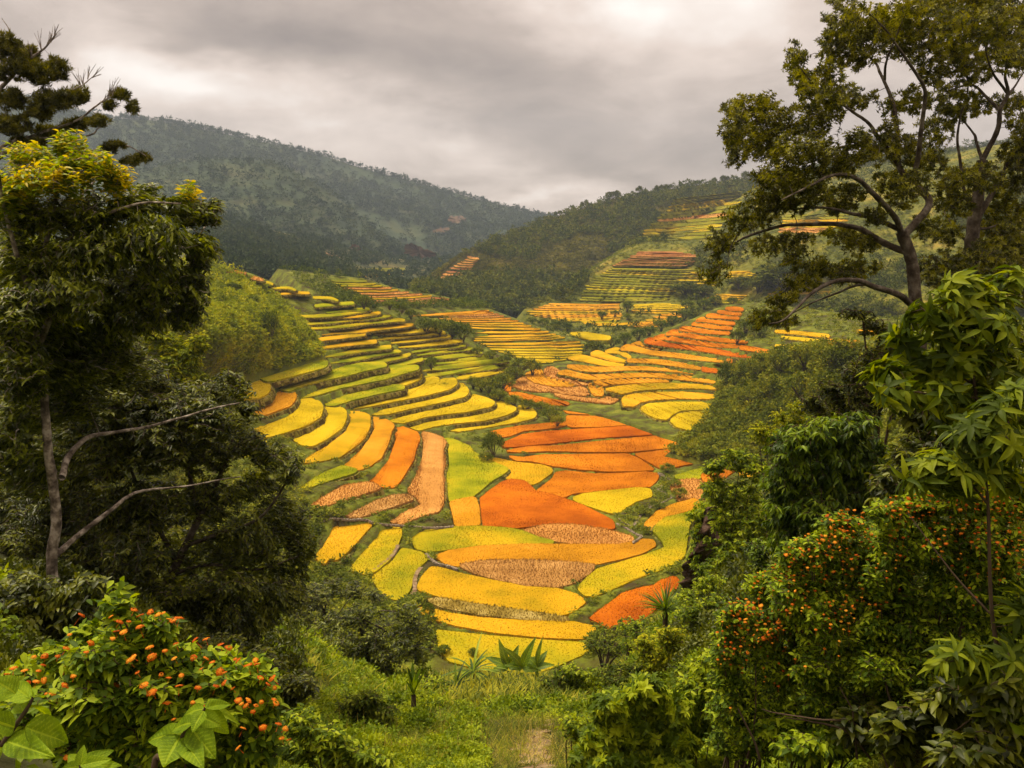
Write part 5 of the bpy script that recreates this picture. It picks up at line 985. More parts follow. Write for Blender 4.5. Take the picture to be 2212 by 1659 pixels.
    for l, r0, r1 in [(n3([(1940, 1040), (2040, 850), (2060, 710), (2110, 610), (2090, 500), (2100, 390), (2080, 200)]), .1, .02), (n3([(1935, 1030), (1900, 900), (1880, 860), (1800, 760), (1750, 700)]), .06, .015), (n3([(2060, 720), (1960, 620), (1870, 550), (1700, 590), (1620, 560)]), .06, .015),
                      (n3([(1890, 1450), (2050, 1180), (2100, 1080), (2180, 930), (2260, 820), (2350, 500)]), .11, .03), (n3([(1890, 1400), (1830, 1250), (1800, 1050), (1780, 900), (1800, 760), (1850, 550), (1800, 300)]), .07, .015), (n3([(1870, 560), (1800, 380), (1720, 200), (1700, 80)]), .05, .012), (n3([(2100, 600), (2000, 450), (1950, 250), (1900, 100)]), .05, .012), (n3([(2090, 640), (2180, 520), (2260, 380)]), .05, .012),
                      (n3([(1880, 1480), (1980, 1480), (2100, 1440), (2250, 1420)]), .06, .015), (n3([(1870, 1600), (1760, 1480), (1700, 1380), (1720, 1250)]), .05, .012)]:
        m = MB(); nodes.append(limb(m, e(l, Y, Y + RNG.uniform(-1.5, 1.5)), r0 * .7, r1 * .75)); m.build('limb', M_BARK, root, True, b)
    N = np.concatenate(nodes)
    cl = n3([(1620, 860, 34, 32), (1600, 1050, 28, 26), (1550, 300, 44, 46), (1640, 470, 36, 28), (1750, 230, 48, 52), (1700, 640, 42, 28), (1850, 450, 42, 36), (1900, 150, 56, 46), (2080, 150, 50, 46), (2000, 330, 42, 36), (2160, 400, 36, 32), (2100, 680, 32, 22), (1900, 680, 36, 22), (1730, 750, 28, 22), (1600, 60, 60, 40), (1780, -20, 80, 40), (2050, -30, 80, 40), (2260, 250, 50, 60),
              (1750, 1180, 38, 26), (1850, 1130, 36, 20), (1760, 1320, 42, 26), (1980, 1150, 36, 28), (2120, 1250, 36, 32), (2050, 1400, 50, 36), (2160, 1550, 42, 38), (1980, 1550, 40, 30), (1700, 1500, 40, 30), (2250, 1100, 40, 60), (2250, 800, 40, 50), (2150, 1000, 36, 30)]) + q3([(1700, 100, 60, 36), (2000, 60, 70, 46), (2200, 120, 60, 60), (1750, 260, 40, 40)])
    T = tips_in([(u, v, ru * 1.3, rv * 1.25, Y + RNG.uniform(-1.6, 1.6)) for u, v, ru, rv in cl], 0.0165, 1.2); tw = MB(); D = twigs_to(tw, N, T, 0.007); tr.V += tw.V; tr.F += [f + tr.n for f in tw.F]; tr.A += tw.A; tr.n += tw.n; tr.build('trunk', tmat, root, True, b)
    cr_ = MB(); whorls(cr_, T, D, 8, 0.095, 0.030, 'diamond', 0.5, 0.1, 3, 0.07, RNG.random(len(T))); cr_.build('crown', L_R, root, origin=b)
right_trees()
def left_trees():
    Y = 12.0; b = base_of(132, Y); root = thing('glossy_tree', 'left-hand tree with pale speckled trunk and yellow-green young leaves on top', 'tree', b)
    e = lambda l, y0, y1: [(a, c, y0 + (y1 - y0) * i / max(1, len(l) - 1)) for i, (a, c) in enumerate(l)]
    tr = MB(); nodes = []
    nodes.append(limb(tr, e([(135, 1420), (122, 1300), (112, 1200), (122, 1110), (107, 986), (97, 886), (90, 800), (80, 700), (85, 600), (110, 480), (130, 390), (140, 330)], Y, Y), 0.098, 0.016, 9)); tmat = M_PALEBARK
    for l, r0, r1, dy in [([(86, 740), (123, 666), (167, 643), (233, 626), (277, 606), (340, 560), (420, 520), (455, 470)], .05, .012, 1.5), ([(133, 1030), (150, 985), (190, 945), (250, 935), (330, 920), (430, 890), (520, 870)], .055, .012, 3), ([(118, 1200), (165, 1160), (240, 1100), (275, 1075), (310, 1060), (400, 1050), (520, 1030)], .05, .012, 3),
                          ([(84, 690), (40, 560), (10, 450), (0, 380)], .045, .012, -1), ([(110, 490), (180, 420), (220, 370)], .03, .01, 1), ([(95, 560), (200, 480), (300, 440), (390, 440)], .035, .01, -.8), ([(110, 500), (60, 420), (30, 340)], .03, .01, .6)]:
        m = MB(); nodes.append(limb(m, e(l, Y, Y + dy), r0, r1)); m.build('limb', M_PALEBARK, root, True, b)
    N = np.concatenate(nodes)
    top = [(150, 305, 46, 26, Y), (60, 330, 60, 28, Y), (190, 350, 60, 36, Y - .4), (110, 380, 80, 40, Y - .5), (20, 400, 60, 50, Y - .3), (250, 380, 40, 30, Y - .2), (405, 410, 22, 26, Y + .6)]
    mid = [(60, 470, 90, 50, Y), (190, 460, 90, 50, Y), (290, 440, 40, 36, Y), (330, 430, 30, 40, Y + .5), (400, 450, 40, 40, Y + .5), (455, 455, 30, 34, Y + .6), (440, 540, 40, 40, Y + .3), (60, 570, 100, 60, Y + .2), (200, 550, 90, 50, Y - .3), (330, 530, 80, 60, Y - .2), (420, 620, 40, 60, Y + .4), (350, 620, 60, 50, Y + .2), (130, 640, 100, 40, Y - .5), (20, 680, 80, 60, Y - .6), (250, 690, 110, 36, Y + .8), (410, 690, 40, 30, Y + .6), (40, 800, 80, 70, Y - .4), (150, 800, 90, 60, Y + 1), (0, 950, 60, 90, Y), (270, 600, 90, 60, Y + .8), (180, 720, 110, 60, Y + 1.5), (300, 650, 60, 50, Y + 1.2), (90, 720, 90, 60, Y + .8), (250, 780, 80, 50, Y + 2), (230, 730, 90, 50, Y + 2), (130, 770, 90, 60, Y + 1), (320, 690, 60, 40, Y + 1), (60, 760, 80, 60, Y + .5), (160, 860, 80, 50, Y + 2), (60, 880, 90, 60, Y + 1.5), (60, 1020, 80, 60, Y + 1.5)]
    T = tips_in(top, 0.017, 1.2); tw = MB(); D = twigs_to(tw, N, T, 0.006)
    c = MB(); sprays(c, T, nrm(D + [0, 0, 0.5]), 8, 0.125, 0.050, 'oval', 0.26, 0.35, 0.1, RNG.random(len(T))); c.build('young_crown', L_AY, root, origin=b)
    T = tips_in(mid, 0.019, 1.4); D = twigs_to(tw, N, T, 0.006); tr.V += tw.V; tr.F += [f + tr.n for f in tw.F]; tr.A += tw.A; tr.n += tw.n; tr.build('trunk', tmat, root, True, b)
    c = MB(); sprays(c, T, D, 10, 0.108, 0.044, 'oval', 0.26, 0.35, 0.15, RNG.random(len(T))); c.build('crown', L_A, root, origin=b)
    # dark tree filling the lower left
    Y = 16.5; b = base_of(330, Y); root = thing('dark_tree', 'dense dark tree spreading right from the left edge, under the yellow-topped one', 'tree', b); nodes = []
    tr = MB(); nodes.append(limb(tr, e([(330, 1420), (350, 1320), (372, 1240), (400, 1180), (430, 1120)], Y, Y), .13, .07, 8)); tmat = M_BARK
    for l, r0, r1, dy in [([(430, 1120), (470, 1040), (500, 960), (520, 880), (510, 830)], .06, .012, 1), ([(400, 1180), (480, 1150), (560, 1120), (620, 1040), (640, 990)], .05, .012, -1), ([(372, 1240), (450, 1220), (560, 1230), (650, 1200)], .05, .012, .5), ([(380, 1210), (320, 1100), (280, 1000), (260, 900)], .06, .012, -.5), ([(430, 1120), (400, 980), (380, 880), (360, 800)], .05, .012, .8), ([(350, 1320), (440, 1290), (540, 1260)], .05, .012, -1), ([(350, 1320), (240, 1240), (160, 1150), (100, 1080)], .05, .012, 1)]:
        m = MB(); nodes.append(limb(m, e(l, Y, Y + dy), r0, r1)); m.build('limb', M_BARK, root, True, b)
    N = np.concatenate(nodes)
    cl = [(500, 825, 40, 30), (440, 850, 50, 36), (535, 890, 40, 28), (470, 910, 60, 40), (350, 860, 70, 50), (260, 880, 70, 60), (540, 960, 44, 36), (440, 980, 70, 50), (330, 970, 80, 60), (220, 990, 60, 60), (600, 985, 50, 34), (630, 1020, 28, 28), (560, 1050, 60, 40), (450, 1080, 80, 50), (330, 1090, 80, 60), (220, 1110, 70, 60), (610, 1120, 60, 46), (650, 1180, 40, 46), (530, 1170, 80, 60), (410, 1190, 80, 60), (280, 1210, 80, 60), (600, 1240, 70, 44), (480, 1270, 90, 50), (340, 1290, 90, 50), (200, 1260, 60, 80), (60, 1130, 60, 100), (40, 1280, 60, 80), (560, 1320, 70, 50), (420, 1360, 80, 50), (270, 1370, 70, 50), (180, 900, 90, 70), (120, 1000, 90, 80), (300, 800, 70, 40), (400, 900, 80, 50), (150, 1100, 90, 80), (30, 1050, 90, 90), (130, 1200, 90, 80), (0, 1180, 80, 90), (620, 1290, 50, 40), (500, 1350, 90, 50), (150, 1350, 90, 60)]
    T = tips_in([(u, v, ru, rv, Y + RNG.uniform(-1.2, 1.6)) for u, v, ru, rv in cl], 0.018, 1.7); tw = MB(); D = twigs_to(tw, N, T, 0.007); tr.V += tw.V; tr.F += [f + tr.n for f in tw.F]; tr.A += tw.A; tr.n += tw.n; tr.build('trunk', tmat, root, True, b)
    c = MB(); sprays(c, T, D, 12, 0.125, 0.050, 'diamond', 0.36, 0.3, 0.45, RNG.random(len(T))); c.build('crown', L_B, root, origin=b)
    # airy needle-leaved tree behind, top left
    Y = 25.0; b = base_of(-170, Y); root = thing('needle_tree', 'airy needle-leaved tree with bare grey twig ends against the sky, top left', 'tree', b); nodes = []
    tr = MB(); nodes.append(limb(tr, e([(-170, 1150), (-150, 800), (-110, 500), (-60, 330), (-30, 210), (-10, 60)], Y, Y), .22, .04, 8)); tmat = M_BARK
    for l, r0, r1 in [([(-50, 260), (0, 193), (20, 173), (57, 133), (90, 110), (105, 95), (117, 77)], .07, .012), ([(-90, 420), (0, 340), (50, 283), (60, 247), (93, 230), (133, 203), (173, 187), (200, 167)], .07, .012), ([(-80, 400), (0, 320), (63, 297), (110, 280), (167, 260), (207, 230), (233, 213), (273, 200)], .06, .012), ([(63, 297), (150, 300), (200, 290), (213, 277), (240, 267)], .035, .01), ([(0, 330), (120, 320), (213, 327), (267, 313), (327, 343)], .05, .01), ([(-60, 330), (-20, 240), (0, 225), (60, 212), (110, 172)], .045, .01), ([(-20, 160), (10, 110), (20, 70), (4, 40)], .03, .01)]:
        m = MB(); nodes.append(limb(m, e(l, Y, Y + RNG.uniform(-1, 1)), r0, r1)); m.build('limb', M_PALEBARK, root, True, b)
    for (u, v, du, dv) in [(100, 100, 20, -34), (110, 92, 6, -26), (90, 110, -8, -40), (117, 80, 6, -20), (190, 172, 6, -24), (200, 168, 20, -14), (180, 185, -4, -30), (233, 212, 14, -36), (220, 222, 22, -24), (243, 208, 6, -30), (175, 190, -14, -34), (70, 125, -10, -36)]:
        bare = MB()
        for s in range(5):
            a = RNG.uniform(-14, 14, 2); limb(bare, [(u, v, Y), (u + du * .5 + a[0] * .3, v + dv * .5 + a[1] * .3, Y), (u + du + a[0], v + dv + a[1] * .7, Y)], .016, .005, 4, 6, 0)
        bare.build('bare_twig', M_PALEBARK, root, True, b)
    N = np.concatenate(nodes)
    cl = [(15, 95, 30, 26), (55, 120, 34, 22), (30, 150, 50, 26), (120, 150, 34, 26), (85, 160, 30, 24), (120, 215, 52, 26), (170, 205, 26, 20), (85, 240, 34, 22), (20, 215, 40, 26), (25, 270, 50, 22), (260, 205, 24, 14), (285, 232, 16, 12), (235, 228, 16, 10), (215, 262, 30, 12), (160, 270, 36, 14), (105, 285, 40, 14), (245, 318, 30, 12), (310, 342, 22, 9), (280, 350, 20, 10), (60, 310, 50, 16)]
    T = tips_in([(u, v, ru, rv, Y + RNG.uniform(-.6, .6)) for u, v, ru, rv in cl], 0.03, 1.2); tw = MB(); D = twigs_to(tw, N, T, 0.006); tr.V += tw.V; tr.F += [f + tr.n for f in tw.F]; tr.A += tw.A; tr.n += tw.n; tr.build('trunk', tmat, root, True, b)
    c = MB(); whorls(c, T, nrm(D + [0, 0, 0.3]), 12, 0.17, 0.028, 'diamond', 0.7, 0.05, 3, 0.07, RNG.random(len(T))); c.build('crown', L_C, root, origin=b)
    # smaller trees at the foot of the slope
    for nm, lab, Y, trunk, cl in [
        ('round_tree', 'rounded small-leaved tree standing before the golden fields, left of the bananas', 33, [(800, 1500), (800, 1440), (785, 1380), (770, 1330)], [(880, 1325, 36, 26), (905, 1370, 36, 34), (900, 1415, 36, 30), (850, 1350, 46, 34), (840, 1410, 50, 40), (790, 1390, 50, 46), (740, 1400, 50, 40), (780, 1330, 46, 30), (810, 1450, 50, 30), (720, 1350, 44, 34)]),
        ('round_tree', 'olive bushy tree between the dark tree and the slanting golden strips', 36, [(690, 1480), (690, 1400), (700, 1320)], [(720, 1270, 46, 24), (770, 1275, 36, 22), (680, 1290, 44, 30), (640, 1330, 40, 36), (700, 1340, 50, 36), (660, 1390, 46, 36), (620, 1410, 40, 40), (810, 1290, 26, 18)]),
        ('thorn_tree', 'dark low tree at the bottom of the dark tree, above the orange lantana', 26, [(560, 1540), (565, 1480), (590, 1410)], [(520, 1400, 50, 36), (590, 1390, 50, 36), (640, 1440, 50, 36), (560, 1450, 60, 40), (690, 1470, 44, 30), (620, 1500, 60, 34), (500, 1460, 50, 36)])]:
        b = base_of(trunk[0][0], Y); root = thing(nm, lab, 'tree', b); tr = MB(); N = [limb(tr, e(trunk, Y, Y), .14, .05, 7)]; tmat = M_BARK
        for i in range(6):
            u, v, ru, rv = cl[i % len(cl)]; s = trunk[-1 - (i % 2)]; m = MB(); N.append(limb(m, [(s[0], s[1], Y), ((s[0] + u) / 2, (s[1] + v) / 2 - 8, Y + RNG.uniform(-.5, .5)), (u, v, Y + RNG.uniform(-1, 1))], .05, .012, 5)); m.build('limb', M_BARK, root, True, b)
        N = np.concatenate(N); T = tips_in([(u, v, ru, rv, Y + RNG.uniform(-1, 1)) for u, v, ru, rv in cl], 0.022, 1.5); tw = MB(); D = twigs_to(tw, N, T, 0.01); tr.V += tw.V; tr.F += [f + tr.n for f in tw.F]; tr.A += tw.A; tr.n += tw.n; tr.build('trunk', tmat, root, True, b)
        c = MB(); sprays(c, T, D, 9, 0.19, 0.085, 'diamond', 0.45, 0.3, 0.2, RNG.random(len(T))); c.build('crown', L_B if 'dark' in lab else L_WEED if 'olive' in lab else L_A, root, origin=b)
left_trees()

# ------------------------------------------------------------------ near shrubs, flowers, grass
def leafy(name, label, cat, ell, base, leafm, L, Wd, style='spray', dens=0.02, n=8, depthk=1.4, kind='diamond', stemr=0.012, jit=0.0, group=None, droop=0.4, down=0.3, ln=0.25, nstem=9):
    """shrub: stems fan from the base into image ellipsoids, twigs and leaves at their tips"""
    b = np.asarray(base, float); root = thing(name, label, cat, b, group); st = MB(); nodes = []
    ell = [(u, v, ru, rv, y + RNG.uniform(-jit, jit)) for u, v, ru, rv, y in ell]
    for i in range(max(nstem, len(ell))):
        u, v, ru, rv, y = ell[i % len(ell)]; c = at(u + RNG.uniform(-.4, .4) * ru, v + RNG.uniform(-.3, .3) * rv, y); s = b + np.array([RNG.normal(0, .08), RNG.normal(0, .08), -0.1])
        P = spline([s, s * 0.55 + c * 0.45 + [RNG.normal(0, .05), RNG.normal(0, .05), 0.12 * np.linalg.norm(c - s)], c], 9); tube(st, P, np.linspace(stemr, stemr * .35, 9), 5, RNG.random(), 0.06); nodes.append(P[3:])
    T = tips_in(ell, dens, depthk); T[:, 2] = np.maximum(T[:, 2], ground_z(T[:, 0], T[:, 1]) + 0.03); D = twigs_to(st, np.concatenate(nodes), T, stemr * .28)
    st.build('stems', M_TWIG, root, True, b)
    c = MB(); va = RNG.random(len(T))
    if style == 'spray': sprays(c, T, D, n, L, Wd, kind, ln, droop, down, va)
    else: whorls(c, T, D, n, L, Wd, kind, 0.45, droop, 2, L * .4, va)
    c.build('foliage', leafm, root, origin=b); return root, T
def right_bank():
    Y = 14.0
    leafy('leafy_shrub', 'dense fresh-green shrub with drooping pointed leaves on the right bank', 'shrub', [(1720, 960, 70, 50, Y), (1790, 930, 70, 40, Y), (1850, 910, 50, 30, Y), (1700, 1030, 60, 50, Y), (1780, 1010, 90, 60, Y), (1870, 990, 60, 60, Y + .4), (1690, 1100, 50, 50, Y), (1770, 1100, 70, 50, Y), (1850, 1090, 60, 50, Y + .4), (1720, 1170, 70, 40, Y), (1820, 1160, 70, 40, Y + .5)],
          base_of(1780, Y + .6), L_BUSH, 0.15, 0.05, 'spray', 0.020, 9, 1.4, 'oval', 0.02, 0.3, down=0.7)
    leafy('bush', 'olive green small-leaved bush above the rock outcrop', 'bush', [(1540, 1010, 30, 24, 26), (1590, 990, 36, 30, 26), (1630, 1010, 36, 36, 26), (1550, 1060, 44, 36, 26), (1610, 1070, 46, 40, 26), (1570, 1120, 46, 36, 26), (1640, 1130, 50, 40, 26), (1600, 1180, 60, 44, 26), (1560, 1230, 60, 40, 27)],
          base_of(1600, 26.5), L_WEED, 0.15, 0.075, 'spray', 0.026, 9, 1.4, 'diamond', 0.025, 0.4)
    leafy('bush', 'pale yellow-green bush with whitish flower tips under the dark right-hand tree', 'bush', [(1640, 930, 30, 24, 24), (1690, 905, 36, 26, 24), (1725, 880, 30, 22, 24), (1680, 945, 50, 30, 24), (1740, 920, 40, 30, 24)], base_of(1690, 24.5), L_SLOPE, 0.12, 0.06, 'spray', 0.024, 8, 1.4, 'diamond', 0.02, 0.4)
    leafy('dark_tree', 'small dark brown-green tree under the low arching branch of the right tree', 'tree', [(1800, 835, 36, 22, 19), (1870, 860, 60, 40, 19), (1800, 885, 50, 40, 19), (1860, 805, 50, 34, 19), (1900, 770, 40, 24, 19), (1750, 870, 30, 22, 19), (1890, 705, 44, 18, 19), (1850, 678, 46, 14, 19), (1930, 730, 40, 30, 19), (1950, 830, 40, 40, 19)],
          base_of(1900, 19.5), L_B, 0.13, 0.055, 'spray', 0.022, 9, 1.4, 'diamond', 0.05, 0.3)
    leafy('leafy_shrub', 'dark tall shrub thicket behind the big-leaved sapling at the right edge', 'shrub', [(1980, 880, 70, 60, 12), (2080, 900, 80, 70, 12), (2180, 850, 70, 80, 12), (2000, 980, 80, 60, 12), (2120, 1000, 90, 60, 12), (2210, 960, 70, 90, 12), (1930, 1050, 60, 50, 12), (2050, 1080, 90, 50, 12), (2190, 760, 60, 60, 12.5), (2100, 780, 60, 50, 12.5)],
          base_of(2080, 12.5), L_B, 0.15, 0.06, 'spray', 0.014, 9, 1.4, 'oval', 0.03, 0.3)
    for k, (lab, cl, Y, m, L) in enumerate([('light green herb clump to the right of the spiky palm-like plant', [(1500, 1320, 44, 30), (1550, 1300, 40, 30), (1530, 1360, 50, 36), (1590, 1340, 40, 36)], 20, L_WEED, .12),
                                    ('yellow-green herb clump just below the spiky palm-like plant', [(1400, 1390, 46, 28), (1450, 1375, 44, 28), (1480, 1420, 50, 36), (1420, 1430, 50, 30)], 19, L_SLOPE, .12),
                                    ('leafy herb clump with whorled leaf tips right of the dirt path', [(1330, 1530, 60, 40), (1390, 1500, 50, 40), (1440, 1540, 60, 46), (1370, 1580, 70, 46), (1450, 1610, 60, 40), (1300, 1600, 50, 40), (1340, 1650, 70, 34), (1440, 1660, 60, 34), (1270, 1640, 40, 30)], 8.5, L_WEED, .09),
                                    ('soft green bush at the left foot of the big flowering lantana', [(1530, 1440, 44, 36), (1500, 1490, 46, 36), (1560, 1500, 46, 36), (1540, 1560, 60, 40), (1480, 1570, 50, 40)], 9, L_WEED, .09),
                                    ('rounded bush below the banana plants', [(1130, 1490, 50, 22), (1190, 1480, 46, 24), (1090, 1510, 50, 24), (1230, 1505, 50, 26), (1160, 1530, 60, 26)], 27, L_GULLY, .16),
                                    ('small round bush at the corner of the red-orange field', [(1290, 1390, 30, 20), (1320, 1370, 30, 22), (1340, 1400, 36, 24)], 58, L_GULLY, .25),
                                    ('bushy clump at the right end of the lowest rice field', [(1360, 1350, 30, 20), (1390, 1360, 40, 26), (1370, 1390, 46, 24)], 40, L_WEED, .2),
                                    ('bushy clump on the bank beneath the rock outcrop', [(1480, 1290, 36, 22), (1530, 1260, 40, 26), (1590, 1270, 46, 30), (1640, 1240, 46, 36), (1560, 1310, 40, 24)], 23, L_WEED, .13),
                                    ('leafy clump between the fresh-green shrub and the flowering lantana', [(1640, 1190, 40, 30), (1690, 1180, 40, 26), (1720, 1150, 40, 26), (1660, 1230, 46, 30)], 18, L_BUSH, .12)]):
        u = np.mean([c[0] for c in cl]); leafy('herb_clump' if 'herb' in lab else 'bush', lab, 'herb' if 'herb' in lab else 'bush', [c + (Y,) for c in cl], base_of(u, Y + .3), m, L, L * .5, 'whorl' if 'whorl' in lab else 'spray', 0.020 if Y < 12 else 0.026, 8, 1.5, 'diamond' if Y > 12 else 'oval', .012 * Y / 10, .02 * Y)
    for k, (lab, cl, Y, m, L) in enumerate([('weedy clump just right of the left lantana, among grass', [(650, 1560, 50, 40), (700, 1590, 50, 40), (640, 1620, 50, 36)], 8.5, L_WEED, .08), ('low broad weed clump at the bottom edge, between lantana and dirt path', [(740, 1625, 50, 34), (800, 1640, 50, 30)], 8.2, L_WEED, .09),
                                    ('dark round herb clump under the small round tree', [(760, 1530, 44, 30), (820, 1545, 44, 30), (790, 1510, 40, 24)], 15, L_GULLY, .11), ('grassy herb clump behind the agave', [(930, 1480, 40, 24), (960, 1500, 36, 24)], 25, L_WEED, .14),
                                    ('light green bush right of the bananas', [(1230, 1450, 40, 22), (1270, 1460, 40, 24), (1250, 1480, 44, 22)], 27, L_WEED, .15), ('mid-green bush below the round corner bush', [(1320, 1450, 44, 24), (1370, 1445, 40, 26), (1340, 1475, 50, 24)], 22, L_GULLY, .13),
                                    ('pale herb clump beside the dirt path', [(1240, 1560, 40, 26), (1270, 1580, 36, 26)], 9.5, L_WEED, .07), ('dark shrub thicket at the left frame edge behind the lantana', [(60, 1290, 80, 60), (140, 1330, 70, 50), (20, 1370, 80, 60), (190, 1270, 50, 40), (-40, 1300, 60, 60)], 8.5, L_B, .10),  # thicket added to darken the left edge; its dark leaves stand in for shade
                                    ('shaded fern-like clump between the dark tree and the left lantana', [(480, 1400, 60, 36), (560, 1430, 60, 36), (640, 1480, 50, 34), (590, 1490, 60, 34)], 13, L_B, .11)]):
        u = np.mean([c[0] for c in cl]); leafy('herb_clump' if 'clump' in lab else 'bush', lab, 'herb' if 'clump' in lab else 'bush', [c + (Y,) for c in cl], base_of(u, Y + .3), m, L, L * .5, 'spray', 0.020 if Y < 12 else 0.026, 8, 1.5, 'diamond' if Y > 12 else 'oval', .012 * Y / 10, .02 * Y)
    # rock outcrop
    b = base_of(1525, 29.0); root = thing('rock_outcrop', 'steep brown rock outcrop with overhanging plants beside the lime sickle field', 'rock', b)
    n, m = 90, 70; mb = MB(); V = []
    for i in range(m):
        f = i / (m - 1); v = 1330 - 235 * f; hw = 46 * (1 - 0.25 * f ** 2) * (1 if f < .9 else (1 - (f - .9) * 6))
        for j in range(n):
            t = j / n * 2 * math.pi; u = 1540 + hw * math.cos(t); P = at(u, v, 29 + 1.3 * math.sin(t))
            V.append(P + nrm(np.array([math.cos(t), math.sin(t), 0])) * (0.85 * vnoise(P[0] * 1.1 + 3, P[2] * .7 + P[1] * 1.3, 3) + 0.40 * abs(vnoise(P[0] * 3.1, P[2] * 1.6 + P[1] * 2.5, 3)) + 0.16 * vnoise(P[0] * 8, P[2] * 8 + P[1] * 5, 3)))
    F = []
    for i in range(m - 1):
        for j in range(n): a, b2, c, d = i * n + j, i * n + (j + 1) % n, (i + 1) * n + (j + 1) % n, (i + 1) * n + j; F += [(a, b2, c), (a, c, d)]
    V.append(np.mean(V[-n:], 0) + [0, 0, .1]); F += [((m - 1) * n + j, (m - 1) * n + (j + 1) % n, len(V) - 1) for j in range(n)]
    mb.add(V, F); mb.build('rock', M_ROCK, root, origin=b)
    T = tips_in([(1540, 1095, 36, 16, 28.6), (1570, 1130, 30, 30, 28.2), (1515, 1150, 22, 24, 28), (1560, 1190, 30, 30, 27.8), (1590, 1230, 40, 36, 27.8), (1505, 1110, 20, 12, 28.2), (1500, 1200, 14, 26, 27.9), (1530, 1170, 18, 16, 27.6), (1560, 1260, 30, 24, 27.5), (1500, 1290, 24, 16, 28), (1540, 1240, 20, 20, 27.6)], .04, 1.2); c = MB(); sprays(c, T, nrm(RNG.normal(0, .5, T.shape) + [0, -.3, .2]), 8, .16, .07, 'diamond', .25, .5, .6, RNG.random(len(T))); c.build('clinging_plants', L_WEED, root, origin=b)
    # big-leaved saplings
    def sapling(label, stem, side, Y, tipsets, L, Wd, n, base_r, lm=L_T):
        b = base_of(stem[0][0], Y); root = thing('sapling', label, 'sapling', b); st = MB(); gb = np.array([[stem[0][0], stem[0][1], Y]])
        P0 = at(gb[:, 0], gb[:, 1], gb[:, 2])[0]; pre = np.array([b[0], b[1], min(b[2], P0[2] - .05)])
        p = np.array([(u, v, Y) for u, v in stem]); P = spline(np.concatenate([[pre], at(p[:, 0], p[:, 1], p[:, 2])]), 50); tube(st, P, np.linspace(base_r, base_r * .25, 50), 8, .5, .08); nodes = [P]
        for s in side:
            sp = np.array([(u, v, Y + dy) for u, v, dy in s]); Q = spline(at(sp[:, 0], sp[:, 1], sp[:, 2]), 16); tube(st, Q, np.linspace(base_r * .45, base_r * .14, 16), 6, .5, .05); nodes.append(Q)
        tw = st
        T = tips_in([(u, v, ru, rv, Y + dy) for u, v, ru, rv, dy in tipsets], 0.0062, 1.6); D = twigs_to(tw, np.concatenate(nodes), T, base_r * .16); st.build('stem', M_TWIG, root, True, b)
        c = MB(); whorls(c, T, nrm(D + [0, 0, .4]), n, L, Wd, 'lance', 0.30, 0.6, 1, .02, RNG.random(len(T))); c.build('foliage', lm, root, origin=b)
    sapling('tall sapling with large soft light green leaves at the right edge, below the big trees', [(2122, 1040), (2118, 920), (2111, 870), (2098, 786), (2091, 703), (2088, 613)],
            [[(2104, 830, 0), (2010, 780, .2), (1930, 740, .3)], [(2095, 740, 0), (2020, 690, -.1), (1985, 660, -.2)], [(2110, 860, 0), (2000, 850, -.2), (1910, 830, -.3)], [(2095, 720, 0), (2160, 660, .2), (2230, 620, .3)], [(2112, 880, 0), (2180, 830, .2), (2240, 800, .3)]], 5.2,
            [(2085, 610, 40, 20, 0), (2060, 640, 50, 26, 0), (2130, 640, 50, 26, .1), (2180, 600, 40, 26, .2), (2000, 680, 40, 26, -.1), (2150, 700, 70, 36, 0), (2050, 710, 50, 30, 0), (1960, 735, 40, 24, .1), (1990, 790, 50, 30, .2), (2070, 780, 50, 40, 0), (2160, 780, 60, 40, .1), (1920, 800, 36, 24, 0), (1930, 850, 40, 26, -.2), (2020, 850, 60, 30, -.1), (2140, 860, 60, 36, .1), (2060, 900, 50, 30, .1), (2200, 900, 50, 50, .2)], 0.118, 0.042, 5, 0.018)
    sapling('thin brown-stemmed sapling with lance-shaped leaves before the flowering lantana', [(2168, 1690), (2165, 1600), (2161, 1490), (2155, 1406), (2141, 1306), (2135, 1106), (2130, 1026), (2141, 953), (2151, 880)],
            [[(2139, 1326, 0), (2068, 1250, .1), (2008, 1172, .2), (1960, 1106, .3)], [(2161, 1500, 0), (2108, 1466, -.1), (2068, 1426, -.15)], [(2135, 1090, 0), (2080, 1030, 0), (2020, 1010, 0)], [(2140, 960, 0), (2180, 910, .1), (2210, 850, .1)]], 4.3,
            [(2155, 880, 40, 24, 0), (2190, 850, 30, 24, .1), (2110, 930, 60, 26, 0), (2170, 960, 60, 30, 0), (2040, 1000, 50, 20, 0), (2100, 1010, 60, 24, 0), (1990, 1030, 40, 18, 0), (2060, 1050, 50, 20, .1), (2190, 1040, 40, 30, .1), (2070, 1420, 50, 30, -.15), (2110, 1460, 40, 24, -.1), (2190, 1440, 40, 40, -.1), (2200, 1320, 30, 40, 0), (2150, 1520, 36, 30, -.1)], 0.115, 0.034, 6, 0.018)
right_bank()
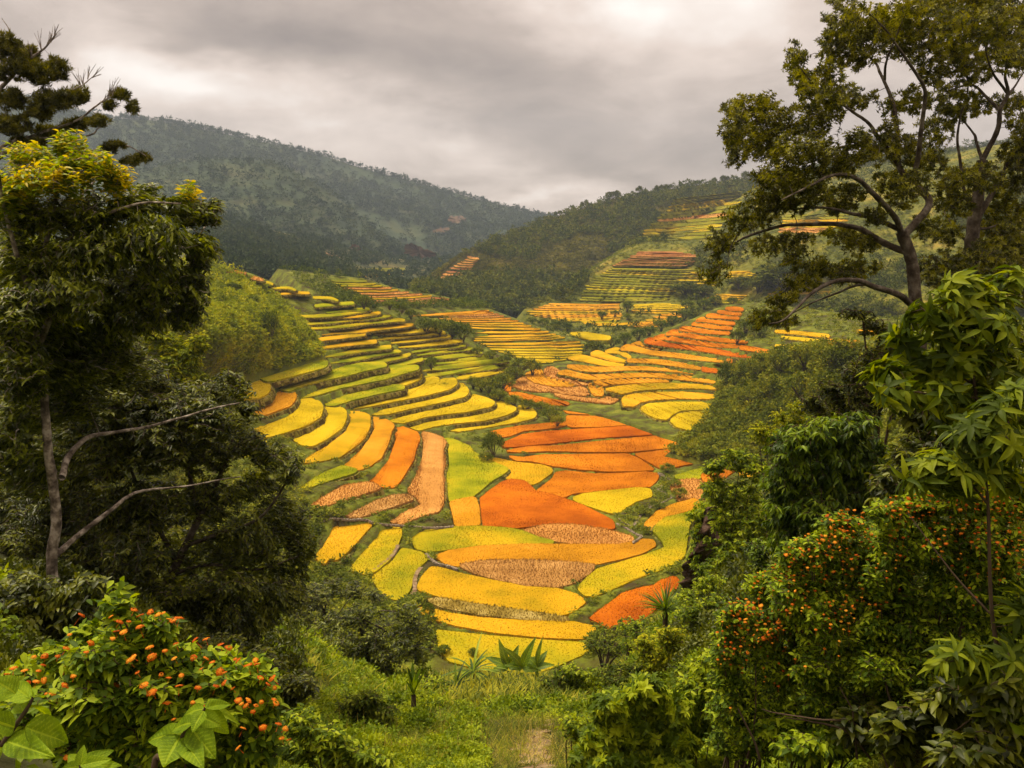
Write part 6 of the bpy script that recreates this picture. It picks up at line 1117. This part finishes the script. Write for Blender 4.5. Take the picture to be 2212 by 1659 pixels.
# lantana: flower heads are little domes of florets
def flower_meshes():
    out = []
    for s in range(6):
        mb = MB(); g = np.random.default_rng(300 + s); n = 26; ph = np.arccos(1 - g.random(n) * 0.75); th = np.arange(n) * 2.39996
        d = np.c_[np.sin(ph) * np.cos(th), np.sin(ph) * np.sin(th), np.cos(ph)]; r = 0.0135
        for k in range(n):
            c = d[k] * r * np.array([1, 1, .45 + .2 * g.random()]) * (0.8 + .35 * g.random()); ax = nrm(np.cross(d[k], [.3, .5, .2])); bx = np.cross(d[k], ax); w = 0.0048
            pts = [c + d[k] * .001]; T = []
            for j in range(4):
                a0 = j * math.pi / 2 + k; q = ax * math.cos(a0) + bx * math.sin(a0); q2 = -ax * math.sin(a0) + bx * math.cos(a0)
                pts += [c + q * w * .6 - q2 * w * .5, c + q * w * 1.15 + d[k] * .0015, c + q * w * .6 + q2 * w * .5]; i = 1 + 3 * j; T += [(0, i, i + 1), (0, i + 1, i + 2)]
            mb.add(pts, T, np.clip((0.15 + 0.12 * s) * .7 + (0.5 if d[k][2] > .8 else 0.1) * (.5 + .5 * g.random()), 0, 1))
        mb.add(np.array([(0, 0, -.05), (.002, 0, -.05), (0, .002, -.05), (0, 0, .012)]), [(0, 1, 3), (1, 2, 3), (2, 0, 3)], .1)
        out.append(mkmesh('flower_head', np.concatenate(mb.V), np.concatenate(mb.F), M_FLOW, np.concatenate(mb.A)))
    return out
FLOWERS = flower_meshes()
def heads(root, P, sizes):
    b = np.array(root.location)
    for p, s in zip(P, sizes):
        o = obj('flower_head', random.choice(FLOWERS), root, tuple(np.asarray(p) - b)); o.scale = (s * random.uniform(.8, 1.25), s * random.uniform(.8, 1.25), s * random.uniform(.5, .8))
        o.rotation_euler = (random.uniform(.1, .8), random.uniform(-.4, .4), random.uniform(0, 6.28))
def lantanas():
    # left bush, heads where the photograph shows them
    Y = 2.45
    ell = [(250, 1310, 20, 34, Y), (180, 1370, 30, 20, Y), (120, 1420, 50, 26, Y), (330, 1360, 50, 30, Y), (270, 1380, 60, 34, Y), (200, 1430, 70, 40, Y - .1), (60, 1470, 60, 30, Y), (400, 1420, 50, 30, Y), (340, 1440, 70, 40, Y - .1), (480, 1430, 40, 24, Y), (540, 1460, 46, 30, Y), (450, 1480, 70, 40, Y - .1), (560, 1520, 46, 40, Y), (300, 1510, 80, 50, Y - .15), (180, 1520, 90, 50, Y - .15), (80, 1540, 80, 50, Y - .1), (430, 1560, 90, 50, Y - .15), (560, 1600, 60, 50, Y), (330, 1600, 90, 50, Y - .1), (180, 1620, 90, 50, Y), (500, 1640, 80, 40, Y)]
    b = base_of(320, Y + .15); b[2] = min(b[2], at(320, 1760, Y)[2])
    root, T = leafy('lantana_bush', 'lantana bush with orange flower heads in the lower left corner', 'flowering bush', ell, b, L_LANT, 0.042, 0.021, 'spray', 0.0125, 9, 1.1, 'oval', 0.007, .08, ln=.10, droop=.25, down=.15, nstem=26)
    hp = [(525, 672), (452, 795), (220, 940), (90, 1013), (45, 1053), (160, 1028), (375, 935), (430, 885), (590, 850), (870, 635), (910, 672), (975, 650), (1060, 655), (1025, 665), (1095, 695), (1125, 700), (1162, 690), (835, 710), (775, 712), (720, 680), (905, 748), (755, 775), (800, 780), (730, 820), (560, 908), (1140, 857), (1265, 832), (1335, 825), (1430, 860), (1482, 882), (1070, 900), (970, 880), (985, 940), (862, 945), (835, 965), (1130, 950), (1255, 945), (1335, 952), (1375, 975), (1525, 955), (1545, 965), (1610, 995), (1655, 962), (1665, 990), (290, 935), (250, 1030), (280, 995), (430, 1003), (475, 1065), (510, 1085), (418, 1125), (235, 1100), (285, 1092), (180, 1108), (340, 1180), (300, 1180), (740, 1148), (400, 1250), (890, 1042), (1045, 1055), (1095, 1075), (1175, 1060), (1305, 1017), (1425, 1037), (1455, 1042), (1690, 1075), (1765, 1080), (1735, 1118), (1780, 1140), (1775, 1215), (1790, 1240), (1455, 1110), (1400, 1130), (1510, 1145), (1285, 1140), (1160, 1130), (985, 1170), (935, 1122), (1080, 1240), (1250, 1235), (1340, 1252), (1125, 1345), (1545, 1220), (1565, 1245), (1610, 1222), (1595, 1255), (1660, 1255), (1695, 1232), (1640, 1295), (1575, 1405), (1705, 1398), (1805, 1375), (1850, 1405), (1825, 1468), (1870, 1478), (1545, 1530), (440, 1592)]
    h = np.array(hp, float); P = at(h[:, 0] / 3, 1106 + h[:, 1] / 3, Y - .22 + RNG.uniform(-.08, .08, len(h))); sz = np.array([1.2 if (a, c) in ((740, 1148), (400, 1250)) else random.uniform(.5, .85) for a, c in hp]); heads(root, P, sz)
    # right: three bushes that have grown together
    specs = [('lantana bush with many small orange heads, leftmost of the flowering thicket on the right', 5.8, [(1590, 1330, 50, 36), (1650, 1270, 50, 40), (1570, 1400, 44, 50), (1640, 1370, 60, 60), (1700, 1330, 60, 60), (1600, 1470, 60, 40), (1690, 1440, 60, 50), (1590, 1530, 70, 44), (1690, 1520, 70, 50), (1590, 1600, 70, 40), (1690, 1600, 70, 44), (1690, 1250, 50, 40), (1730, 1330, 50, 60), (1740, 1420, 50, 56), (1560, 1440, 40, 60)], 1640, 100, .95),
             ('lantana bush with orange heads, middle of the flowering thicket on the right', 5.45, [(1740, 1190, 60, 40), (1810, 1140, 60, 40), (1760, 1260, 60, 60), (1840, 1220, 70, 60), (1780, 1350, 60, 60), (1860, 1320, 70, 60), (1770, 1440, 70, 50), (1880, 1410, 70, 60), (1790, 1520, 80, 50), (1890, 1500, 70, 50), (1790, 1600, 80, 44), (1900, 1590, 70, 44), (1900, 1170, 60, 46), (1920, 1270, 60, 60), (1700, 1290, 50, 50), (1940, 1370, 60, 60), (1710, 1210, 40, 30)], 1810, 100, .9),
             ('lantana bush with sparse orange heads behind the thin sapling, rightmost of the flowering thicket', 5.2, [(1920, 1110, 60, 36), (2000, 1090, 70, 36), (2090, 1090, 70, 36), (2180, 1090, 60, 40), (1940, 1190, 70, 60), (2040, 1180, 80, 60), (2150, 1180, 80, 70), (1980, 1290, 70, 60), (2100, 1290, 80, 70), (2190, 1300, 60, 80), (1990, 1380, 80, 50), (2120, 1400, 80, 50), (2000, 1460, 80, 50), (2110, 1480, 80, 50), (1890, 1450, 60, 50), (1870, 1370, 50, 50), (1900, 1250, 40, 40)], 2040, 96, .9)]
    for lab, Y, cl, ub, nh, hs in specs:
        b = base_of(ub, Y + .3); root, T = leafy('lantana_bush', lab, 'flowering bush', [c + (Y,) for c in cl], b, L_LANT, 0.045, 0.023, 'spray', 0.021, 9, 1.2, 'oval', .010, .15, group='flowering thicket on the right bank', ln=.12, droop=.25, down=.15, nstem=24)
        fu, fv = pix(T); score = -T[:, 1] * 1.0 + T[:, 2] * 1.0 + RNG.uniform(0, 1.2, len(T)); pick = []; order = np.argsort(-score)
        for i in order:
            if fv[i] > 1570 - (fu[i] - 1560) * .30: continue
            if all((fu[i] - fu[j]) ** 2 + (fv[i] - fv[j]) ** 2 > 55 for j in pick): pick.append(i)
            if len(pick) >= nh * 3.0: break
        near = pick[:nh]; heads(root, T[near] + [0, -.16, .08], RNG.uniform(.6, 1.2, len(near)) * hs)
        fm = MB()
        for i in pick[nh:]:
            me = random.choice(FLOWERS); V = np.empty(len(me.vertices) * 3); me.vertices.foreach_get('co', V); V = V.reshape(-1, 3); F = np.empty(len(me.loops), int); me.loops.foreach_get('vertex_index', F); s_ = random.uniform(.5, 1.0) * hs; a_ = random.uniform(0, 6.28); c_, d_ = math.cos(a_), math.sin(a_)
            fm.add(np.c_[V[:, 0] * c_ - V[:, 1] * d_, V[:, 0] * d_ + V[:, 1] * c_, V[:, 2]] * s_ + T[i] + [0, -.13, .07], F.reshape(-1, 3), random.random())
        o = fm.build('small_flower_heads', M_FLOW, root, origin=b); o['kind'] = 'stuff'
    leafy('leafy_shrub', 'dark leafy shrub in the lower right corner below the flowering lantana', 'shrub', [(2050, 1520, 80, 60, 4.4), (2160, 1500, 70, 70, 4.4), (1950, 1580, 70, 60, 4.6), (2100, 1620, 90, 60, 4.3), (2200, 1620, 60, 60, 4.2), (1860, 1560, 70, 50, 4.9)], base_of(2080, 4.6), L_B, 0.085, 0.05, 'spray', 0.007, 8, 1.3, 'oval', .010, .2, ln=.15)
    leafy('leafy_shrub', 'low tangled shrub in shade under the middle lantana', 'shrub', [(1700, 1560, 70, 40, 5.8), (1790, 1530, 70, 40, 5.6), (1640, 1590, 60, 40, 6.0), (1750, 1610, 90, 40, 5.4)], base_of(1730, 5.9), L_LANT, 0.065, 0.035, 'spray', 0.009, 8, 1.3, 'oval', .008, .2, ln=.13)
lantanas()
def leaf_px(mb, base, tip, w, Y, dy=0.0, droop=.12, roll=0.0, kind='big'):
    A = at(base[0], base[1], Y); B = at(tip[0], tip[1], Y + dy); D = B - A; L = np.linalg.norm(D); v = nrm(A - np.array([0, 0, EYE])); N = nrm(np.array([roll, -0.75, 1.0])); W_ = w * Y / FU
    if kind != 'big': add_leaves(mb, A[None], nrm(D)[None], N[None], np.array([L]), np.array([W_]), kind, droop, .14); return
    D = D / L; X = nrm(np.cross(D, N)); N = np.cross(X, D); nt, ns = 44, 15; t = np.linspace(0, 1, nt)[:, None]; s = np.linspace(-1, 1, ns)[None]
    prof = np.sin(np.pi * np.clip(t, 0, 1) ** 0.72) ** 0.8 * (1 - 0.25 * t) + 0.004; x = s * prof * W_ * .56; ph = (t * 9.5 - np.abs(s) * prof * 2.4) % 1.0
    z = np.abs(s) ** 1.3 * W_ * .13 * prof - np.exp(-(s / .07) ** 2) * W_ * .025 + (np.minimum(ph, 1 - ph) * 2) ** .6 * W_ * .028 * np.clip(np.abs(s) * 6, 0, 1) * (1 - .6 * np.abs(s)) + W_ * .05 * vnoise(t * 3 + w, s * 2 + base[0], 2) - L * droop * t ** 2
    P = A + D * (t * L + 0 * s)[..., None] + X * x[..., None] + N * z[..., None]; idx = np.arange(nt * ns).reshape(nt, ns); q = np.stack([idx[:-1, :-1], idx[1:, :-1], idx[1:, 1:], idx[:-1, 1:]], -1).reshape(-1, 4)
    vein = np.clip(.42 + .5 * np.exp(-(s / .06) ** 2) + .22 * ((ph < .1) | (ph > .9)) + 0 * t + .12 * vnoise(t * 8, s * 4 + w, 3), 0, 1)[:-1, :-1].ravel()
    mb.add(P.reshape(-1, 3), np.concatenate([q[:, [0, 1, 2]], q[:, [0, 2, 3]]]), np.tile(vein, 2))
def big_leaf_plants():
    Y = 1.75; q = lambda a, c: (a / 3.0, 1106 + c / 3.0)
    for lab, stem, lv in [('broad-leaved plant with large veined leaves at the left frame edge', [(-60, 1660), (20, 1500), (110, 1370), (190, 1250), (215, 1200)],
                           [((165, 1390), (465, 1490), 76, .05), ((100, 1180), (-60, 1080), 60, 0), ((200, 1215), (10, 1085), 50, .1), ((190, 1250), (350, 1300), 44, .12), ((90, 1400), (-90, 1330), 60, -.05), ((40, 1480), (300, 1560), 60, -.1), ((150, 1300), (110, 1215), 40, .05), ((30, 1500), (-80, 1640), 60, 0), ((215, 1200), (290, 1180), 30, .05), ((215, 1200), (190, 1130), 26, .05)]),
                          ('broad-leaved plant with folded light green leaves at the bottom, in front of the left lantana', [(1000, 1760), (1090, 1620), (1180, 1455), (1280, 1340), (1330, 1270)],
                           [((1180, 1455), (1055, 1630), 80, -.08), ((1190, 1440), (935, 1470), 56, .02), ((1250, 1370), (1090, 1390), 46, .06), ((1240, 1390), (1390, 1590), 64, -.05), ((1190, 1460), (1310, 1640), 54, -.08), ((1320, 1290), (1500, 1440), 44, .02), ((1330, 1270), (1600, 1340), 40, .12), ((1320, 1280), (1140, 1300), 34, .1), ((1330, 1270), (1520, 1215), 34, .1), ((1320, 1290), (1240, 1420), 40, -.04), ((1300, 1320), (1440, 1380), 40, 0)]),
                          ('broad-leaved seedling with narrow leaves at the bottom edge, between the two large-leaved plants', [(560, 1800), (530, 1700), (520, 1640)],
                           [((520, 1640), (740, 1530), 34, .05), ((520, 1640), (540, 1510), 26, .02), ((520, 1640), (720, 1590), 30, .02), ((520, 1640), (760, 1630), 34, -.04), ((520, 1650), (430, 1560), 30, .04), ((520, 1650), (400, 1660), 30, -.03), ((525, 1660), (640, 1700), 30, -.05)])]:
        b = at(stem[0][0] / 3.0, 1106 + stem[0][1] / 3.0, Y); b[2] = min(b[2], float(ground_z(b[0], b[1]))); root = thing('broad_leaved_plant', lab, 'plant', b); st = MB()
        p = np.array([q(*s) for s in stem]); P = spline(np.concatenate([[b], at(p[:, 0], p[:, 1], Y + 0 * p[:, 0])]), 40); tube(st, P, np.linspace(.009, .003, 40), 8, .5, .05); st.build('stem', M_TWIG, root, True, b)
        for s, t, w, dy in lv:
            mb = MB(); leaf_px(mb, q(*s), q(*t), w, Y + RNG.uniform(-.03, .03), dy, .14, RNG.uniform(-.3, .3)); mb.build('leaf', L_BIG, root, True, b)
    # tall leafy shoot standing out of the lantana
    Y = 2.5; b = base_of(250, Y); b[2] = min(b[2], at(250, 1700, Y)[2]); root = thing('leafy_shoot', 'upright leafy shoot rising above the left lantana bush', 'plant', b); st = MB(); P = spline(np.concatenate([[b], at(np.array([240., 246, 252, 262, 266]), np.array([1500., 1400, 1330, 1280, 1266]), Y)]), 40); tube(st, P, np.linspace(.007, .002, 40), 6, .5); st.build('stem', M_TWIG, root, True, b); c = MB()
    for (s, t, w) in [((252, 1330), (208, 1300), 22), ((256, 1316), (292, 1290), 22), ((254, 1325), (212, 1326), 22), ((258, 1302), (224, 1281), 18), ((262, 1288), (298, 1280), 20), ((264, 1275), (246, 1264), 14), ((264, 1275), (288, 1264), 16), ((250, 1342), (276, 1340), 18), ((248, 1370), (212, 1360), 22), ((248, 1380), (290, 1372), 22), ((265, 1268), (272, 1256), 12)]: leaf_px(c, s, t, w * 1.1, Y, RNG.uniform(-.05, .05), .18, 0, 'lance')
    c.build('foliage', L_T, root, True, b)
big_leaf_plants()
def blades(mb, P, n, L, W, spread=.5, droop=.5, a=None):
    m = len(P); B = np.repeat(P, n, 0) + np.c_[RNG.normal(0, .03, (m * n, 2)) * L[:, None].repeat(n, 0) * 2, np.zeros(m * n)]; D = nrm(np.c_[RNG.normal(0, spread, (m * n, 2)), np.ones(m * n)]); LL = np.repeat(L, n) * RNG.uniform(.5, 1.3, m * n); WW = np.repeat(W, n)
    N = nrm(np.c_[-D[:, :2] * 3 + RNG.normal(0, .3, (m * n, 2)), np.full(m * n, 1.0)])
    aa = RNG.random(m * n) if a is None else np.clip(np.repeat(a, n) + RNG.normal(0, .2, m * n), 0, 1)
    V, F, k = leaf_mesh(B, D, N, LL, WW, 'oval', droop, .1); mb.add(V, F, np.repeat(aa, k))
def near_ground():
    # grass and weeds on the near slope, spread evenly over what is seen of it
    n = 20000; u = RNG.uniform(380, 2212, n); v = RNG.uniform(1290, 1710, n); P, ok = ground_at(u, v); k = ok & (P[:, 1] < 74) & ~((np.abs(u - 1160 - (1659 - v) * .15) < 36) & (v > 1580) & (RNG.random(n) < .75)); P = P[k]; u = u[k]; v = v[k]
    a = (vnoise(P[:, 0] * .5, P[:, 1] * .5, 4) + 1) / 2; near = P[:, 1] < 22
    mb = MB(); s = np.clip(P[:, 1] / 12, .55, 2.6); g = near & (vnoise(P[:, 0] * .4 + 9, P[:, 1] * .4, 3) > -.25)
    blades(mb, P[g], 7, .20 * s[g] * RNG.uniform(.6, 1.5, g.sum()), .009 * s[g], .55, .5, a[g]); far = ~near; blades(mb, P[far], 5, .30 * np.clip(s[far], 1, 2), .03 * s[far], .5, .4, a[far])
    tag(mb.build('grass', L_GRASS), kind='stuff')
    med = [shrub_arrays(s, 16, 11, 0.24, 1.3, 1.0, .1) for s in range(70, 76)]
    n = 6500; u2 = RNG.uniform(560, 2100, n); v2 = RNG.uniform(1300, 1690, n); Q, ok = ground_at(u2, v2); k = ok & (Q[:, 1] < 76) & (Q[:, 1] > 6) & ~((np.abs(u2 - 1085) < 150) & (v2 > 1420) & (v2 < 1540) & (Q[:, 1] > 20)) & ~((np.abs(u2 - 1150) < 110) & (v2 > 1560)); Q = Q[k]; k = (vnoise(Q[:, 0] * .25 + 3, Q[:, 1] * .25, 3) > -.12) | (RNG.random(len(Q)) < .25); Q = Q[k]
    mass('undergrowth', Q, RNG.uniform(.10, .24, len(Q)) * np.where(Q[:, 1] > 36, 1.5, np.clip(Q[:, 1] / 10, .8, 3.0)), med, L_WEED, .9)
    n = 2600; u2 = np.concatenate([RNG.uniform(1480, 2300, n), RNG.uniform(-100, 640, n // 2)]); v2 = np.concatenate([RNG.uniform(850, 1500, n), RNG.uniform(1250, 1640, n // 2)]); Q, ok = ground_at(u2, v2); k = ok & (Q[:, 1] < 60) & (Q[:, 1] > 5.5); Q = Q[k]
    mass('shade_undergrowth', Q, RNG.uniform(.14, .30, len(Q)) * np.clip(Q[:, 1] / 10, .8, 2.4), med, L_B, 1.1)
    n = 2200; x_ = RNG.uniform(2.5, 18, n) * np.where(RNG.random(n) < .65, 1, -1); y_ = RNG.uniform(1.5, 24, n); Q = np.c_[x_, y_, ground_z(x_, y_)]; u3, v3 = pix(Q); k = (np.abs(x_) > 2.5 + .12 * y_) & ((v3 > 1720) | (u3 > 2230) | (u3 < -20)); Q = Q[k]
    mass('slope_undergrowth', Q, RNG.uniform(.18, .42, len(Q)), med, L_WEED, .9)
    # dirt path at the bottom of the picture
    uu = np.linspace(0, 1, 30); mb = MB(); rows = []
    for t in uu:
        v_ = 1740 - 200 * t; c_ = 1140 + 50 * t + 26 * math.sin(t * 7); w_ = 52 - 38 * t + 14 * math.sin(t * 13); p, _ = ground_at(np.linspace(c_ - w_, c_ + w_, 12) + np.r_[RNG.normal(0, 14), RNG.normal(0, 3, 10), RNG.normal(0, 14)], np.full(12, v_)); rows.append(p + [0, 0, .03])
    Rr = np.array(rows); idx = np.arange(30 * 12).reshape(30, 12); q = np.stack([idx[:-1, :-1], idx[:-1, 1:], idx[1:, 1:], idx[1:, :-1]], -1).reshape(-1, 4); mb.add(Rr.reshape(-1, 3), np.concatenate([q[:, [0, 1, 2]], q[:, [0, 2, 3]]])); tag(mb.build('path', M_DIRT, smooth=True), kind='structure')
    n = 1500; u2 = RNG.normal(1150, 70, n); v2 = RNG.uniform(1540, 1659, n); Q, ok = ground_at(u2, v2); mb = MB(); blades(mb, Q, 3, np.full(n, .16), np.full(n, .006), 1.6, .3); n = 260; u2 = RNG.uniform(640, 1500, n); v2 = RNG.uniform(1480, 1650, n); Q, ok = ground_at(u2, v2); blades(mb, Q, 2, np.full(n, .55), np.full(n, .008), .18, .2); tag(mb.build('dry_grass', L_STRAW), kind='stuff')
near_ground()
def specials():
    # spiky palm-like plant
    def spiky(name, label, cat, u, v, Y, n, L, W, spread, droop, m, kind='lance', up=1.0):
        b = at(u, v, Y); b[2] = min(b[2], float(ground_z(b[0], b[1])) + .3); root = thing(name, label, cat, b); c = MB(); th = RNG.uniform(0, 6.28, n); t = spread * RNG.random(n) ** .6
        D = nrm(np.c_[np.cos(th) * t, np.sin(th) * t, np.full(n, up)]); N = nrm(np.c_[-D[:, :2], np.full(n, .8)]); add_leaves(c, np.repeat(at(u, v, Y)[None], n, 0), D, N, L * RNG.uniform(.7, 1.15, n), np.full(n, W), kind, droop, .2); c.build('leaves', m, root, True, b)
        st = MB(); tube(st, [b - [0, 0, .3], at(u, v, Y)], [.12 * Y / 30, .1 * Y / 30], 7); st.build('stem', M_TWIG, root, True, b)
    spiky('spiky_palm', 'spiky palm-like plant with narrow upright leaves beside the red-orange field', 'palm', 1438, 1322, 27, 120, 1.15, .05, 1.7, .4, L_BUSH)
    spiky('agave', 'clump of broad upright blue-green leaves below the round tree', 'plant', 893, 1502, 21, 12, .85, .15, .5, .1, L_BUSH)
    spiky('tree_fern', 'small tree fern with spreading fronds left of the bananas', 'fern', 1022, 1452, 38, 30, 1.7, .13, 2.0, .7, L_BAN, 'lance', .8)
    spiky('tree_fern', 'low dark fern below the small tree fern', 'fern', 985, 1486, 32, 24, 1.3, .11, 2.2, .7, L_BUSH, 'lance', .7)
    for lab, u, v, lv in [('banana plant with one bright upright leaf', 1098, 1458, [((1098, 1450), (1078, 1398), 18), ((1098, 1450), (1060, 1425), 20), ((1098, 1450), (1120, 1410), 20), ((1098, 1450), (1135, 1440), 20), ((1098, 1452), (1062, 1450), 18)]),
                          ('banana plant with dark arching leaves right of the bright-leaved one', 1128, 1462, [((1128, 1450), (1105, 1408), 20), ((1128, 1450), (1142, 1400), 20), ((1128, 1450), (1158, 1425), 20), ((1128, 1452), (1165, 1450), 20), ((1128, 1452), (1100, 1440), 18)]),
                          ('banana plant with a yellowing leaf, rightmost of the bananas', 1160, 1456, [((1160, 1448), (1160, 1392), 12), ((1160, 1448), (1178, 1415), 16), ((1160, 1448), (1142, 1422), 16), ((1160, 1450), (1188, 1440), 16)])]:
        Y = 44.0; b = at(u, v + 24, Y); root = thing('banana_plant', lab, 'banana plant', b, 'banana plants below the rice fields'); st = MB(); tube(st, [b - [0, 0, .4], at(u, v - 8, Y)], [.14, .08], 8); st.build('stem', L_BAN, root, True, b)
        for i, (s, t, w) in enumerate(lv): c = MB(); leaf_px(c, (s[0], s[1] - 8), (s[0] + (t[0] - s[0]) * 1.05, s[1] - 8 + (t[1] - s[1]) * 1.05), w * 1.05, Y, RNG.uniform(-.5, .5), .45, RNG.uniform(-.6, .6)); o = c.build('leaf', L_T if i == 0 else L_BAN, root, True, b)
    # bright yellow-green bush behind the left trees
    leafy('bush', 'bright yellow-green bush showing between the left trees', 'bush', [(360, 745, 40, 30, 44), (400, 770, 40, 36, 44), (430, 740, 26, 24, 44), (350, 800, 40, 36, 44), (410, 820, 40, 30, 44), (330, 720, 26, 20, 44)], tuple(at(390, 920, 44.5)), L_SLOPE, .3, .13, 'spray', .03, 8, 1.3, 'diamond', .04, .6)
    # dead stalks under the lantana
    for lab, pts in [('bare brown stalk leaning left under the flowering thicket', [(1880, 1640), (1830, 1580), (1760, 1560), (1700, 1550)]), ('bare brown stalk standing upright under the flowering thicket', [(1850, 1640), (1846, 1560), (1842, 1530), (1815, 1485)]), ('long bare stalk arching over the shaded tangle', [(1900, 1600), (1840, 1560), (1770, 1555), (1680, 1540), (1650, 1530)]), ('dry stalk standing before the right herb clump', [(1640, 1640), (1630, 1600), (1605, 1540), (1597, 1525)]), ('leafless thin stem at the right edge of the grass', [(1935, 1540), (1915, 1480), (1905, 1450)])]:
        mb = MB(); P = limb(mb, [(u, v, 5.0) for u, v in pts], .010, .004, 5, 16); o = mb.build('dry_stalk', M_TWIG, None, True, P[0]); o.location = P[0]; tag(o, lab, 'stalk')
specials()
